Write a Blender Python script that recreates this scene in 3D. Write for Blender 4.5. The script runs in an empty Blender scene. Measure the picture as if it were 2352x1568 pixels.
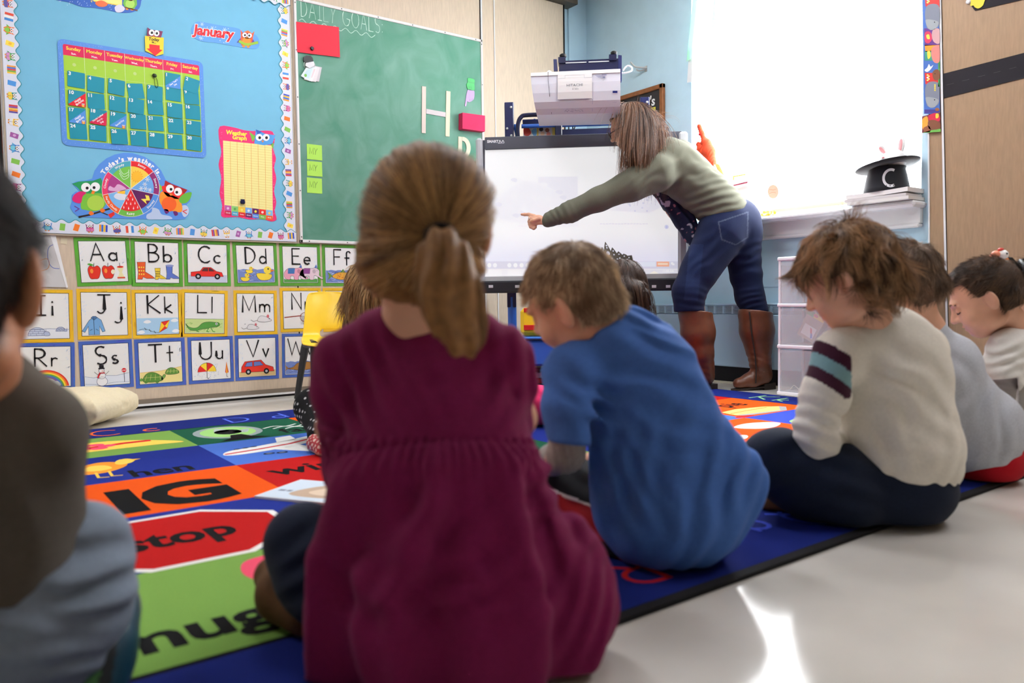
import bpy, math, random
import numpy as np
from mathutils import Vector, Matrix
random.seed(7); RNG=np.random.default_rng(11)
C=bpy.context.scene.collection
# ---------------------------------------------------------------- camera
IW,IH=2352,1568
def _cal():
    cx,cy=IW/2,IH/2
    v1=np.array([3569-cx,cy-657]);v2=np.array([-150-cx,cy-708])
    f=math.sqrt(-(v1@v2))
    X=np.array([v1[0],v1[1],-f]);X/=np.linalg.norm(X)
    Y=np.array([v2[0],v2[1],-f]);Y/=np.linalg.norm(Y)
    Y-=X*(X@Y);Y/=np.linalg.norm(Y)
    return f,np.array([X,Y,np.cross(X,Y)])
FPX,RC=_cal()
CAM=np.array([0,0,.5])
def ray(px,py): return RC@np.array([px-IW/2,IH/2-py,-FPX])
def P(px,py,d):            # world point seen at a photo position, d metres along the view axis
    return CAM+ray(px,py)*(d/FPX)
def onp(px,py,axis,val):   # photo position carried onto a real plane of the room
    r=ray(px,py);return CAM+r*((val-CAM[axis])/r[axis])
DA=4.085; XB=3.76; ZC=2.62
RIGHT,UP,BACK=RC[:,0],RC[:,1],RC[:,2]
cam=bpy.data.cameras.new('camera');co=bpy.data.objects.new('camera',cam);C.objects.link(co)
m=Matrix.Identity(4)
for i in range(3):
    for j in range(3): m[i][j]=RC[i,j]
m.translation=Vector(CAM);co.matrix_world=m
cam.sensor_width=36;cam.lens=36*FPX/IW;cam.clip_start=.02
cam.dof.use_dof=True;cam.dof.focus_distance=4.15;cam.dof.aperture_fstop=3.0
bpy.context.scene.camera=co
# ---------------------------------------------------------------- colour & materials
def lin(c):
    if isinstance(c,str): c=[int(c[i:i+2],16) for i in (0,2,4)]
    return tuple(((x/255)/12.92 if x/255<=.04045 else ((x/255+.055)/1.055)**2.4) for x in c[:3])
_M={}
def mat(name,col=(200,200,200),rough=.6,spec=.3,metal=0,noise=0,nscale=40,bump=0,bscale=300,attr=False,emit=0,alpha=1,trans=0,sheen=0,stretch=None,sss=0,coat=0,noise2=None):
    if name in _M: return _M[name]
    M=bpy.data.materials.new(name);M.use_nodes=True;nt=M.node_tree;N=nt.nodes;L=nt.links
    b=N['Principled BSDF'];c=lin(col)
    b.inputs['Base Color'].default_value=(*c,1);b.inputs['Roughness'].default_value=rough
    b.inputs['Specular IOR Level'].default_value=spec;b.inputs['Metallic'].default_value=metal
    b.inputs['Alpha'].default_value=alpha;b.inputs['Transmission Weight'].default_value=trans
    b.inputs['Sheen Weight'].default_value=sheen;b.inputs['Coat Weight'].default_value=coat
    if sss:
        b.inputs['Subsurface Weight'].default_value=sss;b.inputs['Subsurface Radius'].default_value=(.012,.005,.003);b.inputs['Subsurface Scale'].default_value=1
    src=None
    if attr:
        a=N.new('ShaderNodeAttribute');a.attribute_name='Col';src=a.outputs['Color'];L.new(src,b.inputs['Base Color'])
    tc=N.new('ShaderNodeTexCoord');vec=tc.outputs['Object']
    if stretch:
        mp=N.new('ShaderNodeMapping');mp.inputs['Scale'].default_value=stretch;L.new(vec,mp.inputs['Vector']);vec=mp.outputs['Vector']
    if noise:
        n=N.new('ShaderNodeTexNoise');n.inputs['Scale'].default_value=nscale;n.inputs['Detail'].default_value=4;L.new(vec,n.inputs['Vector'])
        r=N.new('ShaderNodeMapRange');r.inputs['From Min'].default_value=.3;r.inputs['From Max'].default_value=.7
        r.inputs['To Min'].default_value=1-noise;r.inputs['To Max'].default_value=1+noise;L.new(n.outputs['Fac'],r.inputs['Value'])
        mx=N.new('ShaderNodeVectorMath');mx.operation='SCALE';L.new(r.outputs['Result'],mx.inputs['Scale'])
        if src: L.new(src,mx.inputs[0])
        else: mx.inputs[0].default_value=c
        L.new(mx.outputs['Vector'],b.inputs['Base Color'])
    if bump:
        n=N.new('ShaderNodeTexNoise');n.inputs['Scale'].default_value=bscale;n.inputs['Detail'].default_value=3;L.new(vec,n.inputs['Vector'])
        u=N.new('ShaderNodeBump');u.inputs['Strength'].default_value=bump;u.inputs['Distance'].default_value=.003
        L.new(n.outputs['Fac'],u.inputs['Height']);L.new(u.outputs['Normal'],b.inputs['Normal'])
    if emit:
        b.inputs['Emission Color'].default_value=(*c,1);b.inputs['Emission Strength'].default_value=emit
        if src: L.new(src,b.inputs['Emission Color'])
    _M[name]=M;return M
# ---------------------------------------------------------------- objects
def tag(o,label=None,cat=None,group=None,kind=None):
    if label: o['label']=label
    if cat: o['category']=cat
    if group: o['group']=group
    if kind: o['kind']=kind
    return o
def thing(name,label,cat,loc=(0,0,0),group=None):
    o=bpy.data.objects.new(name,None);o.empty_display_size=.05;C.objects.link(o);o.location=loc;return tag(o,label,cat,group)
def link(name,me,parent=None,m=None):
    o=bpy.data.objects.new(name,me)
    C.objects.link(o)
    if m is not None and len(me.materials)==0: me.materials.append(m)
    if parent is not None:
        o.parent=parent
        if parent.parent is None: o.matrix_parent_inverse=Matrix.Translation(-parent.location)
    return o
def mesh(name,v,f,m=None,parent=None,smooth=False,vcol=None,fcol=None):
    me=bpy.data.meshes.new(name);me.from_pydata([tuple(map(float,x)) for x in v],[],[tuple(map(int,x)) for x in f]);me.update()
    if smooth: me.polygons.foreach_set('use_smooth',[True]*len(me.polygons))
    if fcol is not None:
        a=me.attributes.new('Col','FLOAT_COLOR','FACE');a.data.foreach_set('color',np.array([[*c,1] for c in fcol],np.float32).ravel())
    if vcol is not None:
        a=me.attributes.new('Col','FLOAT_COLOR','POINT');a.data.foreach_set('color',np.hstack([vcol,np.ones((len(vcol),1))]).astype(np.float32).ravel())
    return link(name,me,parent,m)
class MB:   # gathers shapes into one mesh
    def __init__(s): s.v=[];s.f=[];s.c=[];s.col=(1,1,1)
    def add(s,v,f,col=None):
        o=len(s.v);s.v+= [tuple(x) for x in v];s.f+=[tuple(i+o for i in q) for q in f];s.c+=[col or s.col]*len(f);return s
    def box(s,c,size,ax=None,col=None,bev=0):   # centre, full size, axes rows
        a=np.eye(3) if ax is None else np.array(ax);h=np.array(size)/2;c=np.array(c)
        if bev<=0:
            v=[c+(np.array([i,j,k])*h)@a for i in(-1,1) for j in(-1,1) for k in(-1,1)]
            return s.add(v,[(0,1,3,2),(4,6,7,5),(0,4,5,1),(2,3,7,6),(0,2,6,4),(1,5,7,3)],col)
        bev=min(bev,h.min()*.9);v=[];idx={}
        for i in(-1,1):
            for j in(-1,1):
                for k in(-1,1):
                    for e in range(3):
                        q=np.array([i,j,k],float)*(h-bev);q[e]+=np.array([i,j,k])[e]*bev
                        idx[(i,j,k,e)]=len(v);v.append(c+q@a)
        F=[]
        for e in range(3):
            o=[x for x in range(3) if x!=e]
            for sg in(-1,1):
                q=[]
                for (p,r) in((-1,-1),(1,-1),(1,1),(-1,1)):
                    t=[0,0,0];t[e]=sg;t[o[0]]=p;t[o[1]]=r;q.append(idx[(*t,e)])
                F.append(q)
        for e in range(3):   # edges along e
            o=[x for x in range(3) if x!=e]
            for p in(-1,1):
                for r in(-1,1):
                    t=[0,0,0];t[o[0]]=p;t[o[1]]=r;a1=list(t);a2=list(t);a1[e]=-1;a2[e]=1
                    F.append([idx[(*a1,o[0])],idx[(*a2,o[0])],idx[(*a2,o[1])],idx[(*a1,o[1])]])
        for i in(-1,1):
            for j in(-1,1):
                for k in(-1,1): F.append([idx[(i,j,k,e)] for e in range(3)])
        return s.add(v,F,col)
    def b2(s,lo,hi,col=None,bev=0):
        lo=np.array(lo,float);hi=np.array(hi,float);return s.box((lo+hi)/2,hi-lo,None,col,bev)
    def tube(s,pts,r,n=10,col=None,cap=True,flat=1,up=None):
        pts=[np.array(p,float) for p in pts];rs=r if hasattr(r,'__len__') else [r]*len(pts);V=[]
        pu=None
        for i,p in enumerate(pts):
            t=pts[min(i+1,len(pts)-1)]-pts[max(i-1,0)];t/=np.linalg.norm(t)+1e-12
            u=pu if pu is not None else (np.array(up,float) if up is not None else (np.array([0,0,1.]) if abs(t[2])<.9 else np.array([1.,0,0])))
            u=u-t*(u@t);u/=np.linalg.norm(u);w=np.cross(t,u);pu=u
            V+=[p+rs[i]*(math.cos(a)*w+flat*math.sin(a)*u) for a in np.linspace(0,2*math.pi,n,endpoint=False)]
        F=[(i*n+j,i*n+(j+1)%n,(i+1)*n+(j+1)%n,(i+1)*n+j) for i in range(len(pts)-1) for j in range(n)]
        if cap: F+=[tuple(range(n))[::-1],tuple((len(pts)-1)*n+j for j in range(n))]
        return s.add(V,F,col)
    def lathe(s,c,prof,ax=None,n=24,col=None):   # profile (r,h) about local z
        a=np.eye(3) if ax is None else np.array(ax);c=np.array(c,float);V=[];k=len(prof)
        for r,h in prof: V+=[c+r*math.cos(t)*a[0]+r*math.sin(t)*a[1]+h*a[2] for t in np.linspace(0,2*math.pi,n,endpoint=False)]
        F=[(i*n+j,i*n+(j+1)%n,(i+1)*n+(j+1)%n,(i+1)*n+j) for i in range(k-1) for j in range(n)]
        F+=[tuple(range(n))[::-1],tuple((k-1)*n+j for j in range(n))]
        return s.add(V,F,col)
    def ball(s,c,r,n=14,col=None,ax=None):
        r=np.array(r if hasattr(r,'__len__') else [r]*3,float);a=np.eye(3) if ax is None else np.array(ax);c=np.array(c,float);V=[];k=n//2+1
        for i in range(k):
            t=math.pi*i/(k-1)
            V+=[c+(np.array([math.sin(t)*math.cos(q),math.sin(t)*math.sin(q),-math.cos(t)])*r)@a for q in np.linspace(0,2*math.pi,n,endpoint=False)]
        F=[(i*n+j,i*n+(j+1)%n,(i+1)*n+(j+1)%n,(i+1)*n+j) for i in range(k-1) for j in range(n)]
        return s.add(V,F,col)
    def prism(s,poly,d,col=None):   # poly of 3-D points, extruded by vector d
        n=len(poly);d=np.array(d,float);V=[np.array(p,float) for p in poly];V+=[p+d for p in V]
        return s.add(V,[tuple(range(n)),tuple(range(n,2*n))[::-1]]+[(i,i+n,(i+1)%n+n,(i+1)%n) for i in range(n)],col)
    def build(s,name,m,parent=None,smooth=False,cols=False):
        o=mesh(name,s.v,s.f,m,parent,smooth,fcol=[lin(c) if max(c)>1 else c for c in s.c] if cols else None)
        import bmesh
        bm=bmesh.new();bm.from_mesh(o.data);bmesh.ops.recalc_face_normals(bm,faces=bm.faces);bm.to_mesh(o.data);bm.free()
        if smooth=='auto':
            pass
        return o
# ---------------------------------------------------------------- printed art on flat surfaces
def spline(pts,n=6,closed=True):
    p=[np.array(q,float) for q in pts];k=len(p);out=[]
    for i in range(k if closed else k-1):
        a,b,c,d=(p[(i-1)%k],p[i],p[(i+1)%k],p[(i+2)%k]) if closed else (p[max(i-1,0)],p[i],p[i+1],p[min(i+2,k-1)])
        for t in np.linspace(0,1,n,endpoint=False):
            out.append(.5*((2*b)+(c-a)*t+(2*a-5*b+4*c-d)*t*t+(3*b-a-3*c+d)*t**3))
    if not closed: out.append(p[-1])
    return out
_TX={}
def text_tris(s,bold=0):
    if (s,bold) in _TX: return _TX[(s,bold)]
    cu=bpy.data.curves.new('t','FONT');cu.body=s;cu.size=1;cu.resolution_u=3;cu.offset=bold
    ob=bpy.data.objects.new('t',cu);me=bpy.data.meshes.new_from_object(ob)
    v=np.array([x.co[:2] for x in me.vertices]);me.calc_loop_triangles();t=[tuple(x.vertices) for x in me.loop_triangles]
    bpy.data.objects.remove(ob);bpy.data.curves.remove(cu);bpy.data.meshes.remove(me)
    _TX[(s,bold)]=(v,t);return v,t
class Art:
    """flat coloured shapes lying on a surface; mp maps (u,v) to a 3-D point, N points out of the surface"""
    def __init__(s,mp,N,dz=.00025,base=0): s.mp=mp;s.N=np.array(N,float);s.dz=dz;s.b=MB();s.L=0;s.base=base;s.X0=np.eye(3);s.X=np.eye(3)
    def pt(s,p,l): 
        q=s.X@np.array([p[0],p[1],1.]);return np.array(s.mp(q[0],q[1]))+s.N*(s.base+l*s.dz)
    def at(s,x,y,sx=1,sy=None,rot=0):   # local placement for a motif
        sy=sx if sy is None else sy;c,n=math.cos(rot),math.sin(rot)
        s.X=s.X0@np.array([[c*sx,-n*sy,x],[n*sx,c*sy,y],[0,0,1]]);return s
    def home(s): s.X=s.X0.copy();return s
    def poly(s,pts,col,l=None):
        l=s.L if l is None else l;s.b.add([s.pt(p,l) for p in pts],[tuple(range(len(pts)))],lin(col));return s
    def rect(s,x0,y0,x1,y1,col,l=None): return s.poly([(x0,y0),(x1,y0),(x1,y1),(x0,y1)],col,l)
    def ell(s,x,y,rx,ry,col,l=None,n=20,a0=0,a1=2*math.pi):
        full=abs(a1-a0)>6.2
        p=[(x+rx*math.cos(a),y+ry*math.sin(a)) for a in np.linspace(a0,a1,n,endpoint=not full)]
        return s.poly(p if full else p+[(x,y)],col,l)
    def ring(s,x,y,r0,r1,a0,a1,col,l=None,n=16):
        l=s.L if l is None else l
        A=np.linspace(a0,a1,n);V=[s.pt((x+r*math.cos(a),y+r*math.sin(a)),l) for a in A for r in(r0,r1)]
        s.b.add(V,[(2*i,2*i+1,2*i+3,2*i+2) for i in range(n-1)],lin(col));return s
    def blob(s,pts,col,l=None,n=5): return s.poly(spline(pts,n),col,l)
    def line(s,pts,w,col,l=None,smooth=False,closed=False,jit=0):
        l=s.L if l is None else l
        if smooth: pts=spline(pts,5,closed)
        pts=[np.array(p,float) for p in pts]
        if closed: pts=pts+[pts[0]]
        V=[];k=len(pts)
        for i,p in enumerate(pts):
            a=pts[i]-pts[i-1] if i>0 else (pts[0]-pts[-2] if closed else pts[1]-pts[0])
            b=pts[i+1]-pts[i] if i<k-1 else (pts[1]-pts[0] if closed else a)
            a=a/(np.linalg.norm(a)+1e-12);b=b/(np.linalg.norm(b)+1e-12);t=a+b;t/=np.linalg.norm(t)+1e-12
            nn=np.array([-t[1],t[0]]);q=1/max(.5,abs(t@b))
            ww=w*(1+jit*random.uniform(-1,1))
            e=np.zeros(2)
            if not closed and i==0: e=-t*w*.3
            if not closed and i==k-1: e=t*w*.3
            V+=[s.pt(p+e+nn*ww/2*q,l),s.pt(p+e-nn*ww/2*q,l)]
        s.b.add(V,[(2*i,2*i+1,2*i+3,2*i+2) for i in range(k-1)],lin(col));return s
    def text(s,t,x,y,size,col,l=None,bold=0,align='c',rot=0,sx=1):
        l=s.L if l is None else l
        v,tr=text_tris(t,bold)
        if not len(v): return s
        v=v.copy();w0,w1=v[:,0].min(),v[:,0].max()
        v[:,0]-=(w0+w1)/2 if align=='c' else (w0 if align=='l' else w1)
        v[:,0]*=sx*size;v[:,1]*=size;c,n=math.cos(rot),math.sin(rot)
        V=[s.pt((x+c*a-n*b,y+n*a+c*b),l) for a,b in v]
        s.b.add(V,tr,lin(col));return s
    def slab(s,pts,th,col,l=0):   # thick sheet under the print
        a=[s.pt(p,l) for p in pts];s.b.prism(a,-s.N*th,lin(col));return s
    def build(s,name,parent=None,m=None):
        return mesh(name,s.b.v,s.b.f,m or PRINT,parent,fcol=s.b.c)
PRINT=mat('printed_card',attr=True,rough=.45,spec=.35)
PAPER=mat('matt_paper',attr=True,rough=.85,spec=.15)
PLAST=mat('painted_plastic',attr=True,rough=.4,spec=.4)
def Apx(px,py): return onp(px,py,1,DA)      # a photo position on the left wall
def Bpx(px,py): return onp(px,py,0,XB)
NA=np.array([0,-1.,0]);NB=np.array([-1.,0,0])
def wallmap(u,v): return (u,DA,v)            # left wall in metres
class Frame:   # a rectangle on the left wall given by three of its corners in the photo; art in metres
    def __init__(s,tl,tr,bl,f=Apx,N=NA):
        a,b,c=f(*tl),f(*tr),f(*bl);s.U=b-a;s.w=np.linalg.norm(s.U);s.U/=s.w
        s.V=np.cross(N,s.U);s.V/=np.linalg.norm(s.V)
        s.h=abs((a-c)@s.V);s.o=a-s.V*s.h;s.c=s.o+s.U*s.w/2+s.V*s.h/2
    def __call__(s,u,v): return s.o+s.U*u+s.V*v
def ap(px,py): p=Apx(px,py);return p[0],p[2]
# ---------------------------------------------------------------- solid fields (organic shapes)
_nt=RNG.random((32,32,32)).astype(np.float32)*2-1
def vnoise(p,s):
    q=p*s;i=np.floor(q).astype(int);f=(q-i).astype(np.float32);f=f*f*(3-2*f);r=0
    for a in(0,1):
        for b in(0,1):
            for c in(0,1):
                w=(f[...,0] if a else 1-f[...,0])*(f[...,1] if b else 1-f[...,1])*(f[...,2] if c else 1-f[...,2])
                r=r+w*_nt[(i[...,0]+a)%32,(i[...,1]+b)%32,(i[...,2]+c)%32]
    return r
def smin(a,b,k):
    if k<=0: return np.minimum(a,b)
    h=np.maximum(k-np.abs(a-b),0)/k;return np.minimum(a,b)-h*h*k*.25
def smax(a,b,k): return -smin(-a,-b,k)
class Solid:
    def __init__(s): s.ops=[];s.lo=np.full(3,1e9);s.hi=np.full(3,-1e9);s.post=[]
    def _bb(s,lo,hi,neg):
        if not neg: s.lo=np.minimum(s.lo,lo);s.hi=np.maximum(s.hi,hi)
    def cap(s,a,b,ra,rb=None,k=.02,neg=False):
        rb=ra if rb is None else rb;a=np.array(a,float);b=np.array(b,float)
        lo=np.minimum(a-ra,b-rb);hi=np.maximum(a+ra,b+rb);s._bb(lo,hi,neg);d=(b-a);l2=d@d+1e-12
        def f(p):
            q=p-a;t=np.clip((q@d)/l2,0,1);return np.linalg.norm(q-t[...,None]*d,axis=-1)-(ra+(rb-ra)*t)
        s.ops.append((f,k,neg,lo,hi));return s
    def chain(s,pts,rs,k=.02):
        for i in range(len(pts)-1): s.cap(pts[i],pts[i+1],rs[i],rs[i+1],k)
        return s
    def ell(s,c,r,ax=None,k=.02,neg=False):
        c=np.array(c,float);r=np.array(r if hasattr(r,'__len__') else [r]*3,float);A=np.eye(3) if ax is None else np.array(ax,float)
        e=np.sqrt(((A*r[:,None])**2).sum(0));lo=c-e;hi=c+e;s._bb(lo,hi,neg)
        def f(p):
            q=(p-c)@A.T;k0=np.linalg.norm(q/r,axis=-1);k1=np.linalg.norm(q/(r*r),axis=-1);return k0*(k0-1)/(k1+1e-9)
        s.ops.append((f,k,neg,lo,hi));return s
    def cut(s,pt,n,k=.004):
        pt=np.array(pt,float);n=np.array(n,float);n/=np.linalg.norm(n)
        s.post.append(lambda p,D:smax(D,(p-pt)@n,k));return s
    def fn(s,g): s.post.append(g);return s
    def build(s,h,pad=.012,full=False):
        lo=s.lo-pad-2*h;hi=s.hi+pad+2*h;n=np.ceil((hi-lo)/h).astype(int)+1
        X=[(lo[i]+h*np.arange(n[i])).astype(np.float32) for i in range(3)]
        D=np.full(n,.5,np.float32)
        for f,k,neg,l,u in s.ops:
            m=k+5*h+pad;a=np.clip(np.floor((l-m-lo)/h).astype(int),0,n-1);b=np.clip(np.ceil((u+m-lo)/h).astype(int)+1,1,n)
            sl=tuple(slice(a[i],b[i]) for i in range(3))
            g=np.stack(np.meshgrid(*[X[i][sl[i]] for i in range(3)],indexing='ij'),-1)
            d=f(g).astype(np.float32);D[sl]=smax(D[sl],-d,k) if neg else smin(D[sl],d,k)
        for q in s.post:
            m=np.ones(D.shape,bool) if full else (np.abs(D)<.03+2*h)
            I=np.nonzero(m);p=np.stack([X[i][I[i]] for i in range(3)],-1);D[I]=q(p,D[I])
        return surfnet(D,lo,h)
def surfnet(D,lo,h):
    S=D<0;S[0]=S[-1]=False;S[:,0]=S[:,-1]=False;S[:,:,0]=S[:,:,-1]=False
    D=np.where(S,np.minimum(D,-1e-6),np.maximum(D,1e-6))
    off=[(a,b,c) for a in(0,1) for b in(0,1) for c in(0,1)]
    n=D.shape;sl=lambda o:tuple(slice(o[i],n[i]-1+o[i]) for i in range(3))
    cnt=sum(S[sl(o)].astype(np.int8) for o in off);act=(cnt>0)&(cnt<8)
    I=np.argwhere(act);idx=-np.ones(act.shape,int);idx[act]=np.arange(len(I))
    cv={o:D[I[:,0]+o[0],I[:,1]+o[1],I[:,2]+o[2]] for o in off}
    acc=np.zeros((len(I),3));w=np.zeros(len(I))
    for a in off:
        for ax in range(3):
            if a[ax]==0:
                b=list(a);b[ax]=1;b=tuple(b);A,B=cv[a],cv[b];m=(A<0)!=(B<0);t=np.where(m,A/np.where(m,A-B,1),0)
                q=np.tile(np.array(a,float),(len(I),1));q[:,ax]+=t;acc+=q*m[:,None];w+=m
    V=(I+acc/w[:,None])*h+lo;F=[]
    for ax in range(3):
        o=[x for x in range(3) if x!=ax]
        sa=[slice(None)]*3;sb=[slice(None)]*3;sa[ax]=slice(0,-1);sb[ax]=slice(1,None)
        ch=S[tuple(sa)]!=S[tuple(sb)];E=np.argwhere(ch)
        E=E[(E[:,o[0]]>0)&(E[:,o[1]]>0)]
        if not len(E): continue
        q=[]
        for (p,r) in((-1,-1),(0,-1),(0,0),(-1,0)):
            c=E.copy();c[:,o[0]]+=p;c[:,o[1]]+=r;q.append(idx[c[:,0],c[:,1],c[:,2]])
        q=np.stack(q,1);ins=S[E[:,0],E[:,1],E[:,2]]
        if ax==1: ins=~ins
        q[~ins]=q[~ins][:,::-1];F.append(q)
    F=np.vstack(F);F=F[(F>=0).all(1)]
    return V,F
def fastmesh(name,V,F,m=None,parent=None,vcol=None,smooth=True):
    me=bpy.data.meshes.new(name);me.vertices.add(len(V));me.vertices.foreach_set('co',np.asarray(V,np.float32).ravel())
    n=F.shape[1];me.loops.add(F.size);me.loops.foreach_set('vertex_index',F.astype(np.int32).ravel())
    me.polygons.add(len(F));me.polygons.foreach_set('loop_start',np.arange(0,F.size,n,dtype=np.int32))
    me.polygons.foreach_set('use_smooth',np.full(len(F),smooth));me.update(calc_edges=True);me.validate()
    if vcol is not None:
        a=me.attributes.new('Col','FLOAT_COLOR','POINT');a.data.foreach_set('color',np.hstack([vcol,np.ones((len(vcol),1))]).astype(np.float32).ravel())
    return link(name,me,parent,m)

# ---------------------------------------------------------------- photo-scaled solids: sizes in photo pixels at a given depth
def rp(r,d): return r*d/FPX
def iax(rot=0,yaw=0):
    a=math.radians(rot);x=math.cos(a)*RIGHT-math.sin(a)*UP;y=math.sin(a)*RIGHT+math.cos(a)*UP;z=BACK
    b=math.radians(yaw);return [math.cos(b)*x+math.sin(b)*z,y,-math.sin(b)*x+math.cos(b)*z]
def PC(s,pts,k=.02):
    s.chain([P(*p[:3]) for p in pts],[rp(p[3],p[2]) for p in pts],k);return s
def PE(s,c,r,rot=0,yaw=0,k=.03,neg=False):
    s.ell(P(*c),[rp(x,c[2]) for x in r],iax(rot,yaw),k,neg);return s
def folds(amp,px,d,rad,ang,wl,warp=3.,ph=0):
    """soft cloth folds around a photo position: ridges run along angle ang, wavelength wl (px)"""
    c=P(*px,d);a=math.radians(ang);n=math.sin(a)*RIGHT+math.cos(a)*UP;R=rp(rad,d);w=rp(wl,d)
    def g(p,D):
        q=p-c;r2=(q*q).sum(-1)/R**2;return D+amp*np.exp(-r2)*np.sin(2*math.pi*(q@n)/w+warp*vnoise(p,11)+ph)
    return g
def crumple(amp,sc): return lambda p,D:D+amp*vnoise(p,sc)
def floor_cut(z=.0105): return lambda p,D:smax(D,z-p[...,2],.006)
HAIRM={}
def hairmat(name,dark,light):
    M=bpy.data.materials.new(name);M.use_nodes=True;nt=M.node_tree;b=nt.nodes['Principled BSDF']
    h=nt.nodes.new('ShaderNodeAttribute');h.attribute_name='tone';r=nt.nodes.new('ShaderNodeValToRGB');e=r.color_ramp.elements
    e[0].color=(*lin(dark),1);e[1].color=(*lin(light),1);nt.links.new(h.outputs['Fac'],r.inputs[0]);nt.links.new(r.outputs[0],b.inputs['Base Color'])
    b.inputs['Roughness'].default_value=.42;b.inputs['Specular IOR Level'].default_value=.35;return M
def strand_object(name,S,rad,m,parent,tip=.25):
    N,n,_=S.shape;hc=bpy.data.hair_curves.new(name);hc.add_curves([n]*N)
    hc.attributes['position'].data.foreach_set('vector',np.ascontiguousarray(S,np.float32).ravel())
    a=hc.attributes.get('radius') or hc.attributes.new('radius','FLOAT','POINT')
    rr=np.tile(rad*(1-(1-tip)*np.linspace(0,1,n)**2),(N,1));a.data.foreach_set('value',rr.astype(np.float32).ravel())
    R=S[:,0];tone=np.clip(.5+.75*vnoise(R,75)+.35*vnoise(R+5.5,24)+RNG.normal(0,.13,N),0,1)
    hc.attributes.new('tone','FLOAT','CURVE').data.foreach_set('value',tone.astype(np.float32))
    hc.materials.append(m);return link(name,hc,parent)
def nz(v): return v/(np.linalg.norm(v,axis=-1,keepdims=True)+1e-9)
def vnormals(V,F):
    a,b,c=V[F[:,0]],V[F[:,1]],V[F[:,2]];n=np.cross(b-a,c-a);N=np.zeros_like(V)
    for i in range(F.shape[1]): np.add.at(N,F[:,i],n)
    N=nz(N);cen=V.mean(0)
    return N
def grow(root,nrm,comb,L,n,lift,grav,E=None,jit=.1,curl=0,cs=30,down=np.array([0,0,-1.])):
    N=len(root);p=root.copy();d=nz(comb+nrm*lift+RNG.normal(0,jit,(N,3)));L=np.broadcast_to(np.asarray(L,float).reshape(-1,1),(N,1));out=[p]
    off=RNG.uniform(0,50,3)
    for i in range(n-1):
        p=p+d*L/(n-1)
        d=d+down*grav
        if curl: d=d+curl*np.stack([vnoise(p+off,cs),vnoise(p+off+7.3,cs),vnoise(p+off+13.7,cs)],-1)
        d=nz(d)
        for e in (E or []):
            c,A,r=e;q=((p-c)@np.asarray(A).T)/r;m=np.linalg.norm(q,axis=-1,keepdims=True);ins=(m<1)[:,0]
            if ins.any(): p[ins]=c+((q[ins]/m[ins])*r)@np.asarray(A)
        out.append(p)
    return np.stack(out,1)
SKY,LAMPS,EXPO=46.0,14,0.0
# ================================================================ the room
BEIGE=mat('beige_woodgrain_vinyl',(208,190,168),rough=.5,spec=.3,noise=.07,nscale=60,stretch=(2,2,.25))
BLUE=mat('pale_blue_wall_paint',(192,222,238),rough=.6,spec=.25,noise=.03,nscale=9,bump=.5,bscale=22)
WHITE=mat('white_trim_paint',(232,232,232),rough=.35,spec=.4)
ALU=mat('brushed_aluminium',(205,205,205),rough=.35,metal=.7)
BLACK=mat('black_rubber',(14,14,15),rough=.5)
GREY=mat('grey_vinyl_skirting',(128,116,102),rough=.6)
FLOOR=mat('waxed_vinyl_floor',(222,218,209),rough=.13,spec=.42,noise=.05,nscale=5,bump=.02,bscale=25)
CEIL=mat('ceiling_tile',(225,225,220),rough=.9)
X0,Y0=-2.6,-2.6
def st(name,m,*boxes):
    b=MB()
    for lo,hi in boxes: b.b2(lo,hi)
    return tag(b.build(name,m),kind='structure')
st('floor',FLOOR,((X0,Y0,-.1),(XB+.2,DA+.2,0)))
st('ceiling',CEIL,((X0,Y0,ZC),(XB+.2,DA+.2,ZC+.1)))
XE=3.513
st('wall_left',BEIGE,((X0,DA,.03),(XE,DA+.05,2.497)))
st('wall_corner',BLUE,((X0-.1,DA+.06,0),(XB+.2,DA+.2,ZC)),((3.60,DA+.045,0),(XB,DA+.06,ZC)))
st('wall_back',mat('back_wall_paint',(176,170,160),rough=.8),((X0,Y0-.1,0),(XB+.2,Y0,ZC)))
st('wall_side',mat('back_wall_paint'),((X0-.1,Y0,0),(X0,DA+.2,ZC)))
# partition trims on the left wall
st('trim_1',BLACK,((X0,DA-.006,0),(XE,DA+.05,.012)))
st('trim_2',WHITE,((X0,DA-.012,.012),(XE,DA+.01,.022)))
st('baseboard_left',GREY,((X0,DA-.004,.022),(XE,DA+.01,.044)))
for i,(x,w,m) in enumerate([(.262,.010,BLACK),(.273,.006,WHITE),(1.591,.006,BLACK),(1.599,.007,BEIGE),(2.831,.012,WHITE),(2.822,.004,BLACK),(2.93,.007,WHITE),(XE,.010,BLACK)]):
    st('trim_%d'%(i+3),m,((x-w/2,DA-(.0012 if 1.5<x<1.7 else .005),.03),(x+w/2,DA+.01,2.497)))
st('trim_11',mat('dark_bronze_track',(70,64,54),rough=.5),((X0,DA-.06,2.5),(3.59,DA+.05,2.53)),((X0,DA-.035,2.53),(3.59,DA+.05,ZC)))
# window wall: blue wall with an opening
WY0,WY1,WZ0,WZ1=1.80,3.185,.962,2.44
st('wall_right',BLUE,((XB,Y0,0),(XB+.14,DA+.1,WZ0)),((XB,Y0,WZ1),(XB+.14,DA+.1,ZC)),((XB,WY1,WZ0),(XB+.14,DA+.1,WZ1)),((XB,Y0,WZ0),(XB+.14,WY0,WZ1)))
b=MB();
for z in (.557,.76): b.b2((XB-.0015,1.77,z-.0015),(XB+.001,DA,z+.0015))
tag(b.build('trim_12',mat('pale_blue_wall_paint')),kind='structure')
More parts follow.
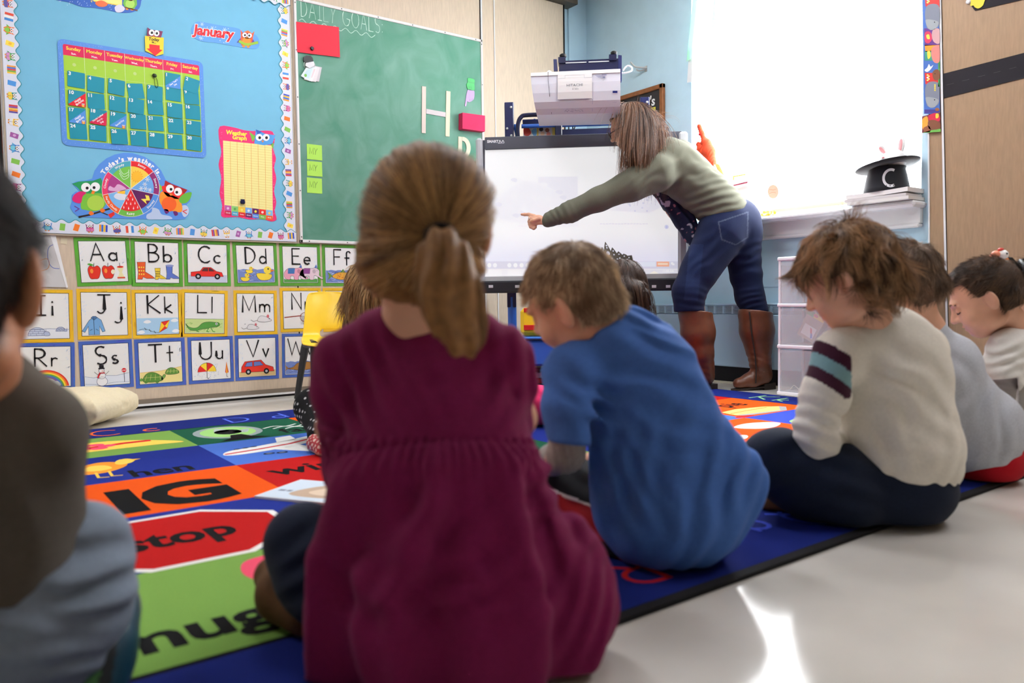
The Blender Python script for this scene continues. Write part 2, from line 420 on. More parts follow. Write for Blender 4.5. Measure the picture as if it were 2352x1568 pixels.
# window: sash frame, glass, sill and apron
fr=MB();xw=XB+.085
for y0,y1,z0,z1 in [(WY0,WY1,WZ0,WZ0+.05),(WY0,WY1,WZ1-.05,WZ1),(WY0,WY0+.05,WZ0,WZ1),(WY1-.05,WY1,WZ0,WZ1)]:
    fr.b2((xw,y0,z0),(xw+.05,y1,z1))
win=tag(fr.build('window_1',WHITE),kind='structure')
g=MB();g.b2((xw+.02,WY0+.05,WZ0+.05),(xw+.025,WY1-.05,WZ1-.05))
GL=mat('window_glass',(255,255,255),rough=0)
_n=GL.node_tree.nodes;_l=GL.node_tree.links;_t=_n.new('ShaderNodeBsdfTransparent');_g=_n.new('ShaderNodeBsdfGlossy');_g.inputs['Roughness'].default_value=.02;_m=_n.new('ShaderNodeMixShader');_m.inputs['Fac'].default_value=.06
_l.new(_t.outputs[0],_m.inputs[1]);_l.new(_g.outputs[0],_m.inputs[2]);_l.new(_m.outputs[0],[q for q in _n if q.type=='OUTPUT_MATERIAL'][0].inputs['Surface'])
gp=g.build('window_pane',GL,win)
ZSILL=(onp(2129,454,0,XB-.117)[2]+onp(1746,497,0,XB-.117)[2])/2
s=MB();s.box((XB-.03,(1.774+3.25)/2,ZSILL-.016),(.175,3.25-1.774,.032),bev=.012)
SILLW=mat('white_trim_paint')
s.build('window_sill',SILLW,win)
a=MB();a.b2((XB-.03,1.79,.838),(XB+.001,3.235,ZSILL-.03));a.box((XB-.02,(1.79+3.235)/2,.828),(.042,1.445,.02),bev=.006)
a.build('window_apron',SILLW,win)
# mini blind hanging inside the opening
bl=thing('window_blind','white mini blind lowered across the bright window','window blind',(XB+.05,2.5,WZ0))
SL=mat('white_blind_slat',(250,246,240),rough=.5,trans=0)
nt=SL.node_tree;tr=nt.nodes.new('ShaderNodeBsdfTranslucent');tr.inputs['Color'].default_value=(.97,.96,.95,1);mx=nt.nodes.new('ShaderNodeMixShader');mx.inputs['Fac'].default_value=.8
out=[n for n in nt.nodes if n.type=='OUTPUT_MATERIAL'][0];nt.links.new(nt.nodes['Principled BSDF'].outputs[0],mx.inputs[1]);nt.links.new(tr.outputs[0],mx.inputs[2]);nt.links.new(mx.outputs[0],out.inputs['Surface'])
sl=MB()
z=WZ0+.045
t=math.radians(72)
while z<WZ1-.08:
    d=np.array([math.cos(t)*.0135,0,math.sin(t)*.0135]);c=np.array([XB+.05,0,z])
    p=[c-d,c+np.array([-.001,0,.0016]),c+d]
    v=[(q[0],y,q[2]) for y in(WY0+.012,WY1-.012) for q in p]
    sl.add(v,[(0,1,4,3),(1,2,5,4)]);z+=.0215
o=sl.build('slats',SL,bl);tag(o,kind='stuff')
b=MB();b.b2((XB+.035,WY0+.01,WZ1-.05),(XB+.065,WY1-.01,WZ1-.01));b.build('headrail',WHITE,bl)
b=MB();b.b2((XB+.039,WY0+.012,WZ0+.012),(XB+.061,WY1-.012,WZ0+.027));b.build('bottom_rail',mat('pale_wood_rail',(226,196,164),rough=.5),bl)
b=MB()
for y in (WY0+.2,(WY0+WY1)/2,WY1-.2): b.tube([(XB+.037,y,WZ0+.02),(XB+.037,y,WZ1-.04)],.0012,5)
b.build('cord',WHITE,bl)
# heater under the window
ht=thing('baseboard_heater','pale blue wall heater with white louvred grille under the window','heater',(XB-.05,2.9,0))
HB=mat('heater_blue_enamel',(186,220,240),rough=.35,spec=.45)
HX=XB-.085
b=MB();b.b2((HX,1.78,.10),(XB-.002,3.72,.405),bev=.006);b.b2((HX+.012,1.78,.405),(XB-.002,3.72,.452));b.build('cabinet',HB,ht)
b=MB();b.b2((HX-.002,1.78,.452),(XB-.002,3.72,.466),bev=.004);b.build('top_cap',HB,ht)
b=MB();b.b2((HX+.0115,1.78,.408),(HX+.0125,3.72,.45));b.build('grille_shadow',BLACK,ht) if False else None
b=MB()
b.b2((HX+.010,1.785,.407),(HX+.0118,3.715,.451),col=(24,30,36))
for z in np.linspace(.411,.447,6): b.b2((HX,1.785,z-.0022),(HX+.011,3.715,z+.0022),col=(186,220,240))
y=1.79
while y<3.715: b.b2((HX-.001,y-.006,.407),(HX+.011,y+.006,.452),col=(186,220,240));y+=.064
b.build('grille',PLAST,ht,cols=True)
b=MB();b.b2((HX+.025,1.78,.012),(XB-.002,3.72,.10));b.build('toe_kick',BLACK,ht)
st('baseboard_right',mat('cream_quarter_round',(214,208,190),rough=.5),((XB-.075,1.3,0),(XB-.055,3.76,.012)))
# beige partition leaf at the right end of the window wall (leans a little, as photographed)
pl=MB()
p=[Bpx(2131.5,0),Bpx(2137,900)];x1=XB-.02
q0=onp(2131.6,0,0,x1);q1=onp(2136,840,0,x1)
def onY(q0,q1,z): 
    t=(z-q0[2])/(q1[2]-q0[2]);return q0[1]+(q1[1]-q0[1])*t
ya,yb=onY(q0,q1,.02),onY(q0,q1,ZC)
pl.prism([(x1,ya,.02),(x1,Y0,.02),(x1,Y0,ZC),(x1,yb,ZC)],(.018,0,0))
BEIGE2=mat('tan_woodgrain_laminate',(166,137,107),rough=.45,spec=.35,noise=.08,nscale=70,stretch=(2,2,.25))
tag(pl.build('wall_right_partition',BEIGE2),kind='structure')
def strip(name,m,pxa,pxb,w,th=.006,zt=ZC):
    r0,r1=onp(*pxa,0,x1),onp(*pxb,0,x1);y0,y1=onY(r0,r1,.02),onY(r0,r1,zt);b=MB()
    b.prism([(x1-th,y0,.02),(x1-th,y0-w,.02),(x1-th,y1-w,zt),(x1-th,y1,zt)],(th+.001,0,0));return tag(b.build(name,m),kind='structure')
strip('trim_13',WHITE,(2130.5,0),(2135,840),.006)
strip('trim_14',WHITE,(2157.8,0),(2170.4,600),.009)
strip('trim_15',BLACK,(2161.2,0),(2173.8,600),.004,.003)
# ceiling lights (unseen troffers; the last added to brighten children at the right)
LE=mat('lamp_diffuser',(250,250,255),emit=1)
LAMP=[]
for i,(x,y) in enumerate([(-.9,2.7),(1.2,2.7),(2.75,2.2),(2.7,.1)]):
    t=thing('ceiling_light','unseen recessed white fluorescent troffer in the ceiling','ceiling light',(x,y,ZC),group='ceiling troffers')
    b=MB()
    for dx,dy,sx,sy in [(-.3,0,.03,1.2),(.3,0,.03,1.2),(0,-.6,.63,.03),(0,.6,.63,.03)]: b.box((x+dx,y+dy,ZC-.01),(sx,sy,.02))
    b.build('frame',WHITE,t)
    b=MB();b.add([(x-.285,y-.585,ZC-.004),(x+.285,y-.585,ZC-.004),(x+.285,y+.585,ZC-.004),(x-.285,y+.585,ZC-.004)],[(0,3,2,1)]);b.build('diffuser',LE,t)
# ================================================================ left wall: boards, charts, cards
def arc(x,y,rx,ry,a0,a1,n=9): return [(x+rx*math.cos(math.radians(a)),y+ry*math.sin(math.radians(a))) for a in np.linspace(a0,a1,n)]
# hand-printed letters, cap height 1
GLY={'A':([[(0,0),(.33,1),(.68,0)],[(.12,.36),(.55,.36)]],.7),'B':([[(0,0),(0,1)],[(0,1)]+arc(.2,.76,.26,.24,90,-90)+[(0,.52)],[(0,.52)]+arc(.22,.26,.32,.26,90,-90)+[(0,0)]],.55),
'C':([arc(.4,.5,.4,.5,50,310,12)],.65),'D':([[(0,0),(0,1)],[(0,1)]+arc(.1,.5,.5,.5,90,-90)+[(0,0)]],.62),'E':([[(.5,1),(0,1),(0,0),(.52,0)],[(0,.52),(.42,.52)]],.52),
'F':([[(.5,1),(0,1),(0,0)],[(0,.52),(.4,.52)]],.5),'G':([arc(.4,.5,.4,.5,50,350,12)+[(.45,.45)]],.8),'H':([[(0,0),(0,1)],[(.6,0),(.6,1)],[(0,.5),(.6,.5)]],.6),'I':([[(.2,0),(.2,1)],[(0,1),(.4,1)],[(0,0),(.4,0)]],.4),
'J':([[(.05,1),(.65,1)],[(.36,1),(.36,.2)]+arc(.18,.2,.18,.2,0,-150,6)],.65),'K':([[(0,0),(0,1)],[(.6,1),(.02,.5),(.65,0)]],.65),'L':([[(0,1),(0,0),(.5,0)]],.5),'M':([[(0,0),(.04,1),(.4,.1),(.76,1),(.8,0)]],.8),
'N':([[(0,0),(0,1),(.6,0),(.6,1)]],.6),'O':([arc(.4,.5,.4,.5,0,360,14)],.8),'R':([[(0,0),(0,1)],[(0,1)]+arc(.2,.74,.3,.26,90,-90)+[(0,.48)],[(.15,.48),(.58,0)]],.58),'S':([arc(.28,.75,.26,.25,50,270,8)+arc(.28,.25,.28,.25,90,-130,8)],.58),
'T':([[(0,1),(.7,1)],[(.35,1),(.35,0)]],.7),'U':([[(0,1),(0,.3)]+arc(.32,.3,.32,.3,180,360,8)+[(.64,1)]],.66),'V':([[(0,1),(.38,0),(.72,1)]],.72),'W':([[(0,1),(.25,0),(.5,.8),(.75,0),(1,1)]],1),'Y':([[(0,1),(.3,.5),(.62,1)],[(.3,.5),(.2,0)]],.62),':':([[(.05,.1),(.06,.13)],[(.05,.55),(.06,.58)]],.2),
'a':([arc(.22,.24,.22,.24,40,320,9),[(.44,.5),(.44,0)]],.46),'b':([[(0,1),(0,0)],arc(.22,.24,.24,.24,150,-150,9)],.46),'c':([arc(.24,.25,.24,.25,50,310,9)],.42),'d':([arc(.22,.24,.22,.24,30,330,9),[(.45,1),(.45,0)]],.46),
'e':([[(.02,.26),(.46,.26)]+arc(.24,.25,.23,.25,5,310,9)],.48),'f':([arc(.3,.82,.15,.16,20,180,5)+[(.15,0)],[(0,.5),(.35,.5)]],.36),'g':([arc(.22,.24,.22,.24,40,320,9),[(.44,.5),(.44,-.2)]+arc(.22,-.2,.22,.2,0,-160,6)],.46),'i':([[(.05,0),(.05,.5)],[(.05,.72),(.05,.76)]],.1),
'j':([[(.3,.5),(.3,-.25)]+arc(.1,-.25,.2,.2,0,-140,5),[(.3,.72),(.3,.76)]],.34),'k':([[(0,0),(0,1)],[(.36,.5),(.02,.25),(.42,0)]],.42),'l':([[(.05,0),(.05,1)]],.1),'m':([[(0,0),(0,.5)],[(0,.3)]+arc(.17,.32,.17,.18,180,0,6)+[(.34,0)],[(.34,.3)]+arc(.51,.32,.17,.18,180,0,6)+[(.68,0)]],.7),
'n':([[(0,0),(0,.5)],[(0,.3)]+arc(.19,.3,.19,.2,180,0,6)+[(.38,0)]],.4),'o':([arc(.24,.25,.24,.25,0,360,11)],.48),'r':([[(0,0),(0,.5)],[(0,.3)]+arc(.18,.3,.18,.2,180,50,5)],.32),'s':([arc(.16,.37,.14,.13,50,270,6)+arc(.16,.12,.16,.12,90,-140,6)],.34),
't':([[(.17,.95),(.17,0)],[(0,.55),(.34,.55)]],.36),'u':([[(0,.5),(0,.18)]+arc(.19,.18,.19,.18,180,360,6)+[(.38,.5)],[(.38,.5),(.38,0)]],.4),'v':([[(0,.5),(.19,0),(.38,.5)]],.38),'w':([[(0,.5),(.14,0),(.28,.42),(.42,0),(.56,.5)]],.56),'p':([[(0,.5),(0,-.4)],arc(.22,.24,.24,.24,150,-150,9)],.46),'q':([arc(.22,.24,.22,.24,40,320,9),[(.44,.5),(.44,-.4)]],.46),
"'":([[(.05,1),(.03,.82)]],.1),' ':([],.3)}
def letters(art,s,x,y,h,w,col,l=None,gap=.16,jit=.25,rot=0,sx=1):
    c,n=math.cos(rot),math.sin(rot)
    for ch in s:
        g,adv=GLY[ch]
        for k in g: art.line([(x+h*(c*u*sx-n*v),y+h*(n*u*sx+c*v)) for u,v in k],w,col,l,jit=jit)
        x+=c*h*(adv*sx+gap);y+=n*h*(adv*sx+gap)
def owl(a,x,y,s,rot,cb,cf,cl,l=2,hold=None,wing=None):
    a.at(x,y,s,s,rot)
    a.poly([(-.42,.5),(-.3,.34),(.3,.34),(.42,.5),(.36,.1),(.4,-.2),(.25,-.45),(-.25,-.45),(-.4,-.2),(-.36,.1)],cb,l)
    a.ell(0,-.18,.27,.27,cl,l+1,12)
    if wing: a.poly([(-.38,.0),(-.58,-.3),(-.3,-.25)],wing,l+1);a.poly([(.38,.0),(.58,-.3),(.3,-.25)],wing,l+1)
    a.poly([(-.3,.34),(.3,.34),(.3,.08),(0,-.02),(-.3,.08)],cf,l+1)
    for sx in(-1,1): a.ell(sx*.15,.2,.145,.15,(255,255,255),l+2,12);a.ell(sx*.13,.19,.06,.065,(20,20,20),l+3,8)
    a.poly([(-.05,.1),(.05,.1),(0,0)],(240,150,40),l+3)
    for sx in(-1,1): a.poly([(sx*.08,-.43),(sx*.2,-.43),(sx*.22,-.54),(sx*.06,-.54)],(240,140,40),l+1)
    if hold: a.poly([(-.4,-.05),(0,-.14),(.4,-.05),(.4,-.36),(0,-.44),(-.4,-.36)],hold,l+2);a.line([(0,-.14),(0,-.44)],.03,(90,90,110),l+3)
    a.home()
def bookstack(a,x,y,s,rot,cols,l=2):
    a.at(x,y,s,s,rot);w=.9/len(cols)
    for i,c in enumerate(cols):
        h=.42-.07*((i*3)%3);a.rect(-.45+i*w,-.4,-.45+(i+.88)*w,h,c,l);a.rect(-.45+i*w,-.46,-.45+(i+.88)*w,-.4,(250,250,250),l)
    a.home()
def onebook(a,x,y,s,rot,c,c2=None,l=2):
    a.at(x,y,s,s,rot);a.poly([(-.32,-.36),(.2,-.45),(.4,.3),(-.12,.42)],c,l);a.poly([(-.32,-.36),(.2,-.45),(.17,-.5),(-.33,-.42)],(250,250,250),l)
    if c2: a.ell(.03,0,.14,.16,c2,l+1,10)
    a.home()
ICON=[lambda a,x,y,s,r:onebook(a,x,y,s,r,(236,120,40)),lambda a,x,y,s,r:owl(a,x,y,s,r,(150,60,120),(110,40,110),(225,90,150),hold=(215,120,170)),lambda a,x,y,s,r:bookstack(a,x,y,s,r,[(235,150,40),(60,110,200),(240,190,50),(60,80,190)]),
 lambda a,x,y,s,r:owl(a,x,y,s,r,(240,130,60),(80,80,170),(150,90,170),hold=(90,90,160)),lambda a,x,y,s,r:bookstack(a,x,y,s,r,[(220,80,60),(250,250,245),(70,140,210)]),lambda a,x,y,s,r:owl(a,x,y,s,r,(240,120,50),(220,90,50),(140,200,80),wing=(120,190,70)),
 lambda a,x,y,s,r:onebook(a,x,y,s,r,(252,225,90),(245,190,60)),lambda a,x,y,s,r:owl(a,x,y,s,r,(60,160,90),(40,140,90),(170,210,110),hold=(215,150,200),wing=(50,150,80)),lambda a,x,y,s,r:bookstack(a,x,y,s,r,[(240,160,60),(80,120,210),(215,60,60),(130,180,60),(250,210,70)]),
 lambda a,x,y,s,r:onebook(a,x,y,s,r,(80,150,220)),lambda a,x,y,s,r:owl(a,x,y,s,r,(50,150,150),(60,130,140),(235,205,90),hold=(240,210,80)),lambda a,x,y,s,r:bookstack(a,x,y,s,r,[(215,50,60),(140,70,160),(245,200,70),(225,120,40),(90,70,160)]),
 lambda a,x,y,s,r:owl(a,x,y,s,r,(245,190,60),(240,170,50),(250,220,120),hold=(235,235,235)),lambda a,x,y,s,r:onebook(a,x,y,s,r,(160,90,160),(215,170,215)),lambda a,x,y,s,r:owl(a,x,y,s,r,(70,130,200),(60,110,180),(120,200,220),wing=(90,170,210)),lambda a,x,y,s,r:onebook(a,x,y,s,r,(130,190,80))]
# ---- bulletin board
BX0,BX1,BZ0,BZ1=.283,1.583,.832,2.135
bb=thing('bulletin_board','large bulletin board covered in light blue paper on the left wall','bulletin board',(0.93,DA,BZ0))
b=MB();b.b2((BX0,DA-.010,BZ0),(BX1,DA-.0005,BZ1));b.build('paper_backing',mat('sky_blue_paper',(124,190,220),rough=.8,spec=.2,noise=.035,nscale=7,bump=.12,bscale=14),bb)
b=MB()
for lo,hi in [((BX0-.008,BZ0-.008),(BX1+.005,BZ0)),((BX0-.008,BZ1),(BX1+.005,BZ1+.008)),((BX0-.008,BZ0),(BX0,BZ1)),((BX1,BZ0),(BX1+.005,BZ1))]: b.b2((lo[0],DA-.013,lo[1]),(hi[0],DA-.0005,hi[1]))
b.build('frame',mat('board_edge_trim',(190,178,160),rough=.4,metal=.3),bb)
BASE=.0112
def border(name,label,side):
    a=Art(wallmap,NA,base=BASE+.0005+{'bottom':.004,'top':.004}.get(side,0))
    per=.0556;wd=.058;amp=.0075
    if side=='bottom': n=int((BX1-BX0)/per)
    else: n=int((BZ1-BZ0)/per)
    per=((BX1-BX0) if side=='bottom' else (BZ1-BZ0))/n;pts=[]
    for i in range(n*10+1):
        t=i*per/10;e=wd+amp*math.cos(2*math.pi*(t/per-.5));pts.append((t,e))
    M={'bottom':lambda t,e:(BX0+t,BZ0+e),'left':lambda t,e:(BX0+e,BZ0+t),'right':lambda t,e:(BX1-e,BZ0+t),'top':lambda t,e:(BX0+t,BZ1-e)}[side]
    N_=len(pts)
    for i in range(n):
        seg=pts[i*10:i*10+11];q=[M(seg[0][0],.001)]+[M(t,e) for t,e in seg]+[M(seg[-1][0],.001)]
        a.poly(q,(226,230,244),0)
    a.line([M(t,e) for t,e in pts],.0028,(40,140,150),1)
    r={'bottom':0,'left':-math.pi/2,'right':math.pi/2,'top':math.pi}[side]
    off={'bottom':12,'left':4,'right':5,'top':2}[side]
    for i in range(n):
        if side!='bottom' and i<1: continue
        x,y=M((i+.5)*per,.031);k=(off+(i if side!='left' else -i))%len(ICON)
        ICON[k](a,x,y,.040,r+random.uniform(-.12,.12))
    o=a.build(name);tag(o,label,'border trim',group='scalloped owl border around the bulletin board');return o
border('border_trim','scalloped white border strip with owls up the left edge of the blue bulletin board','left')
border('border_trim','scalloped white border strip with owls down the right edge of the blue bulletin board','right')
border('border_trim','scalloped white border strip with owls along the bottom edge of the blue bulletin board','bottom')
border('border_trim','scalloped white border strip along the top edge of the blue bulletin board','top')
def z(pt,k=2.8): return (pt[0]/k,pt[1]/k)
def art(base=BASE): return Art(Apx,NA,base=base)
def zz(*pts): return [(x/2.8,y/2.8) for x,y in pts]
# ---- calendar
F=Frame(z((365,250)),z((1300,402)),z((390,935)))
a=Art(F,NA,base=BASE+.0012);W_,H_=F.w,F.h
def rrect(x0,y0,x1,y1,r): return arc(x1-r,y1-r,r,r,0,90,5)+arc(x0+r,y1-r,r,r,90,180,5)+arc(x0+r,y0+r,r,r,180,270,5)+arc(x1-r,y0+r,r,r,270,360,5)
a.slab(rrect(0,0,W_,H_,.025),.001,(90,140,218),0)
a.poly(rrect(0,0,W_,H_,.025),(92,146,222),1)
for i in range(260):
    x,y=random.choice([(random.uniform(.005,W_-.005),random.choice([random.uniform(.003,.02),random.uniform(H_-.02,H_-.003)])),(random.choice([random.uniform(.003,.018),random.uniform(W_-.018,W_-.003)]),random.uniform(.01,H_-.01))]);a.ell(x,y,.0012,.0012,(160,195,240),2,5)
gx0,gx1,gy0,gy1=.021,W_-.019,.028,H_-.021;hh=.049
a.poly(rrect(gx0,gy0,gx1,gy1,.008),(164,206,62),2);a.poly([(gx0,gy1-hh),(gx1,gy1-hh)]+arc(gx1-.008,gy1-.008,.008,.008,0,90,4)+arc(gx0+.008,gy1-.008,.008,.008,90,180,4),(214,28,84),3)
cw=(gx1-gx0)/7;rh=(gy1-gy0-hh)/5
for i in range(1,7): a.rect(gx0+i*cw-.0008,gy0,gx0+i*cw+.0008,gy1,(225,240,190),4)
for j in range(1,5): a.rect(gx0,gy0+j*rh-.0006,gx1,gy0+j*rh+.0006,(205,230,150),4)
for i,(d,s) in enumerate(zip('Sunday Monday Tuesday Wednesday Thursday Friday Saturday'.split(),'Sun. Mon. Tues. Wed. Thurs. Fri. Sat.'.split())):
    a.text(d,gx0+(i+.5)*cw,gy1-.023,.0205 if len(d)<9 else .0172,(250,226,70),4,bold=.025);a.text(s,gx0+(i+.5)*cw,gy1-.042,.0125,(255,255,255),4,bold=.02)
for i in range(5): a.ell(gx0+(i+.5)*cw,gy1-hh-rh*.5,.0075,.0075,(190,214,130),4)
cal=a.build('calendar_chart');tag(cal,'wall calendar with a lime green grid and pink weekday header','calendar')
TEAL=(28,142,164)
def datecard(day,col,row,dx,dz,rot,extra=None):
    lab={10:'teal date card 10 with a red Happy Birthday corner',17:'teal date card 17 with a blue Happy Birthday corner',18:'teal date card 18 with a crimson Martin Luther King Jr. Day corner',19:'teal date card 19 with a blue Special Day corner',1:"teal date card 1 with a blue New Year's Day corner"}.get(day,'plain teal date card printed with white number %d on the calendar'%day)
    s=cw*.83;cx,cy=gx0+(col+.5)*cw+dx*cw,gy1-hh-(row+.5)*rh+dz*rh
    q=Art(F,NA,base=BASE+.0034+.0011*((day+(day//7))%3));c_,n_=math.cos(rot),math.sin(rot);q.X0=np.array([[c_,-n_,cx],[n_,c_,cy],[0,0,1]]);q.home()
    h=s/2
    q.slab(rrect(-h,-h,h,h,.004),.0009,TEAL,0);q.poly(rrect(-h,-h,h,h,.004),TEAL,1)
    if extra:
        c,t,o=extra
        q.poly([(-h,-h+.004),(-h+.004,-h),(h-.003,-h),(h,-h+.003),(h,h-.006)],c,2)
        k=math.pi/4
        for i,w in enumerate(t):
            e=(len(t)-1)/2-i;q.text(w,.0075-e*.0085+.002,-.0085+e*.0085-.006,.0125 if max(map(len,t))<9 else .0105,(255,255,255),3,bold=.02,rot=k)
        if o: owl(q,h-.011,-h+.009,.019,0,(220,90,60),(60,110,190),(250,190,80),l=3);q.home()
    q.text(str(day),-h+.0045,h-.0185,.0215,(255,255,255),3,bold=.03,align='l')
    tag(q.build('date_card'),lab,'date card',group='date cards on the calendar')
BL2=(84,146,220)
EX={1:(BL2,["New Year's",'Day'],0),10:((222,30,44),['Happy','Birthday'],1),17:(BL2,['Happy','Birthday'],1),18:((206,30,72),['Martin Luther','King Jr.','Day'],0),19:(BL2,['Special Day'],1)}
datecard(1,5,0,0,-.1,-.03,EX[1]);datecard(2,6,0,.02,-.22,-.2)
JT={3:(.06,.12,-.04),4:(0,0,-.05),5:(.02,0,-.08),6:(0,-.08,.12),7:(0,-.05,-.04),8:(0,.08,-.03),9:(0,.02,.06)}
for dday in range(3,31):
    k=dday-3;c_,r_=k%7,1+k//7;jx,jz,jr=JT.get(dday,(random.uniform(-.03,.06),random.uniform(-.04,.06),random.uniform(-.09,.06)))
    datecard(dday,c_,r_,jx,jz,jr,EX.get(dday))
# marker 'Today is' and the clip on the 7th
a=art(BASE+.0052)
a.slab(zz((927,236),(1048,248),(1046,352),(1000,366),(930,332)),.001,(248,214,50),0);a.poly(zz((927,236),(1048,248),(1046,352),(1000,366),(930,332)),(248,214,50),1)
a.text('Today',985/2.8,268/2.8,-9.5,(20,20,20),2,bold=.03,sx=-1,rot=.1);a.text('is...',985/2.8,284/2.8,-8,(20,20,20),2,bold=.03,sx=-1,rot=.1)
a.poly(zz((955,290),(1022,298),(1022,324),(1040,328),(992,366),(938,318),(956,318)),(222,36,40),2)
a.poly(zz((943,182),(962,196),(1020,204),(1042,208),(1030,248),(940,238)),(122,34,84),2)
for x,y in((970,216),(1002,220)): a.ell(x/2.8,y/2.8,6.4,7,(255,255,255),3);a.ell(x/2.8+.6,y/2.8+.3,2.8,3,(20,20,20),4)
a.poly(zz((978,234),(990,236),(983,244)),(236,130,40),4)
tag(a.build('today_marker'),'yellow Today is marker with a red arrow and purple owl above the calendar','marker')
cl=thing('clip','black bulldog clip with a wire loop on the seventh date card','clip',tuple(Apx(352,180)))
pc=lambda x,y,o=0:Apx(x/2.8,y/2.8)+NA*(BASE+.008+o)
b=MB();b.ball(pc(988,492),(.011,.006,.010),10);b.build('body',mat('dark_green_clip',(60,70,50),rough=.3,metal=.6),cl)
b=MB();b.tube(spline([pc(985,505),pc(990,545),pc(998,568),pc(1010,562),pc(1008,535),pc(1000,508)],5,False),.0011,6);b.build('wire_loop',BLACK,cl)
# ---- January sign and the sign above
a=art();sh=[(1268,143),(1330,152),(1440,172),(1520,185),(1560,205),(1640,228),(1664,285),(1640,318),(1560,310),(1500,300),(1400,282),(1290,268),(1240,240),(1226,200),(1240,165)]
a.slab(spline(zz(*sh),4),.001,(96,158,224),0);a.blob(zz(*sh),(98,160,226),1,4)
for i in range(16): x,y=random.uniform(1250,1520),0;y=random.uniform(160,260)+(x-1250)*.13;a.ell(x/2.8,y/2.8,1.2,1.2,(205,228,250),2,6)
for x,y in((1295,160),(1360,185),(1440,195),(1290,250)):
    for k in range(3): t=k*math.pi/3;a.line([((x-14*math.cos(t))/2.8,(y-14*math.sin(t))/2.8),((x+14*math.cos(t))/2.8,(y+14*math.sin(t))/2.8)],.8,(220,238,252),2)
a.text('January',1365/2.8,238/2.8,-31,(255,255,255),3,bold=.075,sx=-1,rot=.13);a.text('January',1365/2.8,238/2.8,-31,(222,32,44),4,bold=.035,sx=-1,rot=.13)
owl(a,1582/2.8,252/2.8,-38,.1,(232,90,40),(150,30,80),(240,140,50),l=3,wing=(100,50,140))
a.line(zz((1536,270),(1580,290),(1650,278)),6,(150,190,60),7,smooth=True)
a.poly(zz((1560,212),(1590,200),(1618,222)),(236,110,50),7)
tag(a.build('month_sign'),'blue January sign with a red word and a scarfed owl','sign')
a=art();sh=[(300,-60),(900,-60),(905,10),(890,60),(840,85),(760,85),(690,70),(600,55),(520,48),(440,20),(360,5),(320,-20)]
a.slab(spline(zz(*sh),4),.001,(44,92,178),0);a.blob(zz(*sh),(48,98,186),1,4)
a.poly(zz((560,-50),(782,-50),(782,44),(690,26),(600,12)),(250,240,140),2);a.line(zz((600,12),(690,26),(782,44)),2,(250,205,50),3)
for i in range(40): x=random.uniform(360,880);a.ell(x/2.8,random.uniform(max(0,(x-380)*.06),70+(0 if x>700 else -30))/2.8,.9,.9,(215,230,250),3,5)
a.blob(zz((610,22),(650,8),(690,30),(670,48),(630,46)),(232,110,60),4);a.blob(zz((735,50),(770,35),(800,60),(780,82),(745,82)),(226,222,240),4)
owl(a,835/2.8,10/2.8,-40,.1,(110,180,60),(230,60,110),(170,215,90),l=4);a.line(zz((800,52),(880,72)),2.4,(120,60,30),5)
a.line(zz((588,20),(582,12),(592,8)),1.2,(250,220,60),5)
tag(a.build('welcome_sign'),'dark blue sign with stars and animals cut off by the photo top','sign')
# ---- weather wheel
def ww(*pts): return [(140+x/7.35,340+y/7.35) for x,y in pts]
a=art()
sh=[(520,520),(560,390),(640,280),(760,180),(900,115),(1050,85),(1200,92),(1400,150),(1560,250),(1680,380),(1760,540),(1850,590),(2135,710),(2195,745),(2170,900),(2110,960),(2155,1030),(2145,1130),(2080,1200),(1950,1215),(1500,1205),(700,1185),(290,1165),(200,1090),(150,1000),(180,900),(175,800),(240,740),(300,730),(185,600),(260,565),(420,550)]
a.slab(ww(*sh),.001,(88,142,222),0);a.poly(ww(*sh),(90,146,226),1)
cxw,cyw=140+1168/7.35,340+692/7.35
a.blob(ww((1440,1130),(1520,1080),(1540,1010),(1640,1040),(1690,1120),(1820,1150),(1860,1200),(1600,1208),(1450,1200)),(190,208,238),2);a.blob(ww((2010,1000),(2100,970),(2150,1040),(2130,1130),(2060,1160)),(200,214,238),2)
# owls
a.poly(ww((185,605),(290,570),(540,555),(665,510),(690,560),(720,760),(700,800),(360,800),(320,730),(270,670)),(38,150,88),2)
a.blob(ww((360,800),(330,1010),(420,1050),(560,1070),(700,1020),(760,900),(700,780),(520,770)),(118,190,62),3);a.ell(140+580/7.35,340+930/7.35,20,17.5,(176,212,78),4)
a.blob(ww((420,760),(320,735),(220,790),(185,870),(230,920),(330,930),(360,820)),(214,34,110),4)
for x,y,px_ in((415,668,435),(572,660,552)): a.ell(140+x/7.35,340+y/7.35,11,10.5,(255,255,255),4);a.ell(140+px_/7.35,340+(y+12)/7.35,3.4,3.4,(20,20,20),5)
a.poly(ww((500,770),(525,720),(575,735),(545,785)),(240,130,40),5)
a.line(ww((300,1165),(480,1130),(640,1080),(820,1025)),4,(44,32,28),3);a.line(ww((680,1090),(780,1130)),2.4,(44,32,28),3)
for x in(500,690): a.blob(ww((x-40,1100-(x-500)*.25),(x,1065-(x-500)*.25),(x+50,1110-(x-500)*.25),(x,1140-(x-500)*.25)),(238,118,40),4)
a.poly(ww((785,1125),(890,1075),(900,1130),(830,1185)),(226,44,40),4);a.line(ww((225,985),(300,1030),(235,1070)),2,(110,50,140),3)
a.poly(ww((1725,680),(1750,550),(1860,610),(2125,710),(2060,790),(1980,870),(1700,740)),(170,26,30),2);a.blob(ww((1700,700),(1740,640),(2050,760),(1990,860),(1800,830)),(232,40,38),3)
a.blob(ww((1690,740),(1650,860),(1700,980),(1850,1060),(2030,1075),(2000,880),(1850,790)),(246,150,44),3);a.ell(140+1815/7.35,340+950/7.35,17,17,(240,98,36),4)
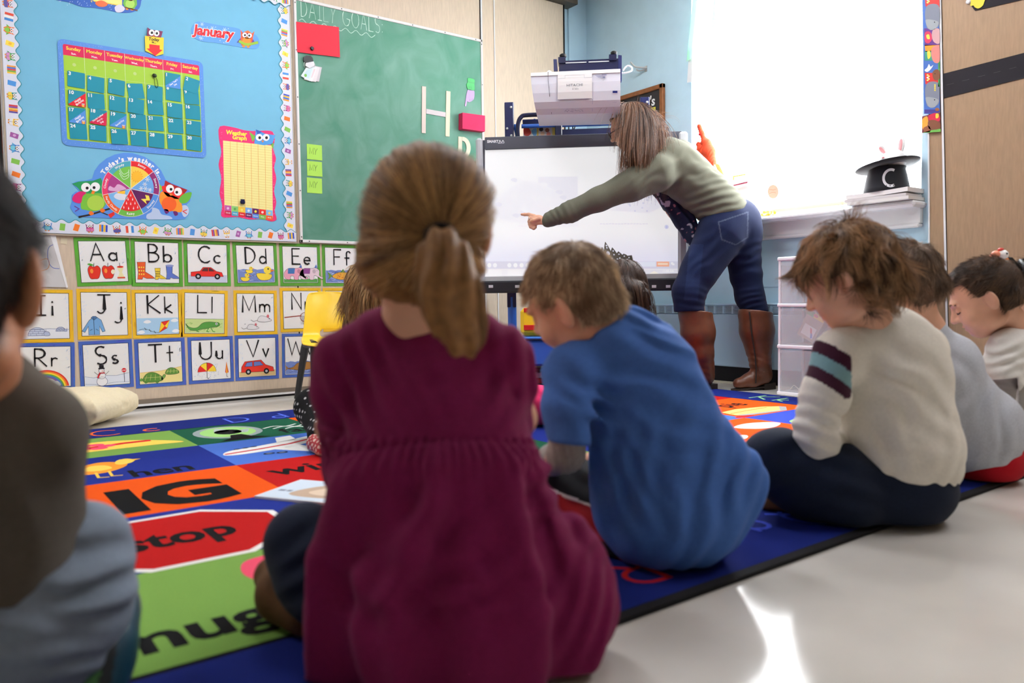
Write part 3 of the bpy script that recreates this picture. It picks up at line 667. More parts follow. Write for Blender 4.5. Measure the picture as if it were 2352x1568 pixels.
a.blob(ww((1985,860),(2060,780),(2190,750),(2170,860),(2100,930),(2010,930)),(104,184,62),4);a.poly(ww((1640,600),(1720,680),(1650,760)),(140,200,70),2)
for x,y,dx in((1830,690,18),(1965,740,-20)): a.ell(140+x/7.35,340+y/7.35,9.2,9.4,(255,255,255),5);a.ell(140+(x+dx)/7.35,340+(y+10)/7.35,3.2,3.2,(20,20,20),6)
a.poly(ww((1815,775),(1860,770),(1880,800),(1840,810)),(244,130,50),6)
for x,y in((1770,1080),(1925,1115)): a.blob(ww((x-40,y-40),(x+20,y-40),(x+40,y+10),(x-10,y+30)),(104,34,110),4)
a.line(ww((2115,1045),(2050,1070),(2110,1110)),2,(220,50,50),4)
# lettering round the arc
def arctext(a,s,R0,ang0,step,size,col,l,bold=.04,tune=None):
    ang=ang0
    for ch in s:
        wv,_=text_tris(ch,bold);adv=(wv[:,0].max()-wv[:,0].min() if len(wv) else .28)+.1
        ang-=adv*size*.5/R0
        px_,py_=cxw+R0*1.0*math.cos(ang),cyw-R0*.93*math.sin(ang)
        a.text(ch,px_,py_,-size,col,l,bold=bold,sx=-1,rot=math.pi/2-ang)
        ang-=adv*size*.5/R0
arctext(a,"Today's weather is...",70,math.radians(151),0,14.6,(255,255,255),3,.05)
# wheel disc: seven weather sectors with rims
SEC=[(90,38,(226,36,44),(250,212,80),'Sunny'),(38,-13,(146,40,110),(112,172,232),'Snowy'),(-13,-64,(84,146,222),(98,26,92),'Stormy'),(-64,-116,(112,188,74),(224,38,40),'Rainy'),(-116,-167,(238,96,40),(124,186,236),'Partly Cloudy'),(-167,-218,(230,56,106),(170,58,132),'Cloudy'),(142,90,(78,172,192),(120,194,74),'Windy')]
el=lambda r,d:(cxw+r*math.cos(math.radians(d)),cyw-r*.97*math.sin(math.radians(d)))
a.poly([el(66.5,d) for d in np.linspace(0,360,50,endpoint=False)],(245,240,240),6)
for d0,d1,rim,fill,t in SEC:
    D_=np.linspace(d0,d1,10);a.poly([el(65.5,d) for d in D_]+[(cxw,cyw)],rim,7);a.poly([el(53,d) for d in D_]+[(cxw,cyw)],fill,8)
    a.line([el(66,d0),(cxw,cyw)],1.1,(250,250,250),10)
    mid=(d0+d1)/2;flip=-165<mid<-15;R0=57 if not flip else 61.5
    size=7.2 if len(t)<9 else 6.6
    wd=[]
    for ch in t:
        wv,_=text_tris(ch,.03);wd.append((wv[:,0].max()-wv[:,0].min() if len(wv) else .25)+.09)
    tot=sum(wd)*size/R0;an=math.radians(mid)+(tot/2)*(-1 if flip else 1)
    for ch,w_ in zip(t,wd):
        an+= (1 if flip else -1)*w_*size*.5/R0
        x_,y_=cxw+R0*math.cos(an),cyw-R0*.97*math.sin(an)
        a.text(ch,x_,y_,-size,(255,255,255),11,bold=.03,sx=-1,rot=(math.pi/2-an) if not flip else (-math.pi/2-an))
        an+= (1 if flip else -1)*w_*size*.5/R0
p=el(32,64)
for k in range(14): t=k*2*math.pi/14;a.poly([(p[0]+11*math.cos(t-.2),p[1]+11*math.sin(t-.2)),(p[0]+15*math.cos(t),p[1]+15*math.sin(t)),(p[0]+11*math.cos(t+.2),p[1]+11*math.sin(t+.2))],(244,170,50),9)
a.ell(p[0],p[1],11.5,11,(250,190,50),10)
for r_,d_ in((34,18),(24,2),(44,30),(44,-4),(34,0)):
    q=el(r_,d_)
    for k in range(3): t=k*math.pi/3;a.line([(q[0]-5*math.cos(t),q[1]-5*math.sin(t)),(q[0]+5*math.cos(t),q[1]+5*math.sin(t))],1.3,(240,246,255),10)
a.poly(ww((1410,795),(1475,810),(1495,890),(1420,890),(1440,955),(1340,865),(1430,860)),(250,230,90),10)
for r_,d_ in((15,-90),(25,-80),(25,-104),(35,-74),(35,-90),(35,-106),(46,-70),(46,-82),(46,-96),(46,-110)):
    q=el(r_,d_);a.poly([(q[0],q[1]-4),(q[0]+1.5,q[1]+2),(q[0],q[1]+3.4),(q[0]-1.5,q[1]+2)],(250,225,225),10)
q=el(26,-150);a.ell(q[0]+1,q[1]-5,9,8,(252,196,50),9);a.blob([(q[0]-16,q[1]+6),(q[0]-10,q[1]-2),(q[0]+2,q[1]-1),(q[0]+14,q[1]+2),(q[0]+12,q[1]+12),(q[0]-4,q[1]+13)],(226,232,244),10)
q=el(34,176);a.blob([(q[0]-16,q[1]+6),(q[0]-14,q[1]-4),(q[0]-4,q[1]),(q[0]+4,q[1]-8),(q[0]+16,q[1]-4),(q[0]+24,q[1]+4),(q[0]+10,q[1]+8)],(226,178,214),10)
q=el(32,116)
for e in(-6,0,6): a.line([(q[0]-12,q[1]-14+e),(q[0]-3,q[1]+e),(q[0]+8,q[1]-4+e),(q[0]+10,q[1]-10+e)],1.1,(225,245,225),10,smooth=True)
tag(a.build('weather_chart'),"Today's weather is wheel with two owls below the calendar",'weather chart')
# ---- weather graph
a=art();sh=[(1410,815),(1500,822),(1560,838),(1620,845),(1700,842),(1748,850),(1762,900),(1752,960),(1770,1020),(1758,1080),(1772,1150),(1758,1230),(1772,1300),(1762,1360),(1774,1410),(1740,1425),(1680,1408),(1600,1412),(1520,1395),(1450,1400),(1418,1385),(1425,1320),(1408,1240),(1420,1150),(1402,1060),(1420,980),(1405,900)]
a.slab(spline(zz(*sh),3),.001,(232,46,112),0);a.blob(zz(*sh),(234,48,116),1,3)
for i in range(110):
    e=random.choice('lrb');y=random.uniform(850,1390)
    x={'l':random.uniform(1415,1430),'r':random.uniform(1752,1762)}.get(e,random.uniform(1430,1750))
    if e=='b': y=random.uniform(1398,1406)
    a.ell(x/2.8,y/2.8,.7,.7,(250,160,190),2,5)
a.poly(zz((1430,906),(1744,938),(1750,1404),(1440,1368)),(250,240,160),2)
L=lambda t,s:((1430+t*314+s*(10-t*4))/2.8,(906+t*32+s*(462+t*4))/2.8)
for k in range(1,26): a.line([L(0,k/29.),L(1,k/29.)],.5,(226,200,110),3)
for k in range(1,7): a.line([L(k/7,0),L(k/7,1)],.7,(236,160,70),3)
cols=[((196,90,170),(200,30,70)),((140,206,120),(80,170,200)),((250,205,70),(214,30,44)),((120,176,236),(110,40,110)),((100,30,96),(80,140,220)),((226,40,40),(120,190,80)),((130,190,236),(238,96,40))]
for k,(c1,c2) in enumerate(cols):
    a.poly([L(k/7+.004,.895),L((k+1)/7-.004,.895),L((k+1)/7-.004,.97),L(k/7+.004,.97)],c1,4);a.poly([L(k/7+.004,.97),L((k+1)/7-.004,.97),L((k+1)/7-.004,1.03),L(k/7+.004,1.03)],c2,4)
    q=L((k+.5)/7,.935);a.ell(q[0],q[1],3,3,[(235,200,230),(90,170,80),(250,230,120),(230,240,255),(250,230,80),(250,220,220),(250,220,110)][k],5,8)
    q=L((k+.5)/7,1.0);a.text(['Cloudy','Windy','Sunny','Snowy','Stormy','Rainy','Partly'][k],q[0],q[1]+.8,-3.6,(255,255,255),5,bold=.02,sx=-1,rot=.1)
a.text('Weather',1515/2.8,870/2.8,-13,(250,232,80),3,bold=.045,sx=-1,rot=.1);a.text('Graph',1535/2.8,900/2.8,-13,(250,232,80),3,bold=.045,sx=-1,rot=.1)
a.poly(zz((1640,835),(1700,862),(1766,872),(1745,930),(1690,936),(1630,925)),(84,160,226),4);a.poly(zz((1640,835),(1680,850),(1650,870)),(50,90,180),5);a.poly(zz((1598,850),(1640,880),(1620,915)),(120,190,70),4);a.poly(zz((1735,930),(1755,920),(1752,962)),(120,190,70),4)
for x in(1662,1706): a.ell(x/2.8,886/2.8,8,8,(255,255,255),6);a.ell(x/2.8+1,888/2.8,3.2,3.4,(20,20,20),7)
a.poly(zz((1676,905),(1692,907),(1684,920)),(240,130,40),7)
tag(a.build('weather_graph'),'tall pink Weather Graph chart with yellow columns and a blue owl','chart')
b=MB();q=Apx(1553/2.8,1302/2.8)+NA*(BASE+.009);b.box(q,(.024,.014,.018),bev=.004);b.tube([q+[-.010,0,.012],q+[.010,0,.012]],.003,8)
tag(b.build('clip',mat('navy_clip',(24,28,70),rough=.35)),'small navy clip on the sunny column of the weather graph','clip')
# ---- chalkboard
CX0,CX1,CZ0,CZ1=1.606,2.826,.83,2.135
cb=thing('chalkboard','green chalkboard with a white frame and DAILY GOALS chalked at the top','chalkboard',(2.2,DA,CZ0))
b=MB();b.b2((CX0+.012,DA-.012,CZ0+.012),(CX1-.012,DA-.0005,CZ1-.012))
CH=mat('green_chalkboard',(74,128,106),rough=.75,spec=.25)
nt=CH.node_tree;tc=nt.nodes.new('ShaderNodeTexCoord');mp=nt.nodes.new('ShaderNodeMapping');mp.inputs['Scale'].default_value=(1.5,1,1.1);mp.inputs['Rotation'].default_value=(0,.5,0)
n1=nt.nodes.new('ShaderNodeTexNoise');n1.inputs['Scale'].default_value=4;n1.inputs['Detail'].default_value=8;n1.inputs['Distortion'].default_value=1.2
cr=nt.nodes.new('ShaderNodeValToRGB');cr.color_ramp.elements[0].position=.3;cr.color_ramp.elements[0].color=(*lin((84,138,116)),1);cr.color_ramp.elements[1].position=.95;cr.color_ramp.elements[1].color=(*lin((128,166,152)),1)
nt.links.new(tc.outputs['Object'],mp.inputs[0]);nt.links.new(mp.outputs[0],n1.inputs['Vector']);nt.links.new(n1.outputs['Fac'],cr.inputs[0]);nt.links.new(cr.outputs[0],nt.nodes['Principled BSDF'].inputs['Base Color'])
b.build('writing_surface',CH,cb)
b=MB()
for lo,hi in [((CX0,CZ0),(CX1,CZ0+.016)),((CX0,CZ1-.016),(CX1,CZ1)),((CX0,CZ0),(CX0+.014,CZ1)),((CX1-.012,CZ0),(CX1,CZ1))]: b.b2((lo[0],DA-.018,lo[1]),(hi[0],DA-.0005,hi[1]),bev=.002)
b.build('frame',mat('white_enamel_frame',(236,234,232),rough=.35),cb)
for k in range(6):
    for q in [(CX0+.05+k*(CX1-CX0-.1)/5,DA-.018,zc) for zc in(CZ0+.008,CZ1-.008)]+[(xc,DA-.018,CZ0+.03+k*(CZ1-CZ0-.06)/5) for xc in(CX0+.007,CX1-.006)]:
        b=MB();b.ball(q,(.004,.002,.004),8);b.build('screw',mat('steel_screw',(120,120,120),rough=.3,metal=.9),cb)
a=Art(wallmap,NA,base=.0124)
CHALK=(200,220,208)
u0,v0=ap(690,45);u1,v1=ap(862,60)
letters(a,'DAILY GOALS:',*ap(690,39),.090,.0035,CHALK,0,gap=.13,jit=.5,sx=.60)
pts=[ap(690,48),ap(700,52)]
pts=[(CX0+.03+k*.0115,ap(690,50)[1]+.010*math.sin(k*1.15)+.002) for k in range(40)]
a.line(pts,.003,CHALK,0,smooth=True,jit=.3)
for k in range(26):
    x,z_=random.uniform(CX0+.1,CX1-.2),random.uniform(CZ0+.05,CZ1-.3);t=random.uniform(-.4,.6);ln=random.uniform(.02,.09)
    a.line([(x,z_),(x+ln*math.cos(t),z_+ln*math.sin(t))],.0012,(98,146,124),0,jit=.8)
o=a.build('chalk_lettering',cb,mat('chalk',attr=True,rough=.95,spec=.05))
CB=.0125
def flat(name,label,cat,pts,col,th=.0008,base=CB,group=None,m=None,extra=None,f=Apx):
    a=Art(f,NA,base=base+th);a.slab(pts,th,col,0);a.poly(pts,col,1)
    if extra: extra(a)
    return tag(a.build(name,None,m),label,cat,group)
q3=lambda *p:[(660+x/2.8,y/2.8) for x,y in p]
flat('paper_sheet','red construction paper held on the chalkboard top left corner','paper',q3((48,146),(322,181),(329,374),(54,341)),(208,58,72),base=.019,m=PAPER)
b=MB();c=Apx(660+148/2.8,319/2.8)+NA*.0242;b.lathe(c,[(.0085,-.005),(.010,-.003),(.010,.003),(.008,.006)],ax=[[.8,0,.6],[.6,0,-.8],[0,-1,0]],n=14)
tag(b.build('magnet',mat('black_magnet',(22,22,24),rough=.25)),'round black magnet on the red paper sheet','magnet')
# ring of picture cards on a black clip
hook=thing('magnetic_clip','black magnetic clip at the left side of the chalkboard, under the red paper','clip',tuple(Apx(707,135)))
b=MB();b.prism([Apx(660+x/2.8,y/2.8)+NA*CB for x,y in((94,395),(96,372),(112,362),(138,364),(152,378),(158,402),(108,412))],NA*.010);b.build('body',mat('black_magnet'),hook)
b=MB();b.prism([Apx(660+x/2.8,y/2.8)+NA*(CB+.001) for x,y in((108,412),(158,402),(165,428),(130,445),(106,430))],NA*.012);b.build('jaw',mat('white_plastic_jaw',(225,225,228),rough=.3),hook)
cr_=thing('ring_of_cards','metal ring of small white picture cards hanging from the black clip on the chalkboard','flash cards',tuple(Apx(712,170)))
a=Art(Apx,NA,base=.017)
for k,(s,cc) in enumerate([(((150,425),(214,438),(196,530),(142,520)),(205,200,205)),(((140,425),(200,440),(176,532),(122,522)),(228,222,224)),(((128,428),(182,440),(152,530),(98,515)),(240,236,236)),(((112,440),(165,436),(136,528),(78,494)),(222,234,236))]):
    a.slab(q3(*s),.0012,cc,k*4);a.poly(q3(*s),cc,k*4+1)
    if k==2: a.poly(q3((150,448),(172,450),(150,505),(128,500)),(235,200,205),k*4+2)
    if k==3: a.poly(q3((120,452),(150,450),(128,510),(95,492)),(196,222,228),k*4+2);a.blob(q3((100,485),(112,482),(116,495),(104,500)),(120,190,80),k*4+3)
a.build('cards',cr_)
b=MB();b.tube(spline([Apx(660+x/2.8,y/2.8)+NA*.019 for x,y in((110,400),(98,425),(108,442),(150,450),(170,432),(162,410))],4,True),.0012,6);b.build('ring',ALU,cr_)
for k,(y0,y1,y2,y3,nm) in enumerate([(331,335,368,366,'top'),(370,373,406,404,'middle'),(408,411,445,443,'bottom')]):
    def ex(a,y0=y0): letters(a,'MY',*(707,y0+23),-14,.9,(90,120,60),2,gap=.12,rot=.06,sx=-1) if False else None
    fr_=Frame((702.5,y0),(737,y1),(703.5,y3))
    a=Art(fr_,NA,base=CB+.001);w_,h_=fr_.w,fr_.h
    a.slab([(0,0),(w_,0),(w_,h_),(0,h_)],.001,(176,226,98),0);a.poly([(0,0),(w_,0),(w_,h_),(0,h_)],(178,228,100),1)
    letters(a,'MY',w_*.16,h_*.36,h_*.42,.0022,(96,126,70),2,gap=.14,sx=.8,rot=-.05)
    tag(a.build('sticky_note',None,PAPER),'lime green sticky note reading MY, the %s of the three on the chalkboard'%nm,'sticky note','MY sticky notes')
def woodstrip(label,pts,col,grp): flat('letter_piece',label,'letter piece',q3(*pts),col,th=.004,group=grp)
g_='letter building pieces on the chalkboard'
woodstrip('long pale pink strip forming the left post of the letter H',((858,558),(883,561),(881,860),(856,857)),(222,204,192),g_)
woodstrip('long cream strip forming the right post of the letter H',((1013,588),(1040,592),(1034,882),(1009,878)),(228,226,196),g_)
woodstrip('short grey crossbar strip of the letter H',((884,703),(1010,726),(1008,756),(884,733)),(214,204,206),g_)
woodstrip('cream upright strip of the letter D below the H',((1091,880),(1115,883),(1113,1040),(1089,1036)),(228,224,198),g_)
def pxarc(cx,cy,rx,ry,a0,a1,n=14): return [(cx+rx*math.cos(math.radians(t)),cy+ry*math.sin(math.radians(t))) for t in np.linspace(a0,a1,n)]
woodstrip('cream big curve of the letter D below the H',pxarc(1116,954,54,72,-90,90)+pxarc(1116,954,28,46,90,-90),(230,226,200),g_)
woodstrip('cream letter strip just above the hair of the girl in purple',((922,948),(950,955),(985,1060),(955,1060)),(228,218,190),g_)
def cut(label,pts,col,hi): 
    a=Art(Apx,NA,base=CB+.003);a.slab(spline(q3(*pts),3),.003,col,0);a.blob(q3(*pts),col,1,3)
    for h in hi: a.line(q3(*h),.6,tuple(int(c*.6) for c in col),2)
    tag(a.build('foam_hand',None,PLAST),label,'magnet','pointing hand magnets')
cut('green foam hand magnet near the right edge of the chalkboard',[(1152,506),(1175,508),(1196,518),(1194,545),(1196,580),(1180,586),(1155,580),(1146,560),(1144,545),(1152,530)],(48,160,78),[((1150,530),(1192,538)),((1160,560),(1162,578)),((1172,560),(1174,580))])
cut('lilac foam hand magnet pointing down below the green hand',[(1155,580),(1178,584),(1194,590),(1193,630),(1182,650),(1160,660),(1148,655),(1142,684),(1133,682),(1138,650),(1142,620),(1146,600)],(184,156,206),[((1165,655),(1166,640)),((1178,652),(1180,638))])
b=MB();o1=[Apx(660+x/2.8,y/2.8) for x,y in((1095,736),(1238,755),(1238,856),(1094,838))]
b.prism([p+NA*CB for p in o1],NA*.045);
tag(b.build('eraser',mat('crimson_foam',(196,40,84),rough=.8,noise=.04,nscale=80,bump=.2)),'crimson foam chalk eraser at the right edge of the chalkboard','eraser')
mk=thing('marker','black capped white marker clipped at the right edge of the chalkboard','marker',tuple(Apx(1088,390)))
b=MB();c0=Apx(1087,372)+NA*.03;c1=Apx(1088,386)+NA*.03;b.tube([c0,c1],.011,12);b.build('cap',BLACK,mk)
b=MB();b.tube([c1,Apx(1087,400)+NA*.03],.010,12);b.build('barrel',mat('white_plastic_jaw'),mk)
flat('paper_sheet','sliver of red paper on the wall panel left of the bulletin board','paper',[(-60,285),(3,290),(6,352),(-60,350)],(214,40,40),base=.0005,m=PAPER)
# child's drawing and tape
def drw(a):
    a.line(spline([(128,560),(113,567),(109,585),(113,605),(122,615),(136,617)],5,False),1.4,(90,110,190),2);a.line(spline([(93,598),(107,594),(113,604),(109,617),(93,622)],5,False),1.4,(214,140,70),2)
flat('drawing_sheet','white paper with blue and orange crayon curves hanging beside the dark haired child','drawing',[(40,538),(118,540),(154,660),(60,658)],(206,204,204),base=.004,m=PAPER,extra=drw)
a=Art(Apx,NA,base=.006);a.slab([(115,540),(127,538),(156,660),(152,661)],.012,(238,238,240),0);tag(a.build('paper_sheet',None,PAPER),'curled white paper edge beside the crayon drawing','paper')
for k,(p,lb) in enumerate([([(140,545),(155,547),(153,561),(139,559)],'square of masking tape on the wall left of the apple card'),([(148,634),(155,635),(153,650),(147,649)],'scrap of masking tape on the wall just above the Jj card')]):
    flat('tape_square',lb,'tape',p,(216,204,176),th=.0006,base=.0008,m=PAPER)
# ---- alphabet cards
def zc(*p): return [(x/2.673,530+y/2.673) for x,y in p]
GRN,YEL,BLU=(92,164,56),(238,188,44),(74,104,186)
BASEC=.0016
def wv(x0,x1,y,amp,n,ph=0): return [(x,y+amp*math.sin(ph+i*1.9)) for i,x in enumerate(np.linspace(x0,x1,n))]
INK=(30,30,40)
def outl(a,pts,col,l,w=.007,n=4,ink=INK): a.blob(pts,col,l,n);a.line(spline(pts,n),w,ink,l+1,closed=True)
def polyo(a,pts,col,l,w=.007,ink=INK): a.poly(pts,col,l);a.line(pts,w,ink,l+1,closed=True)
def pA(a):
    for x,c in((.28,0),(.58,1)): 
        outl(a,[(x-.13,.3),(x-.08,.4),(x,.37),(x+.08,.4),(x+.14,.3),(x+.09,.1),(x,.08),(x-.09,.1)],(222,52,36),4);a.ell(x-.05,.27,.035,.06,(246,150,60),6,8);a.line([(x,.37),(x+.01,.46)],.012,INK,6)
    a.blob([(.28,.42),(.2,.46),(.15,.44),(.22,.4)],(90,170,60),6);a.blob([(.74,.26),(.68,.3),(.64,.24),(.68,.18)],(248,240,210),7)
    a.poly([(.78,.34),(.92,.34),(.88,.22),(.93,.1),(.78,.1),(.83,.22)],(240,232,180),4);a.ell(.85,.36,.075,.025,(222,60,40),6,10);a.rect(.77,.07,.94,.11,(214,90,60),5);a.line([(.85,.36),(.84,.46)],.01,INK,6)
def boot(a,x,y,s,c,d=None):
    P_=[(x,y+s),(x+s*.45,y+s*1.02),(x+s*.42,y+s*.45),(x+s*.8,y+s*.2),(x+s*.95,y+s*.06),(x+s*.5,y+s*.05),(x+s*.3,y+s*.14),(x+s*.25,y),(x,y),(x+s*.05,y+s*.4)]
    polyo(a,P_,c,4)
    if d: 
        for i in range(9): a.ell(x+s*(.1+.12*(i%3)),y+s*(.3+.2*(i//3)),s*.04,s*.05,d,6,7)
def pB(a): boot(a,.04,.08,.42,(228,90,40),(250,220,80));boot(a,.44,.08,.28,(240,206,60),(40,40,40));boot(a,.7,.09,.34,(96,120,200));a.ell(.785,.43,.1,.03,(150,160,210),7,10)
def car(a,y,c,van=0):
    if van: P_=[(.06,y+.02),(.07,y+.16),(.16,y+.3),(.6,y+.33),(.72,y+.2),(.93,y+.13),(.95,y+.02)];wn=[[(.16,y+.17),(.21,y+.27),(.36,y+.29),(.36,y+.17)],[(.4,y+.17),(.4,y+.29),(.57,y+.29),(.66,y+.19)]]
    else: P_=[(.07,y+.03),(.07,y+.14),(.3,y+.17),(.38,y+.27),(.58,y+.27),(.72,y+.17),(.86,y+.14),(.9,y+.03)];wn=[[(.34,y+.17),(.4,y+.24),(.5,y+.25),(.5,y+.17)],[(.53,y+.17),(.53,y+.25),(.58,y+.24),(.67,y+.17)]]
    polyo(a,P_,c,4)
    for q in wn: polyo(a,q,(110,130,200) if van else (90,50,50),6)
    for x in(.25,.74): a.ell(x,y+.03,.075,.075,(30,30,34),7,14);a.ell(x,y+.03,.035,.035,(200,200,205),8,10)
def pC(a): a.rect(.01,.01,.99,.2,(206,212,232),3);car(a,.13,(224,44,38))
def duck(a,x,y,s,fl=1):
    outl(a,[(x-fl*s*.5,y+s*.1),(x-fl*s*.3,y-s*.3),(x+fl*s*.3,y-s*.3),(x+fl*s*.5,y),(x+fl*s*.15,y+s*.1)],(248,220,70),5);a.ell(x+fl*s*.22,y+s*.32,s*.26,s*.25,(248,222,76),7,12);a.poly([(x+fl*s*.42,y+s*.36),(x+fl*s*.7,y+s*.3),(x+fl*s*.42,y+s*.2)],(236,130,40),8);a.ell(x+fl*s*.26,y+s*.4,s*.05,s*.06,INK,8,7)
def waves(a,y1,c=(120,140,200)):
    a.poly([(.01,.01),(.99,.01),(.99,y1)]+wv(.99,.01,y1,.012,14),c,3)
    for i in range(26): x,y=random.uniform(.03,.85),random.uniform(.03,y1-.04);a.line(wv(x,x+.12,y,.012,4,random.random()*6),.007,(60,70,140) if i%2 else (226,232,246),4)
def pD(a): waves(a,.36);duck(a,.32,.32,.2);duck(a,.2,.12,.24);duck(a,.72,.2,.42)
def eleph(a,x,s,c,rug):
    outl(a,[(x-.2*s,.12),(x-.22*s,.28),(x-.1*s,.4),(x+.1*s,.4),(x+.2*s,.42),(x+.3*s,.34),(x+.3*s,.2),(x+.4*s,.14),(x+.36*s,.1),(x+.24*s,.18),(x+.16*s,.2),(x+.14*s,.09),(x+.04*s,.09),(x+.02*s,.18),(x-.06*s,.18),(x-.08*s,.09)],c,5)
    a.poly([(x-.12*s,.4),(x+.06*s,.4),(x+.04*s,.25),(x-.13*s,.25)],rug,7);a.ell(x+.16*s,.32,.05,.06,tuple(int(v*.85) for v in c),7,10);a.ell(x+.24*s,.34,.01,.012,INK,8,6);a.poly([(x+.17*s,.42),(x+.25*s,.42),(x+.22*s,.52)],(90,120,190),8)
def pE(a): a.poly([(.01,.01),(.99,.01)]+wv(.99,.01,.1,.015,18),(90,160,80),3);eleph(a,.27,1.1,(238,168,190),(70,120,180));eleph(a,.72,1.1,(240,214,224),(150,80,150))
def pF(a):
    waves(a,.36);outl(a,[(.2,.19),(.4,.3),(.65,.3),(.9,.2),(.65,.11),(.4,.1)],(232,170,60),6);a.poly([(.22,.2),(.05,.32),(.1,.19),(.06,.08)],(110,150,70),7);a.poly([(.45,.3),(.55,.4),(.62,.3)],(90,140,70),7);a.ell(.8,.21,.02,.025,INK,8,7)
    for i in range(14): a.ell(random.uniform(.32,.72),random.uniform(.14,.26),.012,.012,(200,60,40),8,6)
def igl(a,x,y,r):
    a.ell(x,y,r,r*.95,(206,216,236),4,16,0,math.pi);A=arc(x,y,r,r*.95,0,180,14);a.line(A+[A[0]],.008,(90,100,150),5)
    for k in range(1,4): rr=r*math.sqrt(max(0,1-(k/4)**2));a.line([(x-rr,y+r*.95*k/4),(x+rr,y+r*.95*k/4)],.006,(90,100,150),5)
    for k in range(9): t=k%3;q=-r*.7+k//3*r*.6+t*.04;a.line([(x+q,y+r*.95*t/4),(x+q,y+r*.95*(t+1)/4)],.006,(90,100,150),5)
    outl(a,[(x+r*.75,y),(x+r*.75,y+r*.4),(x+r*1.1,y+r*.45),(x+r*1.3,y+r*.3),(x+r*1.3,y)],(190,202,230),6,ink=(90,100,150))
def pI(a): a.poly([(.01,.01),(.99,.01),(.99,.2),(.6,.22),(.3,.2),(.01,.17)],(238,242,250),3);a.line([(.01,.18),(.3,.21),(.6,.22),(.99,.2)],.007,(90,110,160),4);igl(a,.34,.07,.19);igl(a,.82,.16,.1)
def pJ(a):
    polyo(a,[(.16,.36),(.24,.42),(.34,.42),(.42,.36),(.5,.1),(.44,.08),(.38,.22),(.38,.02),(.14,.02),(.14,.22),(.06,.08),(.0,.11)],(120,172,222),4);a.line([(.26,.42),(.26,.02)],.008,INK,6);polyo(a,[(.2,.42),(.26,.36),(.34,.42),(.3,.45),(.24,.45)],(90,130,180),6);a.line([(.17,.12),(.22,.15)],.008,INK,6);a.line([(.35,.12),(.3,.15)],.008,INK,6)
def pK(a):
    a.rect(.01,.01,.99,.4,(176,214,242),3)
    for x,y in((.25,.3),(.9,.32),(.92,.06),(.1,.05)): a.blob([(x-.09,y),(x-.03,y+.05),(x+.05,y+.05),(x+.09,y),(x,y-.03)],(246,250,254),4)
    polyo(a,[(.58,.3),(.78,.34),(.72,.15),(.52,.04)],(226,50,40),5);a.poly([(.78,.34),(.72,.15),(.66,.2)],(250,220,60),7);a.poly([(.58,.3),(.66,.2),(.52,.04)],(250,210,50),7);a.line(spline([(.52,.04),(.4,.06),(.3,.1),(.2,.14),(.06,.12)],4,False),.007,INK,6)
    for x,y in((.42,.06),(.31,.1),(.2,.14)): a.line([(x-.02,y+.03),(x+.02,y-.03)],.01,INK,6)
def pL(a):
    a.rect(.01,.01,.99,.36,(206,226,150),3);a.line([(.01,.36),(.99,.36)],.008,(60,110,70),4)
    for i in range(30): x,y=random.uniform(.03,.9),random.uniform(.03,.3);a.line([(x,y),(x+.05,y+.02)],.008,(120,180,80),4)
    outl(a,[(.02,.24),(.12,.15),(.3,.14),(.45,.26),(.62,.29),(.75,.28),(.86,.27),(.88,.2),(.78,.16),(.66,.15),(.56,.12),(.4,.1),(.3,.07),(.12,.09)],(88,158,70),5);a.ell(.8,.24,.03,.03,(236,236,240),7,9);a.ell(.8,.24,.015,.016,INK,8,7)
    for x,t in((.36,-.06),(.66,.05),(.6,-.05)): a.line([(x,.13),(x+t,.05),(x+t+.05,.04)],.02,(88,158,70),7)
def mouse(a,x,y,s,fl):
    outl(a,[(x-fl*s*.5,y),(x-fl*s*.3,y+s*.35),(x+fl*s*.1,y+s*.32),(x+fl*s*.5,y+s*.12),(x+fl*s*.55,y),(x,y-s*.1)],(236,234,234),5);a.ell(x+fl*s*.3,y+s*.34,s*.1,s*.13,(214,110,120),7,9);a.ell(x+fl*s*.4,y+s*.14,s*.03,s*.04,INK,7,6);a.line(spline([(x-fl*s*.5,y+.02),(x-fl*s*.8,y-.01),(x-fl*s,y+.03)],4,False),.009,(90,80,90),5)
def pM(a): mouse(a,.72,.28,.36,1);mouse(a,.4,.08,.3,1);a.ell(.2,.2,.01,.01,INK,4,5)
def pN(a):
    a.line([(.03,.3),(.5,.34)],.025,(150,60,50),4);a.line(arc(.6,.3,.13,.12,0,360,16),.014,(130,50,40),6)
    for k in range(6): a.line([(.48+k*.045,.38),(.56+k*.02,.1)],.005,INK,5);a.line([(.48,.32-k*.04),(.72,.32-k*.04)],.005,INK,5)
def pR(a):
    for k,c in enumerate([(216,44,40),(240,130,40),(250,216,60),(96,170,70),(70,120,200),(130,80,170)]): a.ring(.5,-.05,.44-k*.033,.473-k*.033,math.radians(8),math.radians(172),c,4,22)
    for x in(.28,.42,.56,.7): a.blob([(x-.1,.02),(x-.06,.13),(x+.04,.14),(x+.1,.03)],(236,242,250),5);a.line(spline([(x-.1,.03),(x-.05,.13),(x+.04,.14),(x+.1,.04)],4,False),.006,(110,130,180),6)
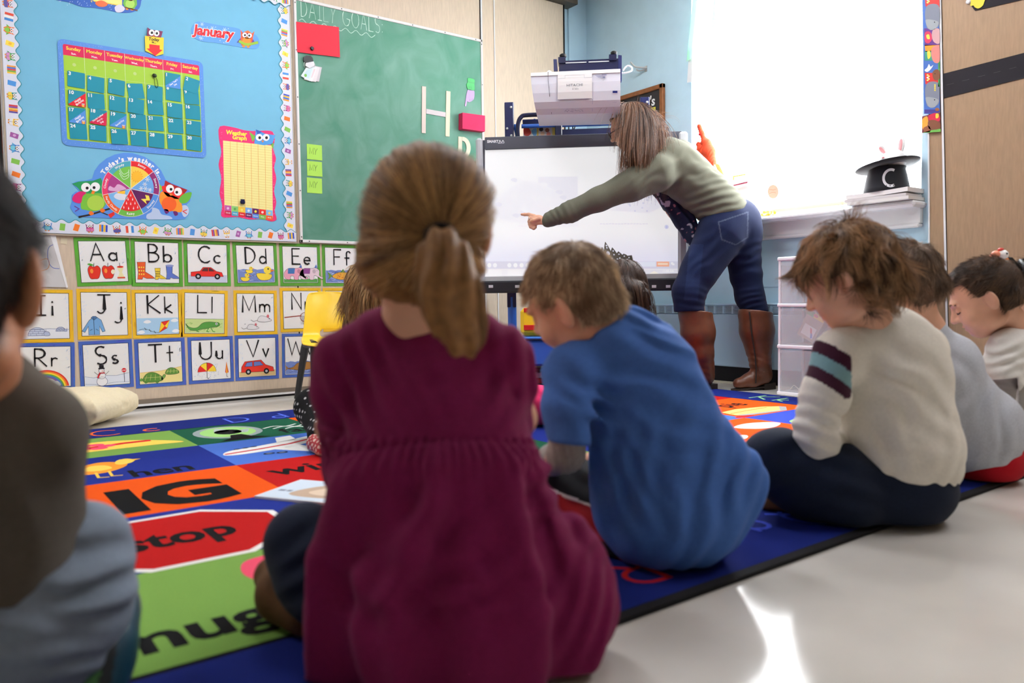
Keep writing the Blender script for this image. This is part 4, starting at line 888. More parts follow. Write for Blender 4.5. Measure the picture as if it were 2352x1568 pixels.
def pS(a):
    a.poly([(.01,.01),(.99,.01),(.99,.26),(.7,.22),(.45,.24),(.2,.2),(.01,.24)],(234,240,250),3);a.line([(.01,.24),(.2,.2),(.45,.24),(.7,.22),(.99,.27)],.007,(90,110,160),4);a.line([(.01,.06),(.3,.03),(.7,.06),(.99,.05)],.006,(90,110,160),4)
    for y,r in((.1,.12),(.24,.085),(.36,.06)): a.ell(.38,y,r,r*.92,(250,250,252),5+int(y*10),14);a.line(arc(.38,y,r,r*.92,0,360,16),.007,(60,70,120),6+int(y*10))
    a.rect(.31,.4,.45,.43,INK,11);a.rect(.33,.42,.43,.5,INK,11);a.rect(.32,.29,.45,.315,(200,40,50),11);a.poly([(.32,.3),(.36,.3),(.3,.18),(.27,.2)],(200,40,50),11);a.poly([(.38,.36),(.45,.35),(.38,.345)],(236,130,40),11)
    a.line([(.3,.26),(.22,.34)],.008,INK,8);a.line([(.46,.26),(.54,.34)],.008,INK,8);a.line([(.88,.05),(.88,.3)],.012,(80,80,90),6);a.poly(arc(.88,.34,.055,.055,22.5,337.5,8),(214,36,44),7);a.text('STOP',.88,.325,.035,(255,255,255),8,bold=.03)
def turt(a,x,y,s):
    outl(a,[(x-s*.5,y),(x-s*.35,y+s*.35),(x,y+s*.45),(x+s*.4,y+s*.25),(x+s*.5,y),(x,y-s*.08)],(96,146,60),6)
    for k in range(4): a.line([(x-s*.4+k*s*.26,y+s*.03),(x-s*.3+k*s*.22,y+s*.36-abs(k-1.5)*s*.05)],.008,(220,214,130),8)
    a.line([(x-s*.42,y+s*.18),(x+s*.42,y+s*.17)],.008,(220,214,130),8)
def pT(a):
    a.poly([(.01,.01),(.99,.01),(.99,.38),(.5,.3),(.01,.28)],(244,226,150),3);a.line([(.99,.38),(.5,.3),(.01,.28)],.008,(220,170,80),4);turt(a,.3,.07,.46);turt(a,.76,.22,.32)
    for x,y in((.14,.04),(.4,.03),(.03,.1)): a.blob([(x-.04,y),(x,y+.05),(x+.05,y+.01),(x,y-.03)],(110,160,70),5)
    outl(a,[(.5,.1),(.55,.2),(.6,.19),(.58,.13),(.52,.08)],(120,170,80),6)
def pU(a):
    for i in range(60): a.line([(x:=random.uniform(.05,.7),y:=random.uniform(.04,.42)),(x-.01,y-.02)],.005,(110,140,200),3)
    for k,c in enumerate([(222,44,40),(250,214,60),(222,44,40),(250,214,60)]): t0=180-k*45;a.poly([(.38,.21)]+arc(.38,.2,.24,.23,t0,t0-45,5),c,5)
    a.line(arc(.38,.2,.24,.23,180,0,14),.007,INK,6);a.line([(.38,.44),(.38,.05),(.41,.02),(.43,.05)],.01,INK,6)
    a.poly([(.9,.44),(.95,.16),(.9,.13),(.86,.16)],(222,60,40),5);a.poly([(.9,.44),(.92,.14),(.89,.14)],(250,214,60),6);a.line([(.9,.13),(.9,.05),(.93,.04)],.01,INK,6)
def pV(a): a.poly([(.01,.01),(.99,.01),(.99,.16),(.5,.12),(.01,.14)],(226,196,140),3);car(a,.1,(226,54,40),1)
def pW(a): waves(a,.34);outl(a,[(.08,.16),(.25,.2),(.4,.3),(.75,.32),(.88,.24),(.86,.14),(.5,.1),(.25,.13)],(170,120,60),6);a.poly([(.1,.17),(.0,.25),(.03,.16),(.0,.1)],(170,120,60),7)
def pG(a): a.ell(.5,.2,.2,.12,(200,200,205),4)
CARDS=[('Aa',GRN,(450,40),(790,40),(467,342),pA,'three red apples, one eaten to the core'),('Bb',GRN,(800,42),(1115,55),(815,340),pB,'three boots, red, yellow and blue'),('Cc',GRN,(1125,57),(1410,68),(1132,338),pC,'a red sports car'),('Dd',GRN,(1425,68),(1695,72),(1432,341),pD,'yellow ducks on blue water'),('Ee',GRN,(1712,75),(1962,82),(1718,339),pE,'two pink elephants'),('Ff',GRN,(1975,82),(2205,90),(1983,339),pF,'an orange fish'),('Gg',GRN,(2222,92),(2440,98),(2228,340),pG,''),
('Ii',YEL,(88,358),(445,362),(96,690),pI,'two igloos'),('Jj',YEL,(468,355),(800,357),(479,669),pJ,'a blue jacket'),('Kk',YEL,(805,362),(1112,362),(822,662),pK,'a red and yellow kite'),('Ll',YEL,(1112,358),(1398,368),(1119,650),pL,'a green lizard'),('Mm',YEL,(1432,365),(1698,367),(1437,641),pM,'two white mice'),('Nn',YEL,(1715,350),(1968,350),(1725,622),pN,'a red handled net'),('Oo',YEL,(1980,350),(2215,352),(1986,620),pG,''),
('Rr',BLU,(93,690),(458,685),(110,990),pR,'a rainbow over clouds'),('Ss',BLU,(480,680),(808,665),(498,982),pS,'a snowman and a stop sign'),('Tt',BLU,(822,668),(1132,655),(838,967),pT,'two green turtles'),('Uu',BLU,(1150,655),(1428,645),(1156,942),pU,'a red and yellow umbrella'),('Vv',BLU,(1440,642),(1708,635),(1452,921),pV,'a red van'),('Ww',BLU,(1730,632),(1960,628),(1739,902),pW,'a brown whale in blue water')]
for nm,col,tl,tr,blc,pic,desc in CARDS:
    F=Frame(*zc(tl,tr,blc));w,h=F.w,F.h;a=Art(F,NA,dz=.00018,base=BASEC)
    a.slab([(0,0),(w,0),(w,h),(0,h)],.001,col,0);a.poly([(0,0),(w,0),(w,h),(0,h)],col,1)
    for i in range(26):   # crayon streaks in the border
        e=random.choice('tblr');d=random.uniform(.002,.013);s0=random.uniform(0,.75);s1=s0+random.uniform(.1,.25);c2=tuple(min(255,max(0,int(v+random.choice((-22,20,30))))) for v in col)
        q={'t':[(w*s0,h-d),(w*s1,h-d+.001)],'b':[(w*s0,d),(w*s1,d-.001)],'l':[(d,h*s0),(d,h*s1)],'r':[(w-d,h*s0),(w-d,h*s1)]}[e];a.line(q,.0016,c2,2,jit=.6)
    m_=.078*w;a.rect(m_-.0022,m_-.0022,w-m_+.0022,h-m_+.0022,INK,3)
    iw,ih=w-2*m_,h-2*m_
    b0=a.L;a.rect(m_,m_,w-m_,h-m_,(244,244,242),4)
    # faint blue wash round the edge of the picture
    a.X0=np.array([[iw,0,m_],[0,ih,m_],[0,0,1]]);a.home();oldpt=a.pt
    a.pt=lambda p,l,o=oldpt:o(p,l+3)
    for i in range(22): x=random.choice((random.uniform(.0,.1),random.uniform(.9,.99)));y=random.uniform(.4,.95);a.line([(min(.96,max(.02,x)),y),(min(.98,max(.03,x+.02)),y+.03)],.012,(226,236,248),2,jit=.5)
    pic(a)
    a.pt=oldpt
    a.X0=np.eye(3);a.home()
    small=nm[1];lo={'j':.36,'p':.1,'g':.1}.get(small,0)
    gw=GLY[nm[0]][1];sw=GLY[small][1];ch=ih*.43;tot=(gw+sw)*ch*.92+ch*.26
    x=m_+iw/2-tot/2+{'Bb':.06,'Jj':.1,'Cc':.04,'Ee':.02,'Kk':.05}.get(nm,0)*iw
    yb=m_+ih*.52
    for k_,(ch_,hh) in enumerate(((nm[0],ch),(small,ch*.92))):
        dy=-ch*.12 if (k_==1 and small in 'j') else 0
        letters(a,ch_,x,yb+dy,hh,.0068,(26,26,28),16,jit=.35);x+=GLY[ch_][1]*hh+ch*.26
    tag(a.build('alphabet_card'),'alphabet card %s with %s, %s border'%(nm,desc,{GRN:'green',YEL:'yellow',BLU:'blue'}[col]) if desc else ('green bordered alphabet card mostly hidden, right of the Ff fish card' if nm=='Gg' else 'yellow bordered alphabet card behind the yellow chair, right of the Nn card'),'alphabet card',group='alphabet cards on the left wall')
# ================================================================ interactive whiteboard, its stand and projector
S0,S1=P(1093,318,4.40),P(1566,303,4.30)
SU=S1-S0;SU[2]=0;SU/=np.linalg.norm(SU);SV=np.array([0,0,1.]);SN=np.cross(SU,SV)   # SN towards the class
if SN@(CAM-S0)<0: SN=-SN
AXS=np.array([SU,SN,SV])
def onS(px,py,off=0):
    r=ray(px,py);o=S0+SN*off;t=((o-CAM)@SN)/(r@SN);return CAM+r*t
def uv(px,py,off=0): q=onS(px,py,off)-S0;return q@SU,q[2]
def sb(b,px0,py0,px1,py1,d0,d1,bev=0,col=None):   # box on the board: photo corners, depth range along SN
    (u0,v0),(u1,v1)=uv(px0,py0),uv(px1,py1);c=S0+SU*(u0+u1)/2+SV*(v0+v1)/2+SN*(d0+d1)/2
    return b.box(c,(abs(u1-u0),abs(d1-d0),abs(v1-v0)),AXS,col,bev)
wb=thing('interactive_whiteboard','large interactive whiteboard with a glowing screen, standing before the room corner','whiteboard',tuple(onS(1330,655)))
LG=mat('light_grey_plastic',(196,198,202),rough=.4,spec=.4);DG=mat('slate_grey_plastic',(92,94,104),rough=.4);KG=mat('charcoal_tray',(44,45,50),rough=.35)
NAVY=mat('navy_powder_coat',(26,32,78),rough=.3,spec=.5);PIPE=mat('bright_blue_tube',(46,98,190),rough=.3,spec=.5)
b=MB();sb(b,1098,322,1567,648,-.035,-.004);b.build('back_panel',DG,wb)
b=MB();sb(b,1114,316,1566,331,-.03,.012,.003);b.build('top_bezel',DG,wb)
b=MB();sb(b,1093,318,1114,654,-.03,.02,.012);b.build('side_bezel',LG,wb);b=MB();sb(b,1557,303,1580,640,-.03,.02,.012);b.build('side_bezel',LG,wb)
b=MB();sb(b,1114,635,1557,645,-.03,.012,.002);b.build('bottom_bezel',LG,wb)
b=MB();sb(b,1106,646,1553,667,-.03,.055,.008);b.build('pen_tray',KG,wb)
for px in (1130,1190,1262,1500,1532): b=MB();sb(b,px-5,655,px+5,661,.055,.058);b.build('tray_button',LG,wb)
SCR=mat('projected_screen',attr=True,rough=.5,spec=.2,emit=1.0)
SCR.node_tree.nodes['Principled BSDF'].inputs['Emission Strength'].default_value=.71
for l_ in list(SCR.node_tree.links):
    if l_.to_socket.name=='Base Color': SCR.node_tree.links.remove(l_)
SCR.node_tree.nodes['Principled BSDF'].inputs['Base Color'].default_value=(.36,.36,.37,1)
a=Art(lambda x,y:onS(x,y,-.0035),SN,dz=.0003)
a.poly([(1114,330),(1557,330),(1557,636),(1114,636)],(252,253,255),0)
n=12
for i in range(n):   # slide background deepens to lavender lower down, as the projected slide does
    y0=535+i*(600-535)/n;y1=535+(i+1)*(600-535)/n;k=i/(n-1);a.rect(1114,y0,1557,y1,(252-18*k,253-17*k,255),1)
a.poly([(1200,332),(1544,332),(1544,532),(1114,532),(1114,332)],(253,254,255),2)
a.poly([(1236,406),(1327,405),(1327,520),(1236,518)],(238,238,248),3);a.blob([(1120,480),(1160,440),(1210,415),(1260,430),(1300,455),(1320,520),(1120,500)],(244,244,251),4)
for k in range(16):
    x,y=random.uniform(1135,1300),random.uniform(412,500);a.blob([(x-8,y),(x,y-5),(x+9,y-1),(x+4,y+6)],(250,250,254) if k%2 else (232,232,244),5,3)
a.line([(1222,448),(1232,458),(1242,450)],1.5,(254,254,255),6);a.line([(1226,459),(1246,459)],1.5,(254,254,255),6)
a.poly([(1380,440),(1500,430),(1530,470),(1490,490),(1390,482)],(240,240,250),3)
for k in range(26): x,y=random.uniform(1395,1510),random.uniform(440,486);a.ell(x,y,2.4,2.4,(214,216,234) if k%2 else (250,250,254),4,6)
for x in np.arange(1378,1490,7): a.line([(x,514),(x+4.5,514+random.uniform(-1,1))],2,(226,222,236),3)
for x in np.arange(1190,1240,7): a.line([(x,519),(x+4.5,519)],2,(240,232,238),3)
a.ell(1531,521,5,5,(214,220,248),3);a.text('3',1531,523.5,-7,(120,140,230),4,sx=-1)
a.rect(1114,600,1557,617,(214,214,232),3)
for x in list(range(1124,1150,13))+list(range(1170,1292,14)): a.ell(x,609,4.6,5,(250,252,255),4)
a.rect(1461,601,1506,612,(228,236,252),4);a.poly([(1508,600.5),(1537,600.5),(1537,612),(1508,612)],(250,170,120),4);a.rect(1511,604,1534,608,(255,226,200),5);a.rect(1541,602,1546,607,(250,250,255),4);a.rect(1544,605,1549,609,(250,250,255),5)
a.rect(1114,617,1557,636,(240,238,242),3);a.rect(1290,619,1557,635,(226,226,236),4);a.poly([(1480,635),(1503,622),(1524,635)],(246,240,226),5)
for x in range(1122,1290,44): a.rect(x,620,x+30,633,(250,248,250),5)
a.text('11:08 AM',1535,624.6,-6.6,(252,253,255),6,sx=-1,bold=.02);a.text('1/8/2016',1535,632.6,-6.2,(252,253,255),6,sx=-1,bold=.02)
a.b.v=[tuple(p) for p in a.b.v]
scr=a.build('screen',wb,SCR)
a=Art(lambda x,y:onS(x,y,.0125),SN,dz=.0003);a.text('SMART',1132,327.5,-8.4,(244,244,248),0,sx=-1,bold=.04,rot=-.015)
a.line([(1146,328),(1148,322),(1150,326),(1153,326),(1155,322),(1158,327)],1.4,(244,244,248),0,smooth=True);a.line([(1144,329),(1158,328.4)],1.0,(244,244,248),0)
a.build('maker_logo',wb,PAPER)
# stand
sd=thing('board_stand','navy and blue tubular steel stand carrying the whiteboard and projector','stand',(onS(1330,655)[0],onS(1330,655)[1],0))
off=-.075
for px,nm in ((1169,'upright'),(1484,'upright')):
    top=uv(px,228 if px<1300 else 216)[1];b=MB();u=uv(px,400)[0]
    c=S0+SU*u+SN*off
    zt=S0[2]+top;z0=.46
    b.box((c[0],c[1],(zt+z0)/2),(.052,.03,zt-z0),AXS,None,.003)
    up=b.build(nm,NAVY,sd)
    for dz_,dx in ((.03,.012),(.15,-.012),(.19,.012),(.35,.012)):
        b=MB();b.lathe(c+np.array([0,0,zt-c[2]-dz_])+SU*dx+SN*.015,[(.007,0),(.007,.004),(.004,.006)],ax=[SU,SV,SN],n=10);b.build('bolt',ALU,up)
    b=MB();b.tube([c+SV*(.52-c[2])-SN*.01,c+SV*(.06-c[2])-SN*.01],.026,14);b.build('lower_tube',PIPE,sd)
    b=MB();b.tube([c+SV*(zt-c[2]-.12)+SU*.03-SN*.02,c+SV*(zt-c[2]-.4)+SU*.075-SN*.03],.010,10);b.build('brace',PIPE,sd)
    b=MB();b.tube([c+SN*-.30+SV*(.055-c[2]),c+SN*.10+SV*(.055-c[2])],.022,12);b.build('foot',PIPE,sd)
    for e in (-.28,.08):
        b=MB();q=c+SN*e;b.tube([(q[0],q[1],.028)-SU*.012,(q[0],q[1],.028)+SU*.012],.027,16);b.build('caster',BLACK,sd)
pts=[onS(1190,318,-.03),onS(1189,290,-.03),onS(1196,270,-.03),onS(1214,264,-.03),onS(1300,262,-.03),onS(1420,258,-.03),onS(1452,256,-.03),onS(1468,262,-.03),onS(1474,280,-.03),onS(1475,312,-.03)]
b=MB();b.tube(spline(pts,5,False),.012,12);b.build('bent_pipe',mat('dark_navy_gloss',(24,27,58),rough=.2,spec=.6),sd)
b=MB();b.tube([onS(1198,290,-.06),onS(1480,281,-.06)],.012,12);b.build('cross_tube',PIPE,sd)
b=MB();sb(b,1288,291,1480,302,-.09,-.07);sb(b,1198,268,1480,277,-.085,-.07);b.build('cross_bar',NAVY,sd)
b=MB();sb(b,1196,316,1300,319,-.30,-.05);b.build('shelf',NAVY,sd)
b=MB();sb(b,1274,258,1291,318,-.05,-.02,.004);b.build('mount_post',mat('dark_navy_gloss'),sd)
# projector: a deep white body with a bowed front
D0=3.92
pr=thing('projector','white short throw projector mounted above the whiteboard','projector',tuple(P(1325,262,D0)))
WP=mat('white_projector_plastic',(226,226,236),rough=.35,spec=.4)
PU=(P(1424,200,D0-.03)-P(1219,206,D0+.03));PU/=np.linalg.norm(PU)
def pj(px,py,k): return P(px,py,D0+(px-1322)*-.0003+k)
prof=[(0,0),(.22,.004),(.45,.012),(.68,.026),(.85,.05),(1,.085)]   # runs down the bowed face
L_=[(1219+ (1233-1219)*t**1.5,174+(264-174)*t) for t,_ in prof];R_=[(1425,165+(259-165)*t) for t,_ in prof]
b=MB();nn=10;V=[];
for (t,dp),l,r in zip(prof,L_,R_):
    for i in range(nn+1): s_=i/nn;V.append(pj(l[0]+(r[0]-l[0])*s_,l[1]+(r[1]-l[1])*s_,dp))
Fv=[(j*(nn+1)+i,j*(nn+1)+i+1,(j+1)*(nn+1)+i+1,(j+1)*(nn+1)+i) for j in range(len(prof)-1) for i in range(nn)]
m0=len(V);bk=-SN*.26
for p in [V[0],V[nn],V[-1],V[-nn-1]]: V.append(np.array(p)+bk)
Fv+=[tuple(range(nn+1))[::-1]+(m0,m0+1),tuple((len(prof)-1)*(nn+1)+i for i in range(nn+1))+(m0+2,m0+3),(m0,m0+1,m0+2,m0+3)]
Fv+=[tuple(j*(nn+1) for j in range(len(prof)))+(m0+3,m0),tuple(j*(nn+1)+nn for j in range(len(prof)))[::-1]+(m0+1,m0+2)]
b.add(V,Fv);body=b.build('body',WP,pr)
b=MB();q=[pj(1219,167,-.004),pj(1425,158,-.004),pj(1425,166,-.004),pj(1219,175,-.004)];b.prism(q,-SN*.27);b.build('top_lid',mat('cream_projector_plastic',(238,236,232),rough=.35),pr)
def fm(x,y):
    f=(x-1219)/206;yt=174-9*f;yb=264-5*f;return pj(x,y,float(np.interp((y-yt)/(yb-yt),[q[0] for q in prof],[q[1] for q in prof]))-.002)
a=Art(fm,SN,dz=.0004,base=.002)
def strip2(a,x0,y0,x1,y1,col,l,n=7,dy=-.044):
    for i in range(n):
        t0,t1=i/n,(i+1)/n;a.poly([(x0,y0+(y1-y0)*t0),(x1,y0+(y1-y0)*t0+(x1-x0)*dy),(x1,y0+(y1-y0)*t1+(x1-x0)*dy*.7),(x0,y0+(y1-y0)*t1)],col,l)
strip2(a,1281,172,1360,229,(240,238,236),6);a.line([(1281,172),(1282,229),(1359,226)],.9,(190,190,200),7)
a.line([(1282,181),(1298,180),(1298,174),(1342,172),(1342,179),(1360,178)],.8,(206,206,210),7)
a.line([(1259,166),(1259,185),(1262,215),(1267,262)],.9,(60,60,75),6)
a.text('HITACHI',1320,198.5,-8.2,(120,122,132),8,sx=-1.18,rot=-.04);a.line([(1314,202.5),(1327,202)],.4,(170,170,178),8);a.rect(1315,204.2,1317,205.8,(110,110,120),8)
for k in range(4): a.rect(1320+k*2.4,204,1321.4+k*2.4,205.4,(160,160,170),8)
for k in range(5): a.rect(1367+k*2.8,173+(k%3)*2,1379+k*1.6,174.2+(k%3)*2,(150,152,178),6)
a.rect(1382,171,1393,173.6,(130,132,160),6);a.rect(1384,176,1390,180,(130,132,160),6)
a.rect(1407,209,1418,214,(36,44,120),6);a.line([(1407,235.5),(1416,235)],.5,(180,182,205),6)
for k in range(26): x=random.uniform(1296,1340);y=random.uniform(250,257);a.rect(x,y,x+2.5,y+.6,(150,150,180),7)
a.line([(1361,228),(1361,256)],.6,(180,182,214),6)
a.build('cover_print',pr,PLAST)
b=MB();b.tube(spline([pj(1256,168,.02),pj(1261,163,.02),pj(1268,167,.02)],4,False),.004,6);b.build('cable_loop',WHITE,pr)
b=MB();b.tube(spline([pj(1428,168,.15),pj(1438,167,.15),pj(1450,163,.15),pj(1451,155,.15),pj(1443,151,.15),pj(1436,155,.15),pj(1431,162,.15)],5,False),.0045,8);b.build('cable_hook',WHITE,pr)
mt=thing('projector_mount','dark navy projector bracket with two black knobs on top of the white projector','bracket',tuple(pj(1348,160,.18)))
DN=mat('dark_navy_gloss')
def q4(b,pts,k,d): b.prism([pj(x,y,k) for x,y in pts],-SN*d)
b=MB();q4(b,[(1284,140),(1420,134),(1420,158),(1284,164)],.12,.12);b.build('plate',DN,mt)
b=MB();q4(b,[(1299,143.6),(1347,141.8),(1347,143.2),(1299,145)],.117,.004);q4(b,[(1352,141.5),(1399,139.5),(1399,141),(1352,143)],.117,.004);b.build('slot',WHITE,mt)
b=MB();q4(b,[(1271,136),(1279,136),(1281,162),(1272,162)],.12,.03);q4(b,[(1420,126),(1428,127),(1428,186),(1421,186)],.12,.03);b.build('end_plate',NAVY,mt)
for x,y in((1291,131),(1408,125)):
    b=MB();q4(b,[(x-9,y),(x+8,y-.5),(x+8,y+13),(x-9,y+13)],.11,.07);kb=b.build('knob_block',DN,mt)
    b=MB();c=pj(x+2,y-3,.14);b.lathe(c,[(.014,-.012),(.018,-.006),(.018,.004),(.010,.010),(.0,.011)],n=12);b.build('knob',BLACK,kb)
b=MB();b.tube([pj(1345,160,.2),pj(1345,220,.24),onS(1282,262,-.05)],.02,12);b.build('arm',DN,mt)
b=MB()
for x0,x1 in((1302,1306),(1311,1316),(1318,1313)): b.tube(spline([onS(x0,262,-.12),onS(x0+4,285,-.13),onS(x1,312,-.12),onS(x1+2,330,-.12)],4,False),.0035,6)
b.build('cable',BLACK,mt)
# puzzle box on the stand's shelf
pz=thing('puzzle_box','yellow puzzle box with picture panels behind the whiteboard','box',tuple(onS(1238,316,-.15)))
o=-.10
b=MB();sb(b,1199,272,1277,316,o-.14,o);b.build('carton',mat('yellow_carton',(238,206,96),rough=.5),pz)
a=Art(lambda x,y:onS(x,y,o),SN,dz=.0003,base=.0005)
a.text('Puzzle',1237,279,-9,(60,90,180),1,sx=-1,bold=.03)
a.poly([(1202,291),(1233,290),(1233,314),(1202,315)],(240,236,230),1);a.poly([(1237,290),(1268,289),(1269,313),(1237,314)],(226,210,200),1)
a.blob([(1203,294),(1212,292),(1220,304),(1214,312),(1204,310)],(216,70,54),2);a.blob([(1221,300),(1232,295),(1232,310),(1226,312)],(120,180,220),2)
for x,y,c in((1243,297,(60,44,40)),(1257,299,(150,80,50)),(1246,307,(236,190,150)),(1260,308,(220,130,110))): a.ell(x,y,5,5,c,2,9)
a.build('print',pz)
# things below the board
bn=thing('storage_tub','bright blue plastic tub below the whiteboard','tub',tuple(P(1222,838,4.2)))
def world_box(b,px0,py0,px1,py1,d,dep,bev=.004,col=None):
    p0,p1=P(px0,py1,d),P(px1,py0,d);u=(p1-p0)@SU;v=p1[2]-p0[2];c=(p0+p1)/2-SN*dep/2;c[2]=(p0[2]+p1[2])/2
    b.box(c,(abs(u),dep,abs(v)),AXS,col,bev);return c,abs(u),abs(v)
b=MB();world_box(b,1196,779,1460,842,4.15,.26,.012);b.build('body',PIPE,bn)
b=MB();world_box(b,1192,771,1464,780,4.13,.30,.004);b.build('rim',mat('lighter_blue_plastic',(64,122,206),rough=.35),bn)
yb=thing('toy_bin','yellow bin with red stripes standing in the blue tub','bin',tuple(P(1240,771,4.2)))
b=MB();world_box(b,1195,706,1270,771,4.2,.16,.02);b.build('body',mat('yellow_plastic_bin',(240,202,40),rough=.4),yb)
b=MB();world_box(b,1203,707,1240,717,4.195,.03,.001,);world_box(b,1203,746,1240,758,4.195,.03,.001);b.build('stripe',mat('red_plastic_stripe',(200,36,36),rough=.4),yb)
for nm,y0,y1,c,lb in (('book',855,868,(226,220,214),'white book in the pile under the blue tub'),('book',868,881,(190,60,52),'red book in the pile under the white book and blue tub'),('book',881,897,(48,46,50),'dark book at the bottom of the pile below the blue tub')):
    b=MB();world_box(b,1214,y0,1300,y1,4.3,.2,.001);tag(b.build(nm,mat(lb.split()[0]+'_book_cover',c,rough=.6)),lb,'book',group='books piled under the tub')
b=MB();world_box(b,1196,842,1460,855,4.2,.24,.002);tag(b.build('folder_box',KG),'dark flat box between the blue tub and the book pile','box')
# framed chalk sign on the window wall
fs=thing('framed_chalk_sign','wooden framed black sign with white lettering on the blue wall behind the whiteboard','sign',(XB,3.6,1.45))
y0,y1,z1,z0=3.80,3.392,1.853,1.40
b=MB()
for lo,hi in [((y1,z1-.03),(y0,z1)),((y1,z0),(y0,z0+.03)),((y1,z0),(y1+.03,z1)),((y0-.03,z0),(y0,z1))]: b.b2((XB-.03,lo[0],lo[1]),(XB-.002,hi[0],hi[1]),bev=.004)
b.build('frame',mat('walnut_frame',(120,72,38),rough=.45,noise=.2,nscale=30),fs)
b=MB();b.b2((XB-.02,y1+.028,z0+.028),(XB-.004,y0-.028,z1-.028));b.build('panel',mat('black_slate',(40,38,40),rough=.7),fs)
a=Art(lambda u,v:(XB-.0205,u,v),NB,dz=.0003)
q=lambda x,y:(Bpx(x,y)[1],Bpx(x,y)[2])
x_,y_=q(1503,243);a.text("'s",x_,y_,.085,(235,235,235),1,sx=-1,bold=.02,rot=.1)
x_,y_=q(1508,275);a.text("les",x_+.01,y_,.05,(225,225,225),1,sx=-1,rot=.1)
a.poly([q(1497,249),q(1511,246),q(1511,255),q(1497,258)],(206,200,60),1);a.line([q(1505,280),q(1509,277),q(1513,279)],.005,(225,225,225),1)
a.build('lettering',fs,PAPER)
# coat hook
hk=thing('coat_hook','small metal double coat hook on the blue wall','hook',tuple(Bpx(1476,158)))
hc=lambda x,y,o:Bpx(x,y)+NB*o
b=MB();b.tube(spline([hc(1487,156,.002),hc(1480,157,.03),hc(1472,156,.055),hc(1466,147,.07)],5,False),.006,8);b.tube(spline([hc(1484,158,.004),hc(1479,163,.02),hc(1474,164,.035),hc(1473,161,.045)],5,False),.005,8);b.build('prongs',ALU,hk)
b=MB();b.box(hc(1484,158,.002),(.004,.02,.035));b.build('base_plate',ALU,hk)
# yellow stacking chair
ch=thing('child_chair','yellow plastic child chair with dark grey legs beside the alphabet cards','chair',tuple(P(745,905,3.55)))
YP=mat('yellow_chair_plastic',(246,206,52),rough=.32,spec=.45)
def PZ(px,d,z=0.): p=P(px,700,d);p[2]=z;return p
rows=[(669,4.03,38),(672,4.03,47),(684,4.02,52),(705,4.0,55),(735,3.98,57),(757,3.97,59),(775,3.96,61),(781,3.93,62),(784,3.87,63),(789,3.78,64),(794,3.70,63),(799,3.68,60)]
V=[];ncol=12;Fc=[]
for j,(y,d,hw) in enumerate(rows):
    for i in range(ncol+1):
        t=2*i/ncol-1;bow=.03*(1-t*t);V.append(P(755+t*hw,y+(2 if abs(t)>.8 and j<1 else 0),d+bow*(1 if j<7 else 0))+np.array([0,0,(.012*t*t if j>=7 else 0)]))
for j in range(len(rows)-1):
    for i in range(ncol):
        if j==5 and 4<=i<=8: continue
        Fc.append((j*(ncol+1)+i,j*(ncol+1)+i+1,(j+1)*(ncol+1)+i+1,(j+1)*(ncol+1)+i))
o=mesh('seat_shell',V,Fc,YP,ch,True)
md=o.modifiers.new('s','SOLIDIFY');md.thickness=.008;md=o.modifiers.new('b','SUBSURF');md.levels=1;md.render_levels=2
LGM=mat('dark_grey_chair_leg',(50,52,56),rough=.4)
for a_,b_ in (((703,788,3.93),(676,4.06)),((722,792,3.73),(716,3.74)),((810,786,3.93),(832,4.0)),((792,792,3.73),(800,3.72))):
    b=MB();p=P(*a_);q=PZ(*b_);b.tube([p,p*.6+q*.4+np.array([0,0,.01]),q],[.021,.018,.015],10);b.build('leg',LGM,ch)
b=MB();b.tube([P(703,790,3.93),P(714,789,3.84),P(722,793,3.73)],.022,10);b.tube([P(810,788,3.93),P(800,789,3.84),P(792,793,3.73)],.022,10);b.build('leg_yoke',LGM,ch)
# floor pillow by the left wall
pw=Solid();c=np.array(P(150,928,3.3));c[2]=.075
r_=RIGHT.copy();r_[2]=0;r_/=np.linalg.norm(r_);f_=np.cross(np.array([0,0,1.]),r_)
pw.ell(c,(.235,.17,.072),[r_,f_,[0,0,1.]]);
def pil(p,D):
    q=p-c;u=q@r_;v=q@f_;w=q[...,2]
    e=np.maximum(np.abs(u)/.235,np.abs(v)/.19);th=.078*np.clip(1-e**3.2,0,1)**.55
    return np.maximum(np.abs(w+.02*0)-th,(e-1)*.05)*.6+.0015*vnoise(p,30)
pw.lo=c-.26;pw.hi=c+.26;pw.lo[2]=c[2]-.1;pw.hi[2]=c[2]+.1;pw.post=[pil]
V,Fq=pw.build(.006,full=True);V[:,2]=np.maximum(V[:,2],.002);V+=.0022*np.stack([0*V[:,0],0*V[:,0],np.sin(V[:,0]*60+V[:,1]*30)],1)
o=fastmesh('floor_pillow',V,Fq,mat('cream_canvas',(232,218,182),rough=.9,noise=.04,nscale=120,bump=.15,bscale=500,sheen=.2));tag(o,'cream canvas pillow lying on the floor against the left wall','pillow')
# ================================================================ things at the window and the right wall
SX=XB-.06
def sp(px,py,x=SX): return onp(px,py,0,x)
